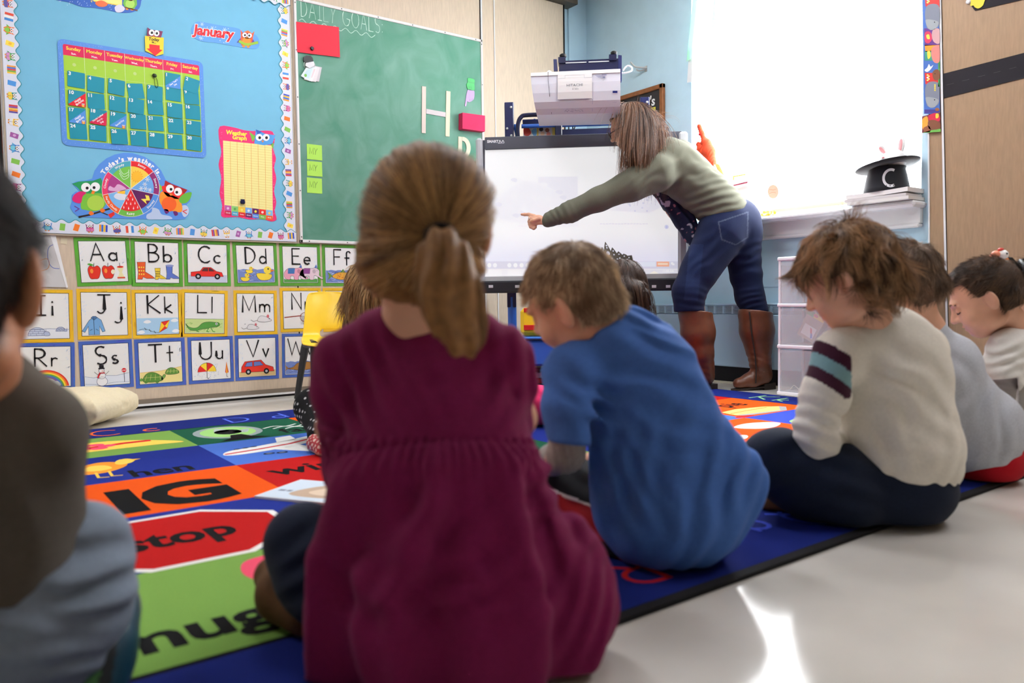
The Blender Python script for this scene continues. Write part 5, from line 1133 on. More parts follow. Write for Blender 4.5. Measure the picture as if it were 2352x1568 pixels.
# hat, rabbit and magazines on the sill
ZS=ZSILL+.0005
hb=sp(2040,452,XB-.05);ht_=sp(2043,384,XB-.05)
zb=ZS+.052
hat=thing('top_hat','black top hat standing upside down on magazines with a white letter C','hat',(hb[0],hb[1],zb))
tl=np.array([0,.22,1.]);tl/=np.linalg.norm(tl);hx=np.array([1.,0,0]);hy=np.cross(tl,hx)
HC=np.array([XB-.062,hb[1]+.002,zb]);Hh=ht_[2]-zb+.004
FELT=mat('black_felt',(24,25,30),rough=.85,noise=.1,nscale=90,sheen=.3)
tilt=np.array([0,.0,1.])
b=MB();b.lathe(HC,[(.0,.001),(.098,.0),(.103,.004),(.101,.02),(.090,Hh*.6),(.082,Hh-.02),(.084,Hh-.006),(.080,Hh-.006),(.078,Hh-.02),(.0,Hh-.03)],ax=[[1,0,0],[0,1,0],[0,0,1]],n=40);b.build('crown',FELT,hat,True)
ba=np.array([[1,0,0],[0,.97,.22],[0,-.22,.97]])
b=MB();b.lathe(HC+np.array([0,-.004,Hh-.004]),[(.078,-.002),(.120,-.004),(.142,.004),(.144,.008),(.140,.009),(.118,.002),(.078,.003)],ax=[[1,0,0],[0,.98,-.17],[0,.17,.98]],n=48);b.build('brim',FELT,hat,True)
# the letter C wraps round the crown, facing the room
b=MB();A=[math.radians(t) for t in np.linspace(62,298,26)]
cdir=np.arctan2(-.55,-1.)   # facing direction of the letter
def crownpt(s_,zz_): 
    r=.103-.02*(zz_/Hh)*1.05+.0012;th=cdir+s_/r*-1;return HC+np.array([r*math.cos(th),r*math.sin(th),zz_])
HZ=Hh*.46;inner=[crownpt(-(.004+.026*math.cos(t))-.012,HZ+Hh*.26*math.sin(t)) for t in A];outer=[crownpt(-(.004+.037*math.cos(t))-.012,HZ+Hh*.36*math.sin(t)) for t in A]
V=[];
for i_,o_ in zip(inner,outer): V+=[i_,o_]
b.add(V,[(2*i,2*i+1,2*i+3,2*i+2) for i in range(len(A)-1)]);b.build('letter',mat('white_felt',(225,225,228),rough=.8),hat)
rab=thing('plush_rabbit','white plush rabbit with pink ears peeking out of the black top hat','plush toy',tuple(HC+np.array([0,0,Hh])))
FUR=mat('white_plush',(240,238,236),rough=.95,bump=.6,bscale=240,sheen=.5)
rc=sp(2056,362,XB-.06)
s=Solid();s.ell(rc+[0,.002,-.01],(.052,.054,.05)).ell(rc+[-.035,.022,-.008],(.03,.03,.026),k=.02).ell(rc+[-.050,-.010,-.014],(.022,.026,.018),k=.01).ell(rc+[-.03,.062,-.04],(.02,.022,.024),k=.01).fn(lambda p,D:D+.0012*vnoise(p,220))
V,F_=s.build(.0045);fastmesh('head',V,F_,FUR,rab)
for (p0,p1,lb) in (((2034,352),(2024,338),'l'),((2068,352),(2072,320),'r')):
    e0=sp(*p0,XB-.06);
    e1=sp(2022,336,XB-.09) if lb=='l' else sp(2072,319,XB-.06)
    ax_=e1-e0;ln=np.linalg.norm(ax_);ax_/=ln;n_=np.array([-1,.3,0]);n_-=ax_*(n_@ax_);n_/=np.linalg.norm(n_);w_=np.cross(ax_,n_)
    s=Solid();s.ell((e0+e1)/2,(ln*.62,.019,.009),[ax_,w_,n_]);V,F_=s.build(.003);ear=fastmesh('ear',V,F_,FUR,rab)
    s=Solid();s.ell((e0+e1)/2+n_*.0065,(ln*.52,.0125,.005),[ax_,w_,n_]);V,F_=s.build(.002);fastmesh('ear_lining',V,F_,mat('pink_satin',(238,166,170),rough=.7),ear)
b=MB();b.ball(rc+[-.045,-.012,.004],.005,10);b.ball(rc+[-.054,.032,.008],.004,10);b.build('eye',BLACK,rab)
b=MB();b.ball(rc+[-.066,.024,-.002],(.005,.007,.005),8);b.build('nose',mat('pink_satin'),rab)
for k,(z0,th,dy,lb,c) in enumerate([(ZS+.001,.015,0,'white magazine at the bottom of the pile under the top hat',(228,226,222)),(ZS+.0165,.013,.012,'grey white magazine in the middle of the pile under the top hat',(214,210,208)),(ZS+.030,.020,.004,'curved white magazine on top of the pile under the top hat',(236,234,232))]):
    b=MB();yc=(sp(1967,460)[1]+sp(2112,450)[1])/2+dy;w_=.30
    n=9;V=[];bend=.012*(k==2)
    for i in range(n):
        t=i/(n-1);y=yc+w_/2-w_*t;zz_=z0+bend*(t-.25)**2
        V+=[(XB-.155,y,zz_),(XB+.02,y,zz_),(XB+.02,y,zz_+th),(XB-.155,y,zz_+th)]
    Fm=[(4*i+a_,4*i+b_,4*i+4+b_,4*i+4+a_) for i in range(n-1) for a_,b_ in((0,1),(1,2),(2,3),(3,0))]+[(0,1,2,3),(4*n-4,4*n-3,4*n-2,4*n-1)]
    b.add(V,Fm);o=b.build('magazine',mat('magazine_cover_%s'%'abc'[k],c,rough=.4));tag(o,lb,'magazine',group='magazines under the top hat')
# hanging streamers at the window head
STR=mat('tissue_streamer',attr=True,rough=.8)
nt=STR.node_tree;tr=nt.nodes.new('ShaderNodeBsdfTranslucent');at_=[n for n in nt.nodes if n.type=='ATTRIBUTE'][0];nt.links.new(at_.outputs['Color'],tr.inputs['Color']);mx=nt.nodes.new('ShaderNodeMixShader');mx.inputs['Fac'].default_value=.5
out=[n for n in nt.nodes if n.type=='OUTPUT_MATERIAL'][0];nt.links.new(nt.nodes['Principled BSDF'].outputs[0],mx.inputs[1]);nt.links.new(tr.outputs[0],mx.inputs[2]);nt.links.new(mx.outputs[0],out.inputs['Surface'])
MINT,SKYB=(196,238,218),(186,226,242)
xs_=XB-.03
for px0,px1,pyb,c,lb,tw in ((1598,1582,140,MINT,'mint green streamer hanging at the left jamb of the window',.0),(1643,1639,64,SKYB,'pale blue streamer, second from the left of the window',.6),(1665,1669,112,MINT,'long mint green streamer, third from the left of the window',.2),(1728,1728,98,SKYB,'narrow pale blue streamer, fourth from the left of the window',.9),(1796,1792,74,MINT,'mint green streamer near the middle of the window',.3),(1864,1863,54,SKYB,'pale blue streamer right of the window middle',.1),(1944,1942,27,MINT,'short mint green streamer nearest the top hat side of the window',.1)):
    pt=sp(px0,-20,xs_);pb=sp(px1,pyb,xs_);zt=2.43
    pt=np.array([xs_,pt[1]+(pt[1]-pb[1])*.3,zt]);w_=.034;n=12;V=[]
    for i in range(n+1):
        t=i/n;c_=pt*(1-t)+pb*t;an=tw*math.sin(t*3.1);d=np.array([math.sin(an),math.cos(an),0])*w_/2;e=.014 if i==n else 0
        V+=[c_+d+[0,0,0],c_-d+[0,0,e]]
    me=mesh('streamer',V,[(2*i,2*i+1,2*i+3,2*i+2) for i in range(n)],STR,None,fcol=[lin(c)]*n)
    md=me.modifiers.new('s','SOLIDIFY');md.thickness=.0006
    tag(me,lb,'streamer',group='paper streamers over the window')
b=MB();b.b2((xs_-.004,WY0-.02,2.43),(xs_+.004,3.26,2.45));tag(b.build('streamer_rail',WHITE),'thin white rail above the window holding the streamers','rail')
a=Art(lambda x,y:sp(x,y,XB-.012),NB,base=.004);pp=[(1584,110),(1592,110),(1590,188),(1579,190)];a.slab(pp,.003,(235,238,240),0);tag(a.build('paper_strip',None,PAPER),'white paper strip below the mint streamer at the left edge of the window','paper')
# pointer: an orange knitted glove on a stick
gl=thing('pointer_stick','orange knitted glove pointer with a raised finger at the left window edge','pointer',tuple(sp(1640,372,XB-.1)))
GX=XB-.10
gp=lambda x,y,o=0:sp(x,y,GX)+np.array([o,0,0])
s=Solid();s.chain([gp(1606,290),gp(1612,306),gp(1619,327)],[.0125,.013,.015],k=.01).chain([gp(1622,330),gp(1628,350),gp(1633,364)],[.030,.034,.024],k=.02).cap(gp(1604,331),gp(1618,338),.014,.018,k=.012).ell(gp(1614,345,-.02),(.02,.018,.026),k=.01)
for i,(x,y) in enumerate(((1611,346),(1617,351),(1625,354))): s.cap(gp(x,y-10,-.022),gp(x,y,-.028),.012,.011,k=.006)
s.chain([gp(1629,362),gp(1632,368),gp(1634,373)],[.025,.027,.029],k=.01).fn(lambda p,D:D+.0012*np.sin(p[...,1]*500+p[...,2]*200))
V,F_=s.build(.0035);fastmesh('glove',V,F_,mat('orange_knit',(206,70,40),rough=.95,noise=.08,nscale=300,bump=.5,bscale=600),gl)
b=MB();b.tube([gp(1632,362),gp(1652,408),gp(1690,500)],.008,10);b.build('stick',mat('pale_dowel',(214,190,160),rough=.6),gl)
b=MB();b.lathe(gp(1611,309,-.013),[(.0075,0),(.0075,.004),(.004,.006)],ax=[[0,1,0],[0,0,1],[-1,0,0]],n=12);b.build('ring_bead',mat('red_bead',(190,40,50),rough=.2),gl)
# bits on the sill beside the teacher
def sillcard(name,label,cat,pts,col,x=XB-.02,th=.002): 
    a=Art(lambda px,py:sp(px,py,x),NB,base=0);a.slab(pts,th,col,0);a.poly(pts,col,1);return tag(a.build(name,None,PAPER),label,cat)
sillcard('paper_card','small yellow edged card standing behind the teacher on the sill','card',[(1683,404),(1712,399),(1712,402),(1686,407),(1686,414),(1683,414)],(250,226,110))
sillcard('document_stack','white papers standing on the sill behind the teacher','papers',[(1684,426),(1722,419),(1722,486),(1690,492)],(240,236,236),XB-.012)
sillcard('paper_card','dark red edged card leaning on the white papers behind the teacher','card',[(1684,424),(1717,416),(1717,420),(1684,427)],(150,70,90),XB-.03)
sillcard('yellow_sheet','pale yellow sheet by the orange glove pointer','paper',[(1638,372),(1652,378),(1664,404),(1640,396)],(250,232,150),XB-.02)
def tagx(a):pass
a=Art(lambda px,py:sp(px,py,XB-.012),NB,base=0);P_=pxarc(1775.5,440,12.5,16,0,360,24)[:-1];a.slab(P_,.002,(250,184,160),0);a.poly(P_,(250,186,162),1)
for y in(436,443): a.line([(x,y+random.uniform(-1.5,1.5)) for x in range(1767,1785,3)],.8,(236,140,110),2)
tag(a.build('round_tag',None,PAPER),'round peach paper tag with scribbled lines on the window blind','tag')
pl_=thing('dried_flowers','small bunch of yellow dried flowers lying on the window sill','flowers',tuple(sp(1765,492)))
b=MB();c=sp(1765,489,XB-.03);c[2]=ZS+.014
for i in range(26): d=np.array([random.uniform(-.03,.03),random.uniform(-.03,.03),random.uniform(-.012,.018)]);b.ball(c+d,random.uniform(.005,.010),6,col=random.choice([(240,206,90),(226,180,60),(250,226,140)]))
b.build('blossoms',PAPER,pl_,cols=True)
b=MB()
for i in range(5): b.tube([c,c+[random.uniform(-.05,0),random.uniform(-.06,.06),-.01]],.0015,5)
b.build('stems',mat('dry_stem',(150,130,70),rough=.9),pl_)
# paper strips on the partition at the right
xp=XB-.02
def xs(px,py): return onp(px,py,0,xp)
def cloudb(a,pts,c,l): a.blob(pts,c,l,4)
a=Art(xs,NB,base=.009)
pts=[(2120,-40),(2158,-40),(2161,262),(2124.5,262)]
a.slab(pts,.001,(58,96,170),0);a.poly(pts,(70,110,186),1)
for y0 in(-60,118): 
    a.poly([(2126,y0+50),(2160,y0+50),(2160,y0+78),(2128,y0+76)],(206,44,40),2)
    cloudb(a,[(2127,y0+90),(2135,y0+72),(2158,y0+74),(2160,y0+110),(2156,y0+124),(2148,y0+120),(2140,y0+126),(2131,y0+124)],(128,134,148),3)
    cloudb(a,[(2128,y0+108),(2140,y0+106),(2158,y0+112),(2150,y0+128),(2136,y0+128)],(160,166,170),4)
    a.ell(2149,y0+112,1.5,1.5,(40,40,40),5,7)
    for k in range(5): a.ell(2133+(k%2)*3,y0+55+k*3,2.4,2.2,(236,220,120) if k!=2 else (250,250,250),5,7)
a.poly([(2125,66),(2160,66),(2160,104),(2126,106)],(96,44,130),2);a.blob([(2127,76),(2138,74),(2144,88),(2136,100),(2127,96)],(206,50,90),3);a.blob([(2130,82),(2136,80),(2138,90),(2132,90)],(250,210,80),4)
a.poly([(2126,104),(2160,104),(2160,116),(2128,120)],(240,150,40),2);a.poly([(2126,118),(2160,116),(2160,140),(2126,140)],(60,150,120),2);a.blob([(2132,120),(2138,118),(2140,130),(2134,136)],(250,214,70),3)
cloudb(a,[(2144,72),(2152,66),(2160,70),(2160,100),(2148,98),(2143,86)],(206,160,160),4);cloudb(a,[(2142,114),(2150,106),(2160,108),(2160,142),(2148,144),(2142,130)],(214,130,120),4)
a.blob([(2126,162),(2132,156),(2136,148),(2140,154),(2146,150),(2140,160),(2132,166)],(244,244,244),4);a.blob([(2144,168),(2152,160),(2160,164),(2160,182),(2148,184)],(130,80,50),4);a.ell(2150,170,1.2,1.4,(20,20,20),5,6)
a.rect(2157,140,2161,200,(70,150,80),3)
for k in range(4): a.ell(2150,196+k*4-60*0,2,2,(240,220,70),5,6)
a.rect(2126,252,2160,261,(70,60,140),2);a.ell(2155,252,5,4,(150,90,50),4,8)
tag(a.build('paper_border_strip'),'upper animal patterned paper strip beside the window with grey elephants','paper strip',group='animal paper strips beside the window')
a=Art(xs,NB,base=.0096);pts=[(2120,268),(2161,258),(2163,302),(2120,306)]
a.slab(pts,.001,(140,60,60),0);a.poly(pts,(120,60,70),1);a.blob([(2121,275),(2132,268),(2134,285),(2126,298),(2121,294)],(244,166,60),2);a.blob([(2134,268),(2150,260),(2160,266),(2160,278),(2142,282)],(206,40,70),2);a.blob([(2152,262),(2158,262),(2158,270),(2152,272)],(250,210,70),3);a.blob([(2134,280),(2148,276),(2162,284),(2160,296),(2138,298)],(130,80,56),3);a.blob([(2124,294),(2136,290),(2140,302),(2126,304)],(150,90,60),3);a.poly([(2138,300),(2163,296),(2163,303),(2120,306)],(110,180,80),3)
tag(a.build('paper_border_strip'),'short animal patterned paper strip with an orange sunset at the lower end','paper strip',group='animal paper strips beside the window')
a=Art(xs,NB,base=.0025);pts=[(2165.5,170),(2420,104),(2430,160),(2166.5,226)];a.slab(pts,.001,(46,44,48),0);a.poly(pts,(48,46,50),1)
for k in range(7): x=2175+k*36;y=198-(x-2165)*.257;a.line([(x,y),(x+16,y-4)],.7,(92,90,92),2)
tag(a.build('road_strip',None,PAPER),'long dark paper road strip with faint centre dashes on the tan partition','paper strip')
a=Art(xs,NB,base=.0025);pts=[(2230,12),(2352,-30),(2420,-50),(2420,-22),(2352,-1),(2240,25)];a.slab(pts,.001,(46,44,48),0);a.poly(pts,(50,48,52),1);tag(a.build('road_strip',None,PAPER),'dark paper strip behind the yellow cut-out at the top right','paper strip')
a=Art(xs,NB,base=.005);pts=[(2232,-30),(2272,-30),(2262,4),(2258,14),(2248,20),(2240,17),(2237,13),(2230,14),(2231,4)];a.slab(spline(pts,3),.001,(224,210,80),0);a.blob(pts,(226,212,84),1,3);tag(a.build('paper_cutout',None,PAPER),'yellow paper cut-out at the top right on the tan partition','cut-out')
b=MB();b.lathe(xs(2225,4),[(.010,0),(.011,.004),(.007,.008)],ax=[[0,1,0],[0,0,1],[-1,0,0]],n=14);tag(b.build('magnet',WHITE),'small round white magnet beside the yellow cut-out','magnet')
# translucent drawer tower
dt=thing('drawer_tower','translucent white plastic drawer tower under the window beside the brown boots','drawers',(3.55,2.05,0))
TX0,TX1,TY0,TY1=3.44,3.66,1.72,2.352
FRM=mat('frosted_white_rail',(250,248,252),rough=.4,spec=.4)
CLR=mat('frosted_clear_plastic',(252,252,255),rough=.25,spec=.4,alpha=.24)
ZT=[0,.025,.245,.27,.45,.475,.68,.70]
b=MB()
for z0,z1 in((.0,.02),(.238,.258),(.448,.466),(.68,.70)): b.b2((TX0-.006,TY0-.006,z0),(TX1+.006,TY1+.006,z1),bev=.005)
for y in(TY0,TY1-.012):
    for x in(TX0,TX1-.012): b.b2((x,y,.01),(x+.012,y+.012,.69))
b.build('frame',FRM,dt)
b=MB();b.b2((TX1-.006,TY0+.01,.02),(TX1-.003,TY1-.01,.68));b.b2((TX0+.01,TY0+.001,.02),(TX1-.01,TY0+.004,.68));b.b2((TX0+.01,TY1-.004,.02),(TX1-.01,TY1-.001,.68));b.build('shell',CLR,dt)
for k,(z0,z1) in enumerate(((.022,.236),(.260,.446),(.468,.678))):
    b=MB();t=.003;x0,x1_,y0,y1=TX0-.004,TX1-.01,TY0+.016,TY1-.016
    b.b2((x0,y0,z0),(x0+t,y1,z1-.004));b.b2((x1_-t,y0,z0),(x1_,y1,z1-.02));b.b2((x0,y0,z0),(x1_,y0+t,z1-.02));b.b2((x0,y1-t,z0),(x1_,y1,z1-.02));b.b2((x0,y0,z0),(x1_,y1,z0+t))
    d=b.build('drawer',CLR,dt)
    b=MB();b.b2((x0-.014,(y0+y1)/2-.07,z1-.03),(x0,(y0+y1)/2+.07,z1-.012),bev=.004);b.build('handle',FRM,d)
cbx=thing('crayon_box','cardboard crayon box with green and yellow top tilted inside the middle drawer','box',(TX0+.07,2.2,.3))
b=MB();tt=math.radians(28);cc=np.array([TX0+.06,2.19,.352]);axb=np.array([[1,0,0],[0,math.cos(tt),math.sin(tt)],[0,-math.sin(tt),math.cos(tt)]])
b.box(cc,(.05,.10,.14),axb);b.build('carton',mat('grey_card_box',(170,160,150),rough=.7),cbx)
a=Art(lambda u,v:cc+axb[0]*-.025+axb[1]*(-u)+axb[2]*v,axb[0]*-1,base=.0006)
a.rect(-.05,.045,-.01,.07,(70,150,90),1);a.rect(-.01,.045,.05,.07,(240,210,80),1);a.ell(.0,.058,.014,.008,(210,60,60),2,12);a.rect(-.035,-.055,.035,.0,(226,222,222),1);a.poly([(.0,-.005),(.012,-.01),(.022,-.03),(.012,-.03)],(200,60,70),2);a.poly([(.014,-.03),(.024,-.03),(.034,-.05),(.024,-.055)],(70,110,190),2)
a.build('print',cbx)
for k,(dy,c) in enumerate(((2.30,(220,216,190)),(2.255,(206,206,204)),(2.23,(226,220,200)))):
    b=MB();o=np.array([TX0+.03,dy,.03]);b.tube(spline([o,o+[.01,-.012,.02],o+[.02,-.02,.012],o+[.012,-.04,.003]],3,False),.002,5);tag(b.build('paper_scrap',mat('paper_curl_%s'%'abc'[k],c,rough=.8)),['pale curl of paper at the left in the bottom drawer','grey curl of paper in the middle of those in the bottom drawer','cream curl of paper rightmost of those in the bottom drawer'][k],'paper scrap',group='paper curls in the bottom drawer')
# ================================================================ alphabet rug
RX0,RX1,RY0,RY1=-.50,3.366,.838,3.478;RT=.009
rug=thing('alphabet_rug','large blue alphabet rug with coloured word squares on the classroom floor','rug',(1.4,2.1,0))
RUGM=mat('cut_pile_carpet',attr=True,rough=.95,spec=.1,noise=.10,nscale=420,bump=.5,bscale=700)
a=Art(lambda x,y:(x,y,RT),np.array([0,0,1.]),dz=.0002)
RB=(23,37,112)
NVY=(18,18,22)
b=MB();b.b2((RX0,RY0,.0005),(RX1,RY1,RT-.0003));b.build('binding',mat('black_rug_binding',(22,22,24),rough=.9),rug)
e=.022;a.rect(RX0+e,RY0+e,RX1-e*.3,RY1-e*.3,RB,0)
YR=[1.105,1.53,1.957,2.385,2.81,3.222];XR=[3.112-.4785*k for k in range(7,-1,-1)]
XL,XRr=-.245,3.112
XR=[XL,.09,.718,1.196,1.675,2.153,2.632,3.112]
a.rect(XL-.008,YR[0]-.012,XRr+.008,YR[0],NVY,1);a.rect(XL-.008,YR[-1],XRr+.008,YR[-1]+.008,NVY,1);a.rect(XL-.008,YR[0],XL,YR[-1],NVY,1);a.rect(XRr,YR[0],XRr+.008,YR[-1],NVY,1)
LGR=(118,158,74);RED=(172,18,18);ORG=(218,80,14);LBL=(74,112,196);DGR=(24,84,60);BL=(28,44,128);BL2_=(54,74,176)
grid=[[RED,LGR,BL,ORG,DGR,LBL,BL],[ORG,BL,RED,LGR,BL,ORG,BL2_],[LGR,ORG,RED,DGR,BL,LBL,ORG],[DGR,BL,LBL,RED,LGR,BL,RED],[BL,LGR,DGR,ORG,LBL,RED,BL]]
for j,row in enumerate(grid):
    for i,c in enumerate(row): a.rect(XR[i],YR[j],XR[i+1],YR[j+1],c,2)
fl=lambda *p:[tuple(onp(x,y,2,RT)[:2]) for x,y in p]
K=(16,16,18)
a.text('IG',.335,2.012,.345,K,3,bold=.055,align='l',sx=.86)
a.text('hen',.437,2.412,.150,K,3,bold=.025,align='l',sx=.8)
a.text('fan',1.045,2.862,.15,K,3,bold=.02,align='l',sx=.82)
a.text('win',.757,2.16,.17,K,3,bold=.02,align='l',sx=.9)
a.poly(arc(.395,1.722,.245,.245,-67.5,247.5,8)[:8] if False else [( .395+.25*math.cos(math.radians(22.5+45*k)),1.722+.215*math.sin(math.radians(22.5+45*k))) for k in range(8)],(236,236,232),3)
P8=fl((300,1208),(430,1184),(578,1185),(616,1206),(558,1272),(408,1302),(296,1302))
a.poly([( .395+.232*math.cos(math.radians(22.5+45*k)),1.722+.197*math.sin(math.radians(22.5+45*k))) for k in range(8)],RED,4)
a.text('stop',.395,1.672,.165,K,5,bold=.03,sx=.78)
a.text('mug',.415,1.168,.145,K,3,bold=.03,align='r',sx=.98)
a.blob([(.45,1.34),(.50,1.33),(.56,1.36),(.57,1.43),(.55,1.48),(.46,1.48),(.43,1.41)],(226,80,106),3);a.ring(.59,1.41,.02,.035,-1.6,1.6,(226,80,106),3)
# hen, board and fan pictures
a.blob([(.30,2.56),(.33,2.66),(.39,2.71),(.44,2.68),(.46,2.63),(.43,2.57),(.37,2.53)],(238,150,50),3);a.blob([(.335,2.60),(.36,2.66),(.40,2.65),(.41,2.59),(.37,2.57)],(248,206,90),4);a.blob([(.43,2.66),(.445,2.71),(.475,2.72),(.49,2.68),(.47,2.64),(.44,2.63)],(248,206,90),4);a.poly([(.485,2.70),(.51,2.69),(.487,2.675)],(248,190,60),5)
for x in(.36,.395): a.line([(x,2.55),(x-.004,2.47),(x+.02,2.462)],.008,(240,196,80),4)
a.blob([(.28,2.98),(.36,3.10),(.48,3.12),(.60,3.05),(.70,2.93),(.60,2.93),(.46,2.93),(.34,2.93)],(250,206,90),3);a.line([(.30,3.02),(.42,3.01),(.52,3.035),(.60,3.035)],.034,(206,30,40),4)
for t in range(5): a.ell(.42+.045*math.cos(t*1.256),3.02+.04*math.sin(t*1.256),.03,.026,(236,80,110),5,10)

a.ell(.885,3.03,.125,.15,(150,160,160),3,24);a.ell(.885,3.03,.10,.125,(156,206,120),4,24);a.ell(.885,3.03,.05,.06,K,5,14);a.blob([(.84,3.04),(.87,3.14),(.90,3.06)],(176,186,180),5);a.blob([(.90,3.02),(.97,3.06),(.94,2.98)],(176,186,180),5);a.poly([(.80,2.83),(.98,2.83),(.93,2.88),(.91,2.95),(.87,2.95),(.85,2.88)],K,5)
for k,y in enumerate((3.02,2.99,2.955)): a.line(spline([(1.02+.03*k,y),(1.07+.03*k,y+.03),(1.11+.03*k,y),(1.16+.02*k,y+.03)],4,False),.010,(240,240,236),3)
a.blob([(.735,2.57),(.78,2.545),(.90,2.56),(1.02,2.60),(1.14,2.69),(1.17,2.74),(1.12,2.75),(1.0,2.70),(.88,2.66),(.77,2.63)],(240,240,236),3);a.line([(.745,2.58),(.86,2.60),(.98,2.63),(1.13,2.71)],.016,(206,30,40),4);a.poly([(.90,2.56),(.98,2.45),(1.03,2.45),(1.0,2.59)],(240,240,236),3);a.poly([(.95,2.68),(.98,2.78),(1.04,2.79),(1.03,2.70)],(240,240,236),3)
for x,y in((.80,2.645),(.83,2.65),(.86,2.656)): a.ell(x,y,.012,.008,K,5,8)
for x,y in((.86,2.50),(.90,2.49)): a.ell(x,y,.02,.014,K,5,8);a.ell(x,y,.012,.008,(120,130,150),6,8)

# squares further right
a.text('pie',2.90,2.185,.155,K,3,bold=.02,sx=.85)
a.poly([(2.66,2.02),(2.92,1.985),(3.02,2.06),(2.96,2.10),(2.80,2.13),(2.68,2.11)],(246,206,120),3);a.line([(2.68,2.06),(2.80,2.07),(2.95,2.075)],.008,(226,110,50),4);a.poly([(2.66,2.02),(2.92,1.985),(3.02,2.06),(3.03,2.03),(2.94,1.965),(2.68,1.985)],(160,162,164),4)
a.ell(2.66,1.975,.06,.02,(220,40,40),4,12)
a.blob([(2.66,1.72),(2.72,1.66),(2.80,1.68),(2.84,1.76),(2.76,1.80),(2.68,1.78)],(160,206,140),3);a.blob([(2.70,1.75),(2.76,1.80),(2.84,1.76),(2.78,1.74)],(60,140,90),4);
a.blob([(2.40,1.83),(2.50,1.86),(2.60,1.83),(2.62,1.78),(2.52,1.74),(2.44,1.76)],(238,238,236),3);a.blob([(2.36,1.76),(2.42,1.74),(2.44,1.70),(2.36,1.68)],ORG,4);a.blob([(2.18,1.72),(2.25,1.74),(2.30,1.70),(2.24,1.66),(2.18,1.68)],(236,236,232),3)

# letters round the border, tops facing outwards
bc=[(240,110,40),(80,110,226),(214,40,46),(110,200,110),(250,206,70)]
GLY['h']=([[(0,0),(0,1)],[(0,.3)]+arc(.19,.3,.19,.2,180,0,6)+[(.38,0)]],.4)
GLY['q']=GLY['q'];seq='CD'
for k,ch_ in enumerate(seq):
    x=.46+k*.50 if k<1 else (.975+(k-1)*.42)
    c=[(240,104,34),(86,112,224),(110,200,110),(240,104,34),(214,40,46),(86,112,224),(250,206,70)][k];letters(a,ch_,x,3.262,.135,.011,c,3,jit=0,sx=1.0);letters(a,ch_.lower(),x+.18,3.262,.125,.011,c,3,jit=0)
for k,(ch_,y) in enumerate((('K',2.33),)): c=[(150,206,150),(240,104,34),(86,112,224)][k];letters(a,ch_,3.175,y,.13,.012,c,3,jit=0,rot=-math.pi/2);letters(a,ch_.lower(),3.175,y-.13,.12,.012,c,3,jit=0,rot=-math.pi/2)
for ch_,x,c in(('Q',1.60,(62,84,206)),('R',1.02,(206,34,40))):
    if ch_ in GLY or ch_ in 'QP':
        if ch_=='Q': GLY['Q']=([arc(.4,.5,.4,.5,0,360,16),[(.5,.3),(.85,-.02)]],.8)
        if ch_=='P': GLY['P']=([[(0,0),(0,1)],[(0,1)]+arc(.2,.74,.3,.26,90,-90)+[(0,.48)]],.55)
        letters(a,ch_,x,1.045,.13,.011,c,3,jit=0,rot=math.pi);letters(a,ch_.lower(),x-.17,1.045,.13,.011,c,3,jit=0,rot=math.pi)
a.build('pile',rug,RUGM)
# ================================================================ people
FW=np.array([-BACK[0],-BACK[1],0]);FW/=np.linalg.norm(FW)
RT_=np.array([RIGHT[0],RIGHT[1],0]);RT_/=np.linalg.norm(RT_)
UPW=np.array([0,0,1.])
SKIN=mat('fair_skin',(222,170,142),rough=.5,spec=.35,sss=.12,noise=.03,nscale=60)
SKIN2=mat('tan_skin',(176,118,84),rough=.5,spec=.35,sss=.1,noise=.03,nscale=60)
def cloth(name,col,noise=.05,ns=140,bump=.25,bs=900,sheen=.05,attr=False,rough=.88): return mat(name,col,rough=rough,spec=.15,noise=noise,nscale=ns,bump=bump,bscale=bs,sheen=sheen,attr=attr)
def person(label,base,group='pupils sitting on the alphabet rug'): return thing('person',label,'person',tuple(base),group=group)
def frame(F,U): F=nz(np.array(F,float));U=np.array(U,float);U=nz(U-F*(U@F));return F,U,np.cross(U,F)   # forward, up, the person's left
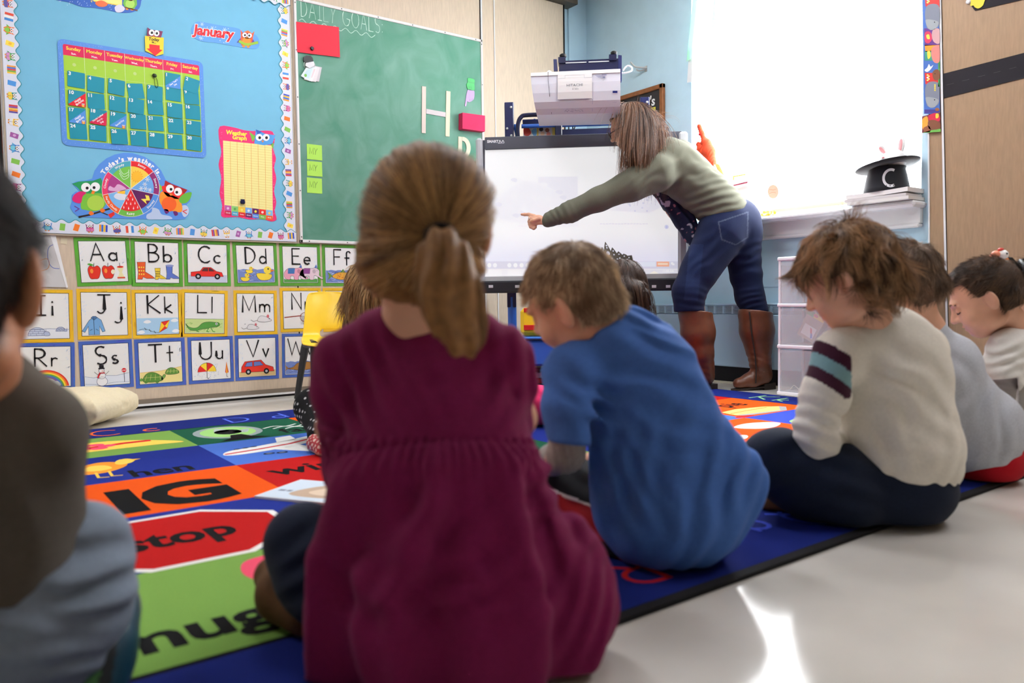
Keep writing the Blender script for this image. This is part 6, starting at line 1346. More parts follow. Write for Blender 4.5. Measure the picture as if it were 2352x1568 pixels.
def head(S,c,F,U,s=1.0,detail=True,ears='LR',neck=None,earr=1.0):
    F,U,L=frame(F,U);A=np.array([L,F,U]);q=lambda l,f,u:np.array(c)+s*(l*L+f*F+u*U)
    S.ell(q(0,-.008,.028),np.array([.071,.090,.078])*s,A,.01)
    S.ell(q(0,.030,-.030),np.array([.056,.058,.066])*s,A,.03*s)
    S.ell(q(0,.052,-.075),np.array([.030,.028,.022])*s,A,.025*s)      # chin
    for e in(-1,1):
        S.ell(q(e*.034,.058,-.036),np.array([.026,.024,.026])*s,A,.02*s)   # cheeks
        S.ell(q(e*.044,.012,-.066),np.array([.02,.034,.022])*s,A,.02*s)    # jaw
    if detail:
        S.ell(q(0,.080,.022),np.array([.046,.012,.012])*s,A,.014*s)       # brow
        for e in(-1,1): S.ell(q(e*.030,.094,.002),np.array([.017,.012,.011])*s,A,.010*s,True);S.ell(q(e*.029,.073,.001),np.array([.0125,.0125,.0125])*s,A,.003*s)
        S.cap(q(0,.085,.010),q(0,.102,-.022),.007*s,.0105*s,.012*s)       # nose
        for e in(-1,1): S.ell(q(e*.010,.092,-.025),np.array([.008,.009,.007])*s,A,.006*s)
        S.ell(q(0,.082,-.049),np.array([.021,.011,.0055])*s,A,.006*s);S.ell(q(0,.079,-.058),np.array([.018,.011,.006])*s,A,.006*s)   # lips
        S.ell(q(0,.094,-.0535),np.array([.018,.009,.0018])*s,A,.003*s,True)
    for e,n in((1,'L'),(-1,'R')):
        if n in ears:
            B=np.array([nz(L*e*.55-F*.84),nz(F*.9*.55*0+np.cross(U,nz(L*e*.55-F*.84))),U])
            S.ell(q(e*.076,-.006,-.008),np.array([.020,.0085,.030])*s*earr,B,.006*s);S.ell(q(e*.083,.003,-.004),np.array([.011,.006,.018])*s*earr,B,.004*s,True)
    if neck is not None: S.cap(q(0,-.022,-.035),neck,.040*s,.043*s,.025*s)
    return F,U,L,A,q
def haircap(c,F,U,s,thick=.009,low=-.062,front=.052,fringe=.055,nape=None,h=.004):
    """thin scalp shell of hair: cut at the brow line, the sides and the nape"""
    F,U,L=frame(F,U);A=np.array([L,F,U]);c=np.array(c);S=Solid();q=lambda l,f,u:c+s*(l*L+f*F+u*U)
    S.ell(q(0,-.008,.028),np.array([.071+thick,.090+thick,.078+thick])*s,A,.01)
    S.ell(q(0,-.042,-.030),np.array([.058+thick*.6,.055+thick*.4,.055])*s,A,.02*s)
    def g(p,D):
        x=(p-c)/s;f=x@F;u=x@U;l=np.abs(x@L)
        d1=(fringe-u)*.9*1.0+(f-front)*.55     # positive = face region in front and below the fringe
        face=np.minimum(f-.012+.25*u*0,(fringe-u)+(f-.085)*.3)
        face=np.minimum(f-(front-.03)-.35*np.maximum(u,-.1),fringe-u)
        D=smax(D,face*s,.006);D=smax(D,(low-u)*s,.006)
        ear=np.minimum(np.minimum(f+.020,.028-f),.012-u)  # round the ears
        return smax(D,np.where(l>.045,ear,-1)*s,.004)
    S.fn(g);return S,(A,q)
def scalp(S,h): V,F=S.build(h);return V,F,vnormals(V,F)
def outward(V,N,c): 
    s=np.sign(((V-c)*N).sum(-1,keepdims=True));s[s==0]=1;return N*s
def short_hair(parent,c,F,U,s,dark,light,n,L,name,thick=.009,swirl=None,comb=None,lift=.2,grav=.05,rad=.00045,curl=.12,npt=7,h=.004,low=-.062,front=.052,fringe=.055,capcol=None,fluff=.1,cs=22):
    S,(A,q)=haircap(c,F,U,s,thick,low,front,fringe);V,Fq,N=scalp(S,h);N=outward(V,N,np.array(c)+.02*s*A[2])
    M=hairmat(name+'_strands',dark,light);cc=capcol or tuple((a+b)/2*.8 for a,b in zip(dark,light))
    hr=fastmesh('hair',V,Fq,mat(name+'_base',cc,rough=.7,noise=.15,nscale=180),parent)
    x0=((V-q(0,-.008,.028))@A.T)/(np.array([.071,.090,.078])*s+thick*.55*s);x1=((V-q(0,-.042,-.030))@A.T)/(np.array([.058,.055,.055])*s+thick*.2*s)
    ok=np.nonzero((np.linalg.norm(x0,axis=1)>1)&((np.linalg.norm(x1,axis=1)>1)))[0];dirr=nz(V[ok]-q(0,-.01,.0));ok=ok[(N[ok]*dirr).sum(1)>.45]
    k=ok[RNG.integers(0,len(ok),n)];R=V[k]+RNG.normal(0,.0012,(n,3));Nn=N[k]
    sw=q(*(swirl or (.0,-.075,.075)));t=R-sw;t=t-Nn*(t*Nn).sum(-1,keepdims=True);cb=nz(t)
    if comb is not None: cb=nz(cb+np.array(comb))
    cl=np.stack([vnoise(R,60),vnoise(R+3.1,60),vnoise(R+9.2,60)],-1)*.5
    E=[(q(0,-.008,.028),A,np.array([.071,.090,.078])*s+thick*.8*s)]
    X=grow(R,Nn,cb+cl,L*RNG.uniform(.55,1.1,n),npt,lift,grav,E,fluff,curl,cs)
    strand_object('hair_strands',X,rad,M,hr);return hr
def plainhand(S,w,dirv,palmn,s=1.0,curl=.5,thumb=1):
    """palm and five bent fingers leaving the wrist w along dirv; palmn = back-of-hand normal"""
    d,n,sd=frame(dirv,palmn);c=w+d*.032*s
    S.ell(c,np.array([.030,.036,.013])*s,[sd,d,n],.01*s)
    for i,(off,ln) in enumerate(((-.022,.040),(-.0075,.046),(.0075,.043),(.021,.034))):
        a=w+d*.058*s+sd*off*s;p=a
        bend=0
        pts=[a-d*.012*s,a]
        for seg in range(3):
            bend+=curl*(.8 if seg else .5);v=d*math.cos(bend)-n*math.sin(bend);p=p+v*ln*s*(.42,.33,.25)[seg];pts.append(p)
        S.chain(pts,[.0085*s,.0082*s,.0076*s,.007*s,.0058*s],.004*s)
    a=w+d*.014*s+sd*.026*thumb*s*-1;v=nz(d*.75-sd*thumb*.75-n*.25);S.chain([a,a+v*.026*s,a+nz(v*.6+d*.5-n*.4)*.024*s+v*.024*s],[.0115*s,.0092*s,.0066*s],.006*s)
def solid_obj(name,S,h,m,parent,colfn=None):
    V,F=S.build(h);return fastmesh(name,V,F,m,parent,vcol=colfn(V) if colfn else None)
def wcol(V,rules,base):
    c=np.tile(np.array(lin(base)),(len(V),1))
    for m,col in rules: c[m]=lin(col)
    return c
def pxof(V): # picture coordinates of points, for pattern placement on a garment
    q=(V-CAM)@RC.T if False else (V-CAM)@RC;return IW/2+FPX*q[:,0]/-q[:,2],IH/2-FPX*q[:,1]/-q[:,2]

# ---------------------------------------------------------------- girl in the purple dress
g=person('child in a plum purple dress with a blonde ponytail, seated nearest on the rug',(.62,.98,RT))
hc_=P(983,532,1.03);gF,gU=FW*.98+RT_*.12+UPW*-.12,UPW+FW*.12
B=Solid();F_,U_,L_,A_,q_=head(B,hc_,gF,gU,1.0,False,'LR',P(950,735,1.07))
PC(B,[(960,745,1.08,62),(985,860,1.14,70),(1010,1150,1.14,85),(1020,1380,1.12,90)],.03)
PC(B,[(800,830,1.10,45),(770,980,1.13,34),(800,1120,1.22,28),(900,1180,1.38,22)],.03);PC(B,[(1150,820,1.12,45),(1190,960,1.18,34),(1150,1100,1.32,28),(1000,1160,1.42,22)],.03)
plainhand(B,P(905,1182,1.39),FW*.8+RT_*.5,UPW,.8,.5,1);plainhand(B,P(995,1162,1.43),FW*.8-RT_*.5,UPW,.8,.5,-1)
B.fn(floor_cut(.014));solid_obj('body',B,.0045,SKIN,g)
# dress
PLUM=cloth('plum_jersey',(120,25,74),noise=.06,sheen=.04)
D_=Solid()
PE(D_,(985,865,1.085),(196,150,112),k=.03);PE(D_,(1000,965,1.065),(198,120,118),k=.05)
PC(D_,[(795,832,1.07,70),(880,782,1.085,62),(960,766,1.10,62),(1060,772,1.09,62),(1150,812,1.075,64)],.03)
PC(D_,[(785,830,1.07,62),(778,905,1.07,56),(772,975,1.075,42)],.02);PC(D_,[(772,975,1.08,40),(790,1050,1.12,42),(815,1150,1.18,42),(830,1200,1.24,38)],.012)
PC(D_,[(1160,812,1.07,56),(1185,880,1.09,42),(1180,975,1.13,38),(1150,1080,1.22,38)],.02)
PE(D_,(1003,1080,1.055),(214,130,128),k=.06);PE(D_,(1010,1215,1.055),(262,170,160),k=.07);PE(D_,(1045,1440,1.045),(318,270,185),k=.06)
PE(D_,(1290,1340,1.10),(100,150,120),k=.05);PE(D_,(1345,1395,1.10),(48,60,60),k=.05);PE(D_,(800,1390,1.08),(88,190,110),k=.05)
cS=P(1020,1200,1.06)
def skirt(p,D):
    px,py=pxof(p);q=p-cS;th=np.arctan2(q@RIGHT,-(q@FW));t=np.clip((py-1015)/480,0,1);on=(py>1005)&(px>700)
    w=vnoise(p,7)
    am=.006*np.minimum(1,t*4)*(1-.35*t)+.011*t
    f=np.sin(7*th+2.2*w+t*1.2)+.55*np.sin(13*th+3*w+1.3)
    ga=.0026*np.exp(-((py-1035)/60)**2)*np.sin(46*th+1.5*w)
    line=1012-(px-985)*.06+((px-1000)/260)**2*30
    seam=.0035*np.exp(-((py-line)/5.)**2)
    bulge=-.006*np.exp(-((py-line-45)/35.)**2)
    return D+np.where(on,am*f*.85+ga*1.2+bulge,0)+np.where(px>780,seam,0)+.002*w
D_.fn(skirt)
D_.fn(folds(.007,(1240,1230),1.03,120,62,60)).fn(folds(.006,(1050,1300),1.0,160,-40,80)).fn(folds(.006,(1330,1400),1.03,110,-65,50)).fn(folds(.006,(860,900),1.05,130,60,60));D_.fn(folds(.0035,(1120,900),1.05,120,-35,70));D_.fn(folds(.005,(790,985),1.07,45,8,26));D_.fn(folds(.006,(1290,1130),1.05,110,-20,60));D_.fn(folds(.006,(900,1330),1.0,190,55,120));D_.fn(folds(.004,(1190,840),1.08,90,80,40))
D_.fn(lambda p,D:smax(D,-(np.linalg.norm(p-P(945,716,1.06),axis=-1)-rp(62,1.06)),.008))
D_.fn(floor_cut(.011));solid_obj('dress',D_,.0042,PLUM,g)
# navy leggings and boots
NV=cloth('navy_leggings',(30,38,58),noise=.05)
Lg=Solid();PC(Lg,[(850,1400,1.10,82),(700,1246,1.18,80)],.03);PC(Lg,[(700,1246,1.19,76),(725,1330,1.16,72),(790,1440,1.10,58)],.04);Lg.fn(folds(.004,(720,1300),1.1,90,-30,60)).fn(floor_cut(.012));solid_obj('leggings',Lg,.0045,NV,g)
Bt=Solid();PC(Bt,[(628,1322,1.24,44),(660,1362,1.20,50),(730,1392,1.17,54),(800,1410,1.15,50)],.03);PC(Bt,[(640,1372,1.19,42),(700,1412,1.15,40)],.03);Bt.fn(floor_cut(.0112));solid_obj('boot',Bt,.004,mat('brown_suede_boot',(92,62,34),rough=.8,noise=.1,nscale=60),g)
# blonde hair drawn back to a ponytail
tie=hc_+ (P(1010,536,.935)-hc_)
HS=Solid();HS.ell(q_(0,-.008,.028),np.array([.079,.098,.087])*.985,A_,.01);HS.ell(q_(.006,-.030,-.030),np.array([.070,.066,.060])*.985,A_,.02);PE(HS,(978,610,1.0),(136,86,90),k=.03)
PE(HS,(880,600,1.02),(52,70,70),k=.03)
def hl(p,D):
    x=(p-hc_);f=x@F_;u=x@U_;return smax(smax(D,np.minimum(f-.045,.06-u),.008),np.where(u<0,(f-.02),-1.),.006)
HS.fn(hl)
dirt=nz(tie-hc_)
def comb_groove(p,D):
    q=nz(p-hc_);a=q-dirt*(q@dirt)[...,None];e1=nz(np.cross(dirt,UPW));e2=np.cross(e1,dirt);th=np.arctan2(a@e1,a@e2);return D+.0013*np.sin(70*th+6*vnoise(p,14))+.0012*np.sin(27*th+1)
HS.fn(comb_groove)
BD,BLt=(92,58,29),(234,184,120)
HBm=mat('blonde_hair_base',(136,96,54),rough=.6,noise=.3,nscale=70)
hV,hF=HS.build(.0035);hr=fastmesh('hair',hV,hF,HBm,g)
HM=hairmat('blonde_strands',BD,BLt)
n=5200;k=RNG.integers(0,len(hV),n);R=hV[k];R=R[((R-hc_)@F_)<.075];n=len(R)
tt=np.linspace(0,1,12)[None,:,None];c0=hc_+.010*U_
a0=R-c0;a1=(tie-c0)[None]+RNG.normal(0,.004,(n,3));r0=np.linalg.norm(a0,axis=1);r1=np.linalg.norm(a1,axis=1);u0=nz(a0);u1=nz(a1)
om=np.arccos(np.clip((u0*u1).sum(1),-1,1))[:,None,None];so=np.sin(om)+1e-6
X=(np.sin((1-tt)*om)/so*u0[:,None]+np.sin(tt*om)/so*u1[:,None])
EA=np.array([.0795,.0985,.088])
rad_=r0[:,None,None]*(1-tt)+r1[:,None,None]*tt
X=c0+X*rad_+np.sin(tt*math.pi)*X*.002+.0012*RNG.normal(0,1,(n,1,1))*X
strand_object('hair_strands',X,.00042,HM,hr,.6)
# flyaway wisps
n=160;k=RNG.integers(0,len(hV),n);W=grow(hV[k],nz(hV[k]-hc_),nz(tie-hV[k]),RNG.uniform(.02,.06,n),8,.55,.06,None,.35,.25,30);strand_object('hair_wisps',W,.00022,HM,hr)
# ponytail
pt_=[P(1010,536,.925),P(1016,575,.895),P(1030,650,.89),P(1045,720,.905),P(1062,775,.925),P(1072,812,.94)]
PT=Solid();PT.chain(pt_,[.009,.019,.030,.026,.016,.004],.03);PE(PT,(1000,655,.91),(28,60,24),-14,k=.02)
PT.fn(lambda p,D:D+.003*np.sin(((p-pt_[0])@RIGHT)*260+3*vnoise(p,16)))
pV,pF=PT.build(.0035);pn=fastmesh('ponytail',pV,pF,HBm,g)
n=3200;ph=RNG.uniform(0,2*math.pi,n);rr=np.sqrt(RNG.uniform(.25,1,n));ln=RNG.uniform(.72,1.06,n)
ctr=np.array(spline(pt_,6,False));m=len(ctr);wid=np.interp(np.linspace(0,1,m),[0,.15,.4,.65,.85,1],[.006,.020,.040,.038,.026,.009])
T=np.linspace(0,1,14);X=np.zeros((n,14,3))
for j,t in enumerate(T):
    s_=np.clip(t*ln,0,1)*(m-1);i0=np.minimum(s_.astype(int),m-2);fr=(s_-i0)[:,None];cc=ctr[i0]*(1-fr)+ctr[i0+1]*fr;w_=np.interp(s_,np.arange(m),wid)*rr
    tw=ph+.5*t;X[:,j]=cc+(np.cos(tw)*w_)[:,None]*RIGHT*(1.0)+(np.sin(tw)*w_*.62)[:,None]*FW+.0016*np.stack([vnoise(cc+ph[:,None]*3,40)]*3,-1)
strand_object('ponytail_strands',X,.00045,HM,pn,.5)
b=MB();ax_=nz(pt_[1]-pt_[0]);e1=nz(np.cross(ax_,UPW));e2=np.cross(ax_,e1)
ringp=[pt_[0]+ax_*.010+(e1*math.cos(t)+e2*math.sin(t))*.0135 for t in np.linspace(0,2*math.pi,21)];b.tube(ringp,.0075,8,cap=False);b.build('hair_tie',cloth('black_elastic',(16,16,18)),g,True)
# picture book on the rug in front of her
bk=[P(655,1125,1.62),P(740,1098,1.7),P(742,1160,1.5),P(690,1168,1.5)]
b0=onp(690,1160,2,.012);
b=MB();u=nz(RT_*.9-FW*.35);v=np.cross(UPW,u);cb_=onp(735,1130,2,.0125)
b.box(cb_,(.26,.19,.006),[u,v,UPW]);ob=b.build('picture_book',mat('book_pages',(226,228,230),rough=.5))
a=Art(lambda x,y:cb_+u*x+v*y,UPW,base=.0031,dz=.0002);a.rect(-.125,-.09,.125,.09,(206,220,234),1);a.blob([(-.06,-.05),(-.02,.05),(.08,.07),(.11,.0),(.06,-.06)],(186,160,136),2);a.blob([(-.02,-.02),(.02,.04),(.08,.02),(.04,-.04)],(222,200,176),3);a.rect(-.11,-.03,-.09,-.015,(120,130,150),2);a.rect(-.085,-.03,-.07,-.015,(120,130,150),2)
pp_=a.build('cover_picture',ob);tag(ob,'picture book with a pale blue cover on the rug beside the purple dress','book')
# ---------------------------------------------------------------- boy in the blue T-shirt
g=person('child in a bright blue T-shirt over grey sleeves, hunched with head bowed to the left',(1.12,1.05,RT))
hc_=P(1316,690,1.46);bF=-RT_*.78+FW*.50-UPW*.42;bU=UPW*.88-RT_*.38-FW*.05
B=Solid();F_,U_,L_,A_,q_=head(B,hc_,bF,bU,.93,True,'LR',P(1385,775,1.45),earr=1.15)
PC(B,[(1385,775,1.45,62),(1440,860,1.49,64),(1510,1050,1.50,80),(1540,1190,1.50,80)],.03)
PC(B,[(1310,860,1.40,42),(1302,1000,1.37,34),(1285,1048,1.42,27),(1250,1060,1.62,22)],.02);PC(B,[(1520,830,1.56,42),(1500,980,1.66,34),(1380,1060,1.75,25),(1290,1075,1.74,22)],.02)
plainhand(B,P(1252,1062,1.62),FW*.7-RT_*.6,UPW,.78,.4,1);plainhand(B,P(1290,1076,1.74),-RT_,UPW,.78,.4,-1)
B.fn(floor_cut(.013));solid_obj('body',B,.0033,SKIN,g)
BLUT=cloth('royal_blue_cotton',(70,110,180),noise=.05)
S=Solid();PE(S,(1462,905,1.46),(150,168,112),18);PE(S,(1528,1080,1.45),(178,190,120),14,k=.06);PE(S,(1545,1190,1.44),(165,120,120),0,k=.05)
PC(S,[(1318,858,1.41,66),(1395,785,1.45,62),(1440,765,1.48,56),(1500,800,1.53,66)],.03)
PC(S,[(1310,860,1.40,64),(1302,940,1.37,55),(1306,1010,1.36,47)],.018);PC(S,[(1515,830,1.56,60),(1502,920,1.63,54),(1490,985,1.68,46)],.02);PE(S,(1690,1100,1.44),(70,66,56),40,k=.06)
S.fn(lambda p,D:smax(D,-(np.linalg.norm(p-P(1352,735,1.43),axis=-1)-rp(58,1.43)),.006))
S.fn(folds(.0055,(1450,860),1.40,170,24,62)).fn(folds(.006,(1560,1150),1.36,190,105,70)).fn(folds(.005,(1420,1130),1.36,110,70,46)).fn(folds(.004,(1370,960),1.38,80,60,50)).fn(folds(.004,(1690,1090),1.42,90,115,40)).fn(crumple(.0025,11))
S.fn(folds(.004,(1480,770),1.46,80,18,30))
e0=P(1302,1016,1.36);S.fn(lambda p,D:np.where((pxof(p)[0]<1352)&(pxof(p)[1]>980),smax(D,(p-e0)@(-UP*.97+RIGHT*-.1),.004),D))
S.fn(floor_cut(.013));solid_obj('shirt',S,.004,BLUT,g)
S=Solid();PC(S,[(1306,1000,1.365,42),(1300,1040,1.38,40),(1270,1055,1.50,32),(1255,1060,1.60,28)],.02);S.fn(folds(.002,(1300,1040),1.36,60,80,14));solid_obj('undershirt_sleeve',S,.004,cloth('grey_marl_sleeve',(150,144,140),noise=.1),g)
TRK=cloth('black_track_pants',(22,22,26),attr=True,noise=.03)
S=Solid();PC(S,[(1540,1225,1.47,92),(1440,1190,1.55,88),(1290,1125,1.72,84)],.03);PC(S,[(1290,1130,1.73,74),(1360,1200,1.62,64),(1430,1240,1.5,56)],.04);PC(S,[(1580,1220,1.52,84),(1560,1150,1.80,66)],.03);PE(S,(1545,1220,1.47),(125,66,95),k=.04)
S.fn(folds(.004,(1330,1100),1.6,90,20,50)).fn(floor_cut(.012))
def trk(V):
    x,y=pxof(V);l=1118+(x-1258)*.40
    return wcol(V,[(y>l,(224,220,214)),(y>l+7,(150,22,28)),((y>l+62+(x-1258)*.10)|(x>1400),(20,20,24))],(22,22,26))
solid_obj('trousers',S,.0035,TRK,g,trk)
short_hair(g,hc_,bF,bU,.93,(122,96,70),(236,208,170),6500,.022,'light_brown_hair',thick=.010,swirl=(.0,-.06,.09),lift=.16,rad=.0004,low=-.066,front=.055,fringe=.045,h=.0035,capcol=(128,102,78),fluff=.10,curl=.10)
# ---------------------------------------------------------------- boy in the cream shirt with striped sleeve
g=person('child with tousled brown hair in a cream shirt with maroon and blue sleeve bands',(1.75,.98,RT))
hc_=P(1952,640,1.68);bF=-RT_*.74+FW*.56-UPW*.42;bU=UPW*.90-RT_*.30+FW*.15
B=Solid();F_,U_,L_,A_,q_=head(B,hc_,bF,bU,.98,True,'LR',P(1995,765,1.71),earr=1.05)
PC(B,[(1995,765,1.71,56),(2040,850,1.75,60),(2070,1000,1.76,70),(2075,1120,1.76,70)],.03)
PC(B,[(1925,810,1.68,40),(1885,930,1.66,32),(1868,1005,1.66,28),(1925,1018,1.74,20)],.02);plainhand(B,P(1922,1020,1.76),RT_*.5+FW*.8-UPW*.2,UPW,.78,.5,1)
PC(B,[(2100,820,1.82,40),(2060,950,1.9,32),(1960,1010,1.92,22)],.02);plainhand(B,P(1962,1012,1.92),-RT_*.8+FW*.3,UPW,.78,.5,-1)
B.fn(floor_cut(.013));solid_obj('body',B,.0036,SKIN,g)
CRM=cloth('cream_jersey',(230,223,210),attr=True,noise=.04)
S=Solid();PE(S,(2040,880,1.73),(140,165,112),10);PE(S,(2080,1040,1.71),(126,132,112),4,k=.06);PC(S,[(1932,815,1.68,56),(1990,775,1.71,55),(2050,768,1.74,54),(2112,805,1.78,62)],.03)
PC(S,[(1925,815,1.675,56),(1895,905,1.655,52),(1872,985,1.65,47)],.018);PC(S,[(1872,985,1.65,45),(1880,1012,1.66,42),(1915,1016,1.72,32),(1930,1012,1.78,27)],.012);PE(S,(1960,1020,1.76),(24,30,30),k=.01);PC(S,[(2105,815,1.80,52),(2062,950,1.90,42),(1972,1012,1.92,30)],.02)
S.fn(lambda p,D:smax(D,-(np.linalg.norm(p-P(1985,728,1.70),axis=-1)-rp(54,1.70)),.006))
S.fn(folds(.005,(1990,1030),1.68,110,62,56)).fn(folds(.0045,(2060,900),1.64,130,35,70)).fn(folds(.0045,(1870,980),1.63,70,20,34)).fn(folds(.004,(2150,1060),1.68,90,100,44)).fn(folds(.003,(2060,1120),1.66,90,10,34)).fn(crumple(.002,12))
hm=P(2040,1160,1.6)
S.fn(lambda p,D:smax(D,np.where(pxof(p)[0]>1938,(pxof(p)[1]-(1118+(pxof(p)[0]-1950)*.22+0*p[...,0]))*rp(1,1.7)*.8,-1),.004))
S.fn(floor_cut(.013))
def crm(V):
    x,y=pxof(V);q=P(1918,808,1.675);r=P(1872,985,1.65);a=nz(r-q);t=((V-q)@a)/np.linalg.norm(r-q)
    t=t-(x-1905)*.0020
    arm=(x<1956+np.maximum(0,840-y)*.0)&(y<915)&(x<1958-np.maximum(0,y-890)*.2)&((x-1905)<52-np.maximum(0,800-y)*.9)
    return wcol(V,[(arm&(t>-.02)&(t<.52),(64,28,46)),(arm&(t>.16)&(t<.34),(128,166,172))],(230,223,210))
solid_obj('shirt',S,.0036,CRM,g,crm)
JN=cloth('dark_denim',(28,36,54),noise=.1,ns=200)
S=Solid();PE(S,(2070,1120,1.72),(118,92,118),k=.03);PC(S,[(2050,1140,1.72,92),(1920,1105,1.70,84),(1785,1060,1.72,74)],.035);PC(S,[(1785,1066,1.72,68),(1850,1120,1.70,58),(1960,1165,1.66,48)],.04);PC(S,[(2090,1130,1.78,80),(2020,1060,2.0,64),(1900,1080,2.05,56)],.03)
S.fn(folds(.004,(1830,1050),1.66,110,-30,60)).fn(folds(.003,(1950,1100),1.64,90,20,50)).fn(floor_cut(.012));solid_obj('jeans',S,.004,JN,g)
S=Solid();PC(S,[(1772,1150,1.80,34),(1830,1146,1.78,36),(1880,1150,1.74,34)],.02);S.fn(floor_cut(.0112));solid_obj('shoe',S,.004,mat('tan_brown_shoe',(112,74,40),rough=.6),g)
hr=short_hair(g,hc_,bF,bU,.98,(64,43,28),(200,154,108),7000,.060,'tousled_brown_hair',thick=.017,swirl=(.0,-.02,.11),lift=.38,grav=.16,rad=.00045,curl=.42,npt=12,low=-.072,front=.052,fringe=.036,h=.004,capcol=(88,62,42),fluff=.10,cs=34)
# ---------------------------------------------------------------- boy in the grey sweatshirt
g=person('child in a heather grey sweatshirt with red trousers, behind the striped sleeve child',(2.25,1.10,RT))
hc_=P(2072,656,2.05);bF=-RT_*.70+FW*.60-UPW*.42;bU=UPW*.9-RT_*.3+FW*.2
B=Solid();F_,U_,L_,A_,q_=head(B,hc_,bF,bU,1.0,False,'LR',P(2125,765,2.08),earr=1.1)
PC(B,[(2125,765,2.08,42),(2200,900,2.12,50),(2240,1040,2.12,50)],.03);PC(B,[(2100,790,2.05,34),(2060,900,2.08,28),(2040,985,2.1,24),(2090,1010,2.3,18)],.02);plainhand(B,P(2092,1012,2.3),FW,UPW,.78,.4,1)
B.fn(floor_cut(.013));solid_obj('body',B,.004,SKIN,g)
GRY=cloth('heather_grey_fleece',(188,191,198),noise=.08,ns=220)
S=Solid();PE(S,(2150,888,2.08),(92,132,98),24);PE(S,(2238,990,2.07),(104,112,102),8,k=.06);PC(S,[(2100,800,2.05,44),(2125,770,2.08,42),(2140,795,2.11,44)],.03);PC(S,[(2100,800,2.04,46),(2062,900,2.06,42),(2045,985,2.08,38)],.02)
PC(S,[(2165,805,2.16,42),(2155,900,2.3,36),(2105,985,2.34,28)],.02)
S.fn(lambda p,D:smax(D,-(np.linalg.norm(p-P(2112,735,2.06),axis=-1)-rp(44,2.06)),.006))
S.fn(folds(.005,(2220,960),1.98,130,112,66)).fn(folds(.004,(2160,820),2.0,100,60,70)).fn(folds(.003,(2270,1020),2.0,80,95,40)).fn(crumple(.0025,10))
def hemb(p,D):
    x,y=pxof(p);l=1070-(x-2215)*.16-((x-2270)/70)**2*-4
    D=smax(D,(y-l-14)*rp(1,2.05)*.9,.004);return D+.0028*np.exp(-((y-(l-16))/3.)**2)
S.fn(hemb).fn(floor_cut(.014));solid_obj('sweatshirt',S,.0042,GRY,g)
S=Solid();PE(S,(2262,1052,2.08),(84,66,88),k=.03);PC(S,[(2250,1060,2.08,60),(2130,1020,2.25,50),(2080,1030,2.2,44)],.03);S.fn(floor_cut(.012));solid_obj('trousers',S,.0042,cloth('red_trousers',(176,20,34)),g)
short_hair(g,hc_,bF,bU,1.0,(66,48,36),(150,122,98),4200,.028,'ash_brown_hair',thick=.010,lift=.24,fluff=.10,rad=.0005,low=-.070,front=.05,fringe=.05,h=.004,capcol=(96,76,60))
# ---------------------------------------------------------------- boy in the white T-shirt, face in profile
g=person('child in a white T-shirt over grey sleeves, face seen in profile looking down',(2.62,1.05,RT))
hc_=P(2266,684,2.20);bF=(-RT_*.86+FW*.50)*.88-UPW*.46;bU=UPW*.88-RT_*.40+FW*.2
B=Solid();F_,U_,L_,A_,q_=head(B,hc_,bF,bU,.98,True,'LR',P(2352,790,2.24),earr=.95)
PC(B,[(2352,790,2.24,46),(2385,900,2.29,56),(2400,1030,2.29,56)],.03);PC(B,[(2318,830,2.18,34),(2290,900,2.2,28),(2272,975,2.28,24),(2235,1000,2.4,18)],.02);plainhand(B,P(2236,1000,2.4),-RT_*.8+FW*.4,UPW,.78,.4,1)
B.fn(floor_cut(.013));solid_obj('body',B,.0028,SKIN,g)
WT=cloth('white_cotton_tee',(232,228,221),noise=.03)
S=Solid();PE(S,(2392,900,2.26),(104,155,96),8);PE(S,(2405,990,2.26),(100,90,98),k=.05);PC(S,[(2322,800,2.18,40),(2365,778,2.24,46),(2420,790,2.3,44)],.03);PC(S,[(2318,800,2.17,46),(2302,862,2.16,46)],.018);PC(S,[(2425,805,2.32,44),(2410,900,2.4,38),(2345,990,2.5,28)],.02)
S.fn(lambda p,D:smax(D,-(np.linalg.norm(p-P(2340,756,2.23),axis=-1)-rp(42,2.23)),.006));S.fn(folds(.004,(2300,820),2.12,60,-25,26)).fn(folds(.003,(2360,860),2.16,80,40,40)).fn(crumple(.002,12))
e0=P(2302,866,2.16);S.fn(lambda p,D:np.where((pxof(p)[0]<2338)&(pxof(p)[1]>835),smax(D,(p-e0)@(-UP+RIGHT*.15),.004),D))
S.fn(floor_cut(.014));solid_obj('shirt',S,.0036,WT,g)
S=Solid();PC(S,[(2305,850,2.17,38),(2286,910,2.2,35),(2270,972,2.28,30),(2245,996,2.36,26)],.02);S.fn(folds(.002,(2300,885),2.15,40,10,16));solid_obj('undershirt_sleeve',S,.004,cloth('grey_long_sleeve',(160,152,148)),g)
S=Solid();PE(S,(2400,1010,2.26),(100,66,110),k=.03);PC(S,[(2380,1010,2.22,64),(2330,985,2.4,50),(2240,1000,2.55,46)],.03);PC(S,[(2420,1020,2.26,66),(2330,1010,2.16,48)],.03);S.fn(floor_cut(.012));solid_obj('trousers',S,.0042,cloth('charcoal_trousers',(34,36,40)),g)
short_hair(g,hc_,bF,bU,.98,(44,32,24),(112,84,60),4600,.020,'dark_brown_hair',thick=.009,lift=.25,fluff=.08,grav=.0,rad=.0004,low=-.055,front=.045,fringe=.066,h=.0035,capcol=(66,48,36),comb=bF*.5+bU*.4,curl=.08)
q=lambda l,f,u:hc_+.98*(l*L_+f*F_+u*U_)
b=MB()
for e in(1,):
    b.tube(spline([q(e*.016,.091,.020),q(e*.030,.090,.025),q(e*.046,.078,.019)],4,False),.0022,5)
b.build('eyebrow',mat('brown_brow',(96,66,46),rough=.9),g)
b=MB()
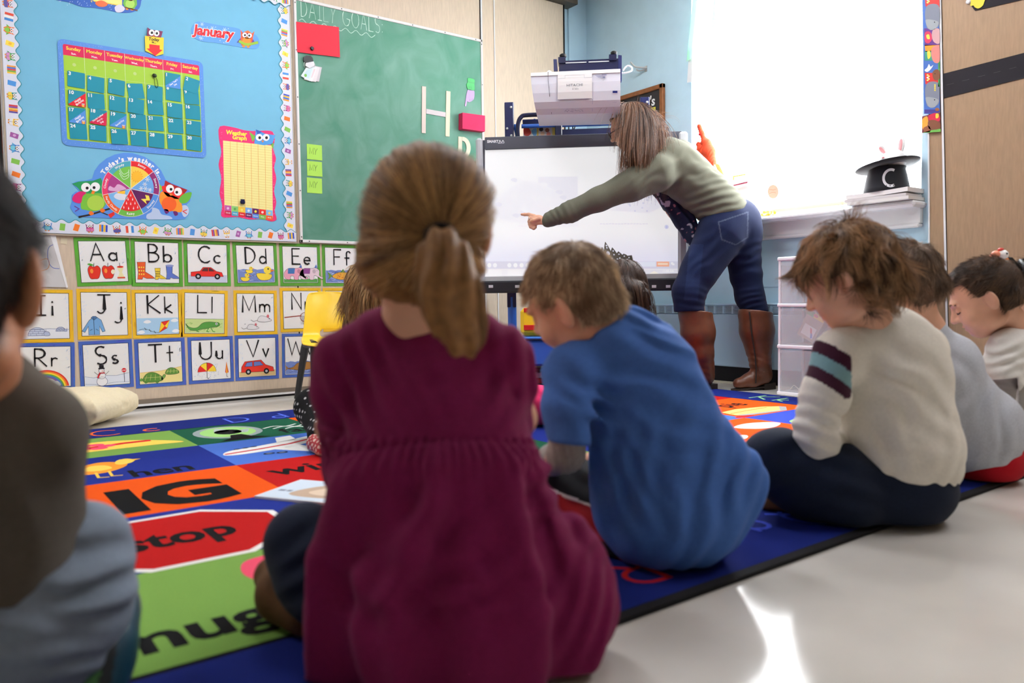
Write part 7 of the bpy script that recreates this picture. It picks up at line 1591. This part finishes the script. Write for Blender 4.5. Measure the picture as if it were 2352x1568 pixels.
for e in(1,): b.tube(spline([q(e*.018,.0845,-.004),q(e*.030,.085,-.008),q(e*.042,.077,-.005)],4,False),.0016,5)
b.build('eyelashes',mat('dark_lashes',(40,28,22),rough=.9),g)
# ---------------------------------------------------------------- child with a headband behind him
g=person('dark haired child with a bird headband, mostly hidden behind the profile child',(3.05,1.25,RT),None)
hc_=P(2382,672,2.62)
B=Solid();F_,U_,L_,A_,q_=head(B,hc_,-RT_*.8+FW*.4-UPW*.3,UPW-RT_*.3,1.0,False,'LR',P(2398,760,2.64));PC(B,[(2398,760,2.64,45),(2410,900,2.66,70)],.04);solid_obj('body',B,.005,SKIN,g)
S=Solid();PE(S,(2412,880,2.66),(80,120,70));PC(S,[(2352,810,2.6,36),(2400,790,2.65,40),(2460,810,2.7,36)],.03);PC(S,[(2352,815,2.6,34),(2340,900,2.62,28)],.02);PE(S,(2412,950,2.66),(90,70,80),k=.04);S.fn(floor_cut(.012));PC(S,[(2462,815,2.68,34),(2470,900,2.72,28),(2430,960,2.85,22)],.02);solid_obj('shirt',S,.005,cloth('teal_top',(70,110,120)),g)
S=Solid();PE(S,(2412,960,2.68),(88,50,76),k=.03);PC(S,[(2400,960,2.68,52),(2330,950,2.85,44),(2400,965,2.95,36)],.03);PC(S,[(2430,960,2.68,52),(2500,950,2.85,44),(2420,968,2.95,36)],.03);S.fn(floor_cut(.012));solid_obj('trousers',S,.005,cloth('charcoal_trousers',(34,36,40)),g)
short_hair(g,hc_,-RT_*.8+FW*.4-UPW*.3,UPW-RT_*.3,1.0,(20,14,12),(56,42,34),1800,.05,'black_brown_hair',thick=.012,lift=.2,rad=.0006,low=-.09,h=.0045)
b=MB();A=[math.radians(t) for t in np.linspace(-95,95,20)];pts=[hc_+.0*U_+(.097*math.cos(t))*U_*1.0+(.092*math.sin(t))*L_+F_*.015+U_*.02 for t in A];b.tube(pts,.006,6,flat=2);hb_=b.build('headband',BLACK,g,True)
on=P(2303,585,2.52);b=MB();b.ball(on,(.018,.018,.017),12,col=(238,236,232));b.ball(on+RIGHT*-.022+UP*.002,(.020,.014,.012),10,col=(240,150,120));b.ball(on+RIGHT*-.034+UP*-.006,(.012,.010,.008),8,col=(236,120,80));b.ball(on+UP*.017+RIGHT*-.006,(.012,.01,.006),8,col=(214,70,60));b.ball(on+BACK*.017+RIGHT*.003+UP*.002,.003,8,col=(20,20,20));b.ball(on+UP*-.016+RIGHT*.008,(.014,.012,.008),8,col=(238,140,80))
b.tube([on+RIGHT*.012+UP*-.012,P(2322,594,2.52),P(2345,620,2.55)],.006,8,col=(24,22,22))
b.build('bird_ornament',PLAST,hb_,True,cols=True)
# ---------------------------------------------------------------- dark haired child at the left edge
g=person('dark haired child in a taupe top and grey blue trousers, close at the left edge',(.02,.86,RT))
hc_=P(-180,640,.70);bF=FW*.95-RT_*.32-UPW*.15;bU=UPW
B=Solid();F_,U_,L_,A_,q_=head(B,hc_,bF,bU,1.1,False,'LR',P(-90,830,.84),earr=1.25)
PC(B,[(-90,830,.84,85),(-80,1000,.96,120),(-80,1300,.96,130)],.05);PC(B,[(70,1000,.92,70),(60,1250,.97,56),(60,1400,1.08,45),(-20,1420,1.2,36)],.02);plainhand(B,P(-15,1420,1.2),-RT_*.5+FW*.8,UPW,.8,.4,-1)
B.fn(floor_cut(.013));solid_obj('body',B,.0042,SKIN2,g)
TP=cloth('taupe_knit_top',(86,79,70),noise=.06)
S=Solid();PE(S,(-60,1090,.90),(205,260,170));PE(S,(-60,1350,.90),(210,200,180),k=.06);PC(S,[(60,985,.90,108),(-60,900,.90,100),(-170,960,.9,100)],.04);PC(S,[(68,1000,.90,112),(62,1180,.94,104),(50,1330,1.0,90),(20,1420,1.06,74)],.03)
S.fn(lambda p,D:smax(D,-(np.linalg.norm(p-P(-60,800,.88),axis=-1)-rp(85,.88)),.008));S.fn(folds(.005,(60,1400),.9,140,110,60)).fn(folds(.005,(100,1100),.86,140,70,120)).fn(crumple(.003,10)).fn(floor_cut(.013));solid_obj('shirt',S,.005,TP,g)
S=Solid();PC(S,[(20,1470,.88,150),(110,1370,.93,120),(184,1262,.99,92)],.04);PC(S,[(184,1266,.99,90),(185,1380,.96,84),(150,1500,.92,78)],.05)
S.fn(folds(.007,(160,1340),.92,150,12,70)).fn(folds(.006,(120,1420),.9,120,28,46)).fn(floor_cut(.012));solid_obj('trousers',S,.0042,cloth('grey_blue_twill',(128,140,156),noise=.05),g)
S=Solid();PC(S,[(274,1318,1.03,20),(262,1400,1.0,40),(232,1500,.96,60),(214,1580,.93,66)],.04);S.fn(floor_cut(.0112))
def boo(V):
    x,y=pxof(V);e=x-(288-(y-1330)*.16);return wcol(V,[(e>-24,(20,34,40)),(e>6,(30,74,92))],(66,122,66))
solid_obj('boot',S,.004,mat('green_rubber_boot',attr=True,rough=.35,spec=.5),g,boo)
hr=short_hair(g,hc_,bF,bU,1.1,(16,12,11),(52,38,30),5200,.03,'black_hair',thick=.011,lift=.12,rad=.0004,low=-.050,front=.05,fringe=.05,h=.004,capcol=(24,18,16),curl=.08,fluff=.12)
# ---------------------------------------------------------------- blonde girl by the chair
g=person('child with wavy blonde hair in a navy top, sitting in front of the yellow chair',tuple(PZ(850,2.92,RT)))
hc_=P(858,668,2.95);bF=RT_*.92+FW*.3-UPW*.25;bU=UPW+RT_*.1
B=Solid();F_,U_,L_,A_,q_=head(B,hc_,bF,bU,1.0,False,'LR',P(862,755,2.95));PC(B,[(862,755,2.95,30),(865,900,2.95,60)],.04);PC(B,[(850,790,2.88,24),(845,860,2.82,19),(860,900,2.7,15)],.02);plainhand(B,P(861,902,2.7),RT_,UPW,.78,.4);B.fn(floor_cut(.013));solid_obj('body',B,.0055,SKIN,g)
S=Solid();PE(S,(868,835,2.96),(58,95,55));PE(S,(868,905,2.96),(64,52,60),k=.04);PC(S,[(840,785,2.9,30),(872,765,2.95,30),(905,785,3.0,30)],.03);PC(S,[(842,790,2.88,29),(840,850,2.83,24),(858,890,2.73,20)],.02);S.fn(floor_cut(.013));solid_obj('shirt',S,.005,cloth('navy_top',(34,42,70)),g)
PK=mat('black_polka_leggings',(18,18,20),attr=True,rough=.9)
S=Solid();PC(S,[(870,935,2.92,44),(722,934,2.78,44)],.03);PC(S,[(722,938,2.78,40),(742,1000,2.60,30),(790,1022,2.5,26)],.03);S.fn(floor_cut(.012));V,Fq=S.build(.004)
col=np.tile(np.array(lin((18,18,20))),(len(V),1));gp_=np.round(V/.021)*.021;col[(np.linalg.norm(V-gp_,axis=1)<.0048)]=lin((206,206,206));fastmesh('leggings',V,Fq,PK,g,vcol=col)
S=Solid();PC(S,[(728,1018,2.56,24),(750,1032,2.50,22),(800,1040,2.46,22)],.02);S.fn(floor_cut(.0112));V,Fq=S.build(.004);col=np.tile(np.array(lin((176,60,66))),(len(V),1));col[np.sin(V[:,0]*260)*np.sin(V[:,1]*240)*np.sin(V[:,2]*260)>.18]=lin((226,206,190));col[V[:,2]<.022]=lin((206,190,170));fastmesh('shoe',V,Fq,mat('patterned_shoe',attr=True,rough=.7),g,vcol=col)
def longhair(g,c,F,U,L,A,s,dark,light,name,n,Ln,extra=None,rad=.0007,curl=.3,grav=.35,cap=None):
    HS=Solid();q=lambda l,f,u:c+s*(l*L+f*F+u*U);HS.ell(q(0,-.010,.028),np.array([.081,.098,.086])*s,A,.01);HS.ell(q(0,-.035,-.045),np.array([.078,.070,.075])*s,A,.03)
    def hl(p,D):
        x=(p-c)/s;f=x@F;u=x@U;return smax(D,np.minimum(f-.03-.3*np.maximum(u,-.06),.055-u)*s,.008)
    HS.fn(hl)
    if extra: extra(HS)
    HS.fn(lambda p,D:D+.0025*np.sin(vnoise(p,10)*9+(p@RIGHT)*230))
    V,Fq=HS.build(.0045);N=outward(V,vnormals(V,Fq),c);hr=fastmesh('hair',V,Fq,mat(name+'_base',cap or tuple((a+b)/2*.85 for a,b in zip(dark,light)),rough=.6,noise=.25,nscale=90),g)
    k=RNG.integers(0,len(V),n);R=V[k];Nn=N[k];d=np.array([0,0,-1.])*np.ones((n,3));d=nz(d-Nn*(d*Nn).sum(-1,keepdims=True))
    X=grow(R,Nn,d,Ln*RNG.uniform(.5,1.1,n),10,.12,grav,[(q(0,-.008,.028),A,np.array([.079,.097,.085])*s)],.06,curl,22);strand_object('hair_strands',X,rad,hairmat(name+'_strands',dark,light),hr);return hr
longhair(g,hc_,F_,U_,L_,A_,1.03,(96,70,40),(206,166,112),'honey_blonde_hair',2600,.09,lambda S:PC(S,[(830,690,2.9,34),(826,740,2.88,30),(840,768,2.88,12)],.03) and PC(S,[(850,640,2.86,40),(850,735,2.86,32)],.03))
# ---------------------------------------------------------------- girl with the tiara, in pink
g=person('child with a grey tiara on long dark hair and pink leggings, facing the whiteboard',tuple(PZ(1430,3.05,RT)))
hc_=P(1424,662,3.05);bF=FW*.88-RT_*.46-UPW*.05;bU=UPW
B=Solid();F_,U_,L_,A_,q_=head(B,hc_,bF,bU,.98,False,'LR',P(1436,750,3.05));PC(B,[(1436,750,3.05,30),(1436,900,3.05,56)],.04);PC(B,[(1390,790,3.05,22),(1370,860,3.1,18),(1380,900,3.3,14)],.02);plainhand(B,P(1381,902,3.3),FW,UPW,.78,.4);B.fn(floor_cut(.013));solid_obj('body',B,.0055,SKIN,g)
PNK=cloth('hot_pink_jersey',(228,58,112))
S=Solid();PE(S,(1436,835,3.05),(58,92,52));PE(S,(1436,905,3.05),(64,50,60),k=.04);PC(S,[(1388,785,3.05,28),(1436,765,3.05,30),(1484,785,3.05,28)],.03);PC(S,[(1388,790,3.05,28),(1370,850,3.1,24),(1378,890,3.25,20)],.02);PC(S,[(1484,790,3.05,28),(1500,850,3.1,24)],.02);S.fn(floor_cut(.013));solid_obj('shirt',S,.005,PNK,g)
S=Solid();PC(S,[(1420,935,3.02,42),(1330,928,3.0,42),(1238,928,3.02,44)],.03);PC(S,[(1238,934,3.04,40),(1330,950,3.25,30)],.03);PC(S,[(1450,935,3.05,42),(1530,930,3.1,40)],.03);S.fn(folds(.003,(1240,930),2.98,50,60,30)).fn(floor_cut(.012));solid_obj('leggings',S,.0045,PNK,g)
longhair(g,hc_,F_,U_,L_,A_,1.0,(34,22,16),(96,66,48),'dark_brown_long_hair',2400,.16,lambda S:PC(S,[(1440,680,2.97,44),(1448,730,2.98,38),(1450,780,2.99,24)],.03),curl=.12,grav=.5)
# tiara: a curved band with rising points and drilled dots
tc=hc_+U_*.108;b=MB();Rt=.072;TH=np.linspace(-80,80,161)
def hgt(d):
    a=abs(d);pk=[(0,.090,11),(21,.066,9),(38,.048,8),(54,.036,7),(69,.026,6)];return .026+max([max(0,h-.026)*max(0,1-(abs(a-c)/w/1.35))**.55 for c,h,w in pk])
off_=26
V=[];
tl_=nz(U_*.93-F_*-.30)
for d in TH:
    t=math.radians(d);o=math.sin(t)*L_*-1+math.cos(t)*nz(RIGHT*.25+BACK) if False else None
    dirn=nz(math.sin(t)*np.cross(tl_,nz(F_))*-1+math.cos(t)*F_)
    p0=tc+dirn*Rt+F_*-.01;p1=p0+tl_*hgt(d)-dirn*.0;V+=[p0+dirn*.0018,p1+dirn*.0018,p1-dirn*.0018,p0-dirn*.0018]
nq=len(TH);b.add(V,[(4*i+a_,4*i+b_,4*i+4+b_,4*i+4+a_) for i in range(nq-1) for a_,b_ in((0,1),(1,2),(2,3),(3,0))]+[(0,1,2,3),(4*nq-4,4*nq-3,4*nq-2,4*nq-1)])
TM=mat('grey_felt_tiara',(86,79,70),rough=.6);tr_=b.build('tiara',TM,g)
b=MB()
for d,h_,r_ in [(0,.074,.004),(0,.064,.0035),(0,.040,.009),(0,.016,.005)]+[(e*c,h2,.0032) for e in(-1,1) for c,h2 in((21,.050),(21,.034),(11,.018),(29,.014),(38,.035),(38,.018),(54,.025),(47,.011),(69,.017),(61,.010))]:
    t=math.radians(d);dirn=nz(math.sin(t)*np.cross(tl_,nz(F_))*-1+math.cos(t)*F_);p0=tc+dirn*Rt+F_*-.01+tl_*h_
    for sg in(1,-1): b.lathe(p0+dirn*.0021*sg,[(r_,0),(r_,.0004*sg)],ax=[np.cross(tl_,dirn),tl_,dirn],n=10)
b.build('tiara_spots',mat('pale_tiara_spots',(226,230,246),rough=.5),tr_)
# ---------------------------------------------------------------- the teacher
g=person('person in an olive sweater, jeans and tall brown boots, bending to point at the whiteboard',tuple(PZ(1690,4.18)),None)
hc_=P(1447,292,4.12);bF=-RT_*.90+FW*.16-UPW*.38;bU=UPW*.90-RT_*.40
B=Solid();F_,U_,L_,A_,q_=head(B,hc_,bF,bU,1.08,True,'R',P(1500,345,4.15))
PC(B,[(1500,345,4.15,22),(1535,390,4.17,36),(1600,440,4.18,40),(1670,500,4.17,44)],.03)
PC(B,[(1500,405,4.06,24),(1372,455,4.06,18),(1262,505,4.14,11),(1252,507,4.145,10.5)],.02)
PC(B,[(1545,370,4.3,24),(1490,440,4.42,18),(1545,480,4.34,13)],.02)
PC(B,[(1655,520,4.15,36),(1590,650,4.13,26),(1600,760,4.15,20),(1606,800,4.15,16)],.03);PC(B,[(1695,520,4.2,34),(1718,650,4.22,22),(1737,760,4.2,18),(1741,800,4.2,15)],.03)
# pointing hand: index out, the rest curled under
w=P(1250,507,4.148);d=nz(P(1210,502,4.20)-P(1250,508,4.148));up=nz(UPW-d*(UPW@d));sd=np.cross(d,up)
B.ell(w+d*.040,np.array([.046,.030,.018]),[d,nz(up*.85+sd*.5),np.cross(d,nz(up*.85+sd*.5))],.012)
B.chain([w+d*.066+up*.018,w+d*.100+up*.021,w+d*.125+up*.018,w+d*.144+up*.016],[.0105,.0095,.0085,.0068],.005)
for i,(o,dd) in enumerate(((.004,.072),(-.010,.066),(-.022,.058))):
    a=w+d*dd+up*o-sd*.004;B.chain([a-d*.014,a+d*.012,a+d*.016-up*.020-sd*0,a-d*.004-up*.026,a-d*.014-up*.018],[.0105,.0105,.0098,.009,.008],.004)
B.chain([w+d*.020+up*.008-sd*.022,w+d*.048-up*.006-sd*.028,w+d*.068-up*.014-sd*.022],[.0115,.010,.0078],.006)
# other hand gathering the scarf at the waist
w2=P(1553,500,4.31);d2=nz(P(1543,468,4.25)-P(1566,500,4.31));n2=nz(BACK*.8-RIGHT*.4)
plainhand(B,w2,d2,n2,1.0,.75,1)
solid_obj('body',B,.0042,SKIN,g)
OLV=cloth('olive_knit',(102,102,88),noise=.05,ns=200)
S=Solid();PE(S,(1545,385,4.17),(92,62,62),28);PE(S,(1610,435,4.17),(84,56,58),34,k=.05);PE(S,(1660,482,4.17),(62,52,58),32,k=.05)
PC(S,[(1500,340,4.15,26),(1525,352,4.16,34)],.03);PC(S,[(1508,398,4.07,46),(1450,425,4.05,35),(1375,457,4.06,27),(1310,486,4.10,23),(1258,505,4.145,16)],.03)
PC(S,[(1560,360,4.28,38),(1500,430,4.40,28),(1535,472,4.36,20)],.03)
S.fn(folds(.005,(1640,470),4.1,60,-14,17)).fn(folds(.004,(1540,400),4.05,80,-28,40)).fn(folds(.003,(1290,492),4.1,30,62,13)).fn(folds(.005,(1460,400),4.05,40,-40,18)).fn(folds(.003,(1600,420),4.05,60,25,40)).fn(crumple(.003,9))
wr=P(1249,508,4.147);S.fn(lambda p,D:np.where(pxof(p)[0]<1300,smax(D,(p-wr)@d,.004),D))
hpt=P(1684,492,4.17);hd=nz(P(1640,560,4.17)-P(1716,462,4.17));hn=nz(np.cross(hd,BACK));hn=hn*np.sign(hn@(RIGHT-UP))
S.fn(lambda p,D:smax(D,np.where(pxof(p)[0]>1560,(p-hpt-hn*.012)@hn,-1),.005))
S.fn(lambda p,D:smax(D,-(np.linalg.norm(p-P(1494,330,4.13),axis=-1)-.055),.006))
solid_obj('sweater',S,.005,OLV,g)
# patterned blouse hanging below the sweater, and its collar
BLS=mat('navy_print_blouse',(24,28,56),attr=True,rough=.8)
S=Solid();PC(S,[(1500,425,4.22,16),(1540,458,4.24,22),(1572,500,4.24,24),(1590,540,4.22,18),(1592,556,4.2,10)],.03);S.fn(folds(.006,(1570,500),4.2,60,60,18))
V,Fq=S.build(.005);col=np.tile(np.array(lin((26,30,58))),(len(V),1));nn_=vnoise(V,48);col[nn_>.55]=lin((176,170,186));col[nn_<-.62]=lin((150,96,110));fastmesh('blouse',V,Fq,BLS,g,vcol=col)
S=Solid();A_r=[P(1478,348,4.07),P(1500,330,4.08),P(1514,312,4.13),P(1512,308,4.2)];S.chain(A_r,[.030,.026,.022,.018],.02);V,Fq=S.build(.005);col=np.tile(np.array(lin((30,36,72))),(len(V),1));nn_=vnoise(V,48);col[nn_>.5]=lin((190,190,206));fastmesh('collar',V,Fq,BLS,g,vcol=col)
# jeans
DN_=cloth('blue_denim',(34,52,98),attr=True,noise=.10,ns=240)
S=Solid();PE(S,(1670,512,4.16),(58,54,56),-20);PE(S,(1704,520,4.2),(44,62,50),0,k=.04);PC(S,[(1655,540,4.145,57),(1608,620,4.13,42),(1583,668,4.12,37),(1583,712,4.13,34)],.03);PC(S,[(1702,545,4.21,46),(1713,630,4.22,34),(1722,680,4.22,31),(1735,712,4.21,29)],.03)
S.fn(folds(.0035,(1590,690),4.1,30,8,14)).fn(folds(.0035,(1725,690),4.15,28,-12,14)).fn(folds(.005,(1620,570),4.1,50,-38,26)).fn(folds(.004,(1720,600),4.15,50,-10,28)).fn(crumple(.002,14))
S.cut(P(1640,716,4.15),-UP)
def den(V):
    x,y=pxof(V);r=np.tile(np.array(lin((19,28,58))),(len(V),1));fade=(np.abs(x-1600-(y-560)*-.1)<16)&(y>560)&(y<690);r[fade]=lin((27,39,72))
    pk=np.array([(1650,510),(1718,487),(1717,545),(1690,562),(1658,550),(1650,510)],float);Q=np.stack([x,y],1);dm=np.full(len(V),99.)
    for a,b in zip(pk[:-1],pk[1:]): t=np.clip(((Q-a)@(b-a))/((b-a)@(b-a)),0,1);dm=np.minimum(dm,np.linalg.norm(Q-a-t[:,None]*(b-a),axis=1))
    r[dm<1.6]=lin((58,66,84))
    return r
solid_obj('jeans',S,.0045,DN_,g,den)
# boots
BTM=mat('cognac_leather',(92,50,28),rough=.38,spec=.45,noise=.14,nscale=30,bump=.15,bscale=90)
HEEL=mat('dark_stacked_heel',(42,34,30),rough=.6)
def boot_(top,mid,ank,heel,toe,dt,nm):
    S=Solid();d0,d1=dt
    PC(S,[(*top,d0,39),((top[0]*.5+mid[0]*.5),(top[1]+mid[1])/2,d0,37),(*mid,d0,27),(*ank,d1,23)],.03)
    a=P(*ank,d1);hl=PZ(heel,d1,.045);tp=PZ(*toe,.034);v=nz(tp-hl)
    S.chain([hl+v*.02+UPW*.028,hl*.5+tp*.5+UPW*.012,tp-v*.02],[.042,.040,.032],.03);S.cap(a,hl+v*.03+UPW*.04,.048,.046,.03)
    S.fn(folds(.004,(ank[0]-4,ank[1]-8),d1,22,12,13)).fn(crumple(.002,20));S.fn(lambda p,D:smax(D,.016-p[...,2],.004)).cut(P(top[0],top[1]-6,d0),UP*1.+RIGHT*.12)
    bt=solid_obj('boot',S,.004,BTM,g)
    b=MB();sd_=np.cross(UPW,v);prof=[(-.012,-.030),(.07,-.034),(.16,-.036),(.225,-.018),(.235,0),(.225,.018),(.16,.036),(.07,.034),(-.012,.030)]
    h0=PZ(heel,d1,.012);b.prism([h0+v*(x_-.018)+sd_*y_ for x_,y_ in prof],UPW*.010);b.build('sole',HEEL,bt)
    b=MB();b.prism([h0+v*x_+sd_*y_+UPW*-.0115 for x_,y_ in((-.036,-.030),(.035,-.034),(.035,.034),(-.036,.030))],UPW*.034);b.build('heel',HEEL,bt)
    b=MB();zp=[P(x_,y_,d0-.098*1.0+.006*k) for k,(x_,y_) in enumerate(nm)];
    return bt
boot_((1597,720),(1610,810),(1616,842),1628,(1560,4.10),(4.15,4.17),[])
boot_((1735,720),(1742,800),(1746,835),1762,(1690,4.14),(4.20,4.185),[])
b=MB();b.tube([P(1721,716,4.12),P(1727,770,4.118),P(1735,820,4.13),P(1737,850,4.13),P(1736,880,4.12)],.004,6);b.build('zip_strip',HEEL,g)
# hair, parted on the crown, hanging straight to the chest on both sides
DK,LT=(46,28,17),(126,82,50)
HS=Solid();q=lambda l,f,u:hc_+1.08*(l*L_+f*F_+u*U_)
HS.ell(q(0,-.010,.028),np.array([.082,.100,.088])*1.08,A_,.01);PC(HS,[(1472,300,4.10,36),(1462,340,4.08,30),(1440,375,4.07,18),(1425,392,4.06,7)],.03);PC(HS,[(1490,290,4.12,26),(1496,320,4.1,22),(1470,352,4.07,16)],.03)
def hl(p,D):
    x=(p-hc_)/1.08;f=x@F_;u=x@U_;return smax(D,np.minimum(f-.014-.30*np.maximum(u,-.08),.066-u)*1.08,.008)
HS.fn(hl).fn(lambda p,D:D+.003*np.sin((p@RIGHT)*190+7*vnoise(p,9)))
V,Fq=HS.build(.0045);N=outward(V,vnormals(V,Fq),hc_);hr=fastmesh('hair',V,Fq,mat('brunette_hair_base',(76,48,32),rough=.5,noise=.3,nscale=60),g)
n=5200;xf=(V-hc_)@F_;ok=np.nonzero(((N*nz(V-hc_)).sum(1)>.3)&(xf<.012))[0];k=ok[RNG.integers(0,len(ok),n)];R=V[k];Nn=N[k];dn=nz(np.array([0,0,-1.])-RT_*.10);dd=np.tile(dn,(n,1));dd=nz(dd-Nn*(dd*Nn).sum(-1,keepdims=True))
fr=((R-hc_)@F_>.02);dd[fr]=nz(dd[fr]-F_*1.6+np.sign((R[fr]-hc_)@L_)[:,None]*L_*.8);dd=nz(dd-Nn*(dd*Nn).sum(-1,keepdims=True));low=(R[:,2]<hc_[2]-.05);Ln=np.where(low,.15,.36)*RNG.uniform(.6,1.05,n)
EL=[(q(0,-.008,.028),A_,np.array([.081,.099,.087])*1.08),(P(1475,335,4.10),np.eye(3),np.array([.07,.07,.08]))]
uu=(R-hc_)@U_;ll=(R-hc_)@L_;tp_=uu>.06;dd[tp_]=nz(dd[tp_]-F_*.5+np.sign(ll[tp_]+.001)[:,None]*L_*1.3);dd=nz(dd-Nn*(dd*Nn).sum(-1,keepdims=True))
X=grow(R,Nn,dd,Ln,12,.05,np.where(tp_,.15,.30)[:,None],EL,.03,.08,14,dn)
xf=(X-hc_)@F_;xl=np.abs((X-hc_)@L_);X=X[~((xf>.062)&(xl<.085)&((X-hc_)@U_>-.14)).any(1)];strand_object('hair_strands',X,.0008,hairmat('brunette_strands',DK,LT),hr)
n=60;k=RNG.integers(0,len(V),n);X=grow(V[k],N[k],RT_*.6*np.ones((n,3)),RNG.uniform(.06,.16,n),9,.4,.18,None,.3,.25,16);strand_object('hair_wisps',X,.0005,hairmat('wisp_strands',(120,84,60),(206,160,120)),hr)
# glasses
GLS=mat('black_glasses_frame',(18,18,22),rough=.25,spec=.5)
b=MB()
for e in(-1,1):
    c=q(e*.032,.108,.000);b.tube([c+1.08*(.024*math.cos(t)*L_+.018*math.sin(t)*U_) for t in np.linspace(0,2*math.pi,19)],.0028,6,cap=False)
    b.tube([q(e*.056,.104,.005),q(e*.074,.05,.008),q(e*.078,-.005,.006)],.0028,6)
b.tube([q(-.010,.110,.003),q(.010,.110,.003)],.0025,6);b.build('glasses',GLS,g)
rg=MB();c=w+d*.084+up*-.004+sd*-.004;rg.tube([c+.0125*(math.cos(t)*sd+math.sin(t)*up) for t in np.linspace(0,2*math.pi,15)],.0018,6,cap=False);rg.build('ring',mat('silver_ring',(200,200,205),rough=.2,metal=.9),g)
# ================================================================ light
w=bpy.data.worlds.new('overcast_sky');bpy.context.scene.world=w;w.use_nodes=True
bg=w.node_tree.nodes['Background'];bg.inputs['Color'].default_value=(.92,.96,1,1);bg.inputs['Strength'].default_value=SKY
LE.node_tree.nodes['Principled BSDF'].inputs['Emission Strength'].default_value=LAMPS
pl=bpy.data.lights.new('window_portal','AREA');pl.shape='RECTANGLE';pl.size=WY1-WY0;pl.size_y=WZ1-WZ0;pl.cycles.is_portal=True
po=bpy.data.objects.new('window_portal',pl);C.objects.link(po);po.location=(XB+.13,(WY0+WY1)/2,(WZ0+WZ1)/2)
po.matrix_world=Matrix(((0,0,1,XB+.135),(1,0,0,(WY0+WY1)/2),(0,1,0,(WZ0+WZ1)/2),(0,0,0,1)))
sc=bpy.context.scene
sc.view_settings.view_transform='Standard';sc.view_settings.look='None';sc.view_settings.gamma=1;sc.view_settings.use_curve_mapping=False
sc.view_settings.exposure=EXPO
sc.cycles.max_bounces=6;sc.cycles.diffuse_bounces=4;sc.cycles.glossy_bounces=3;sc.cycles.transmission_bounces=6;sc.cycles.transparent_max_bounces=8
sc.cycles.use_denoising=True;sc.cycles.caustics_reflective=False;sc.cycles.caustics_refractive=False;sc.cycles.sample_clamp_indirect=6
sc.cycles.adaptive_threshold=.025
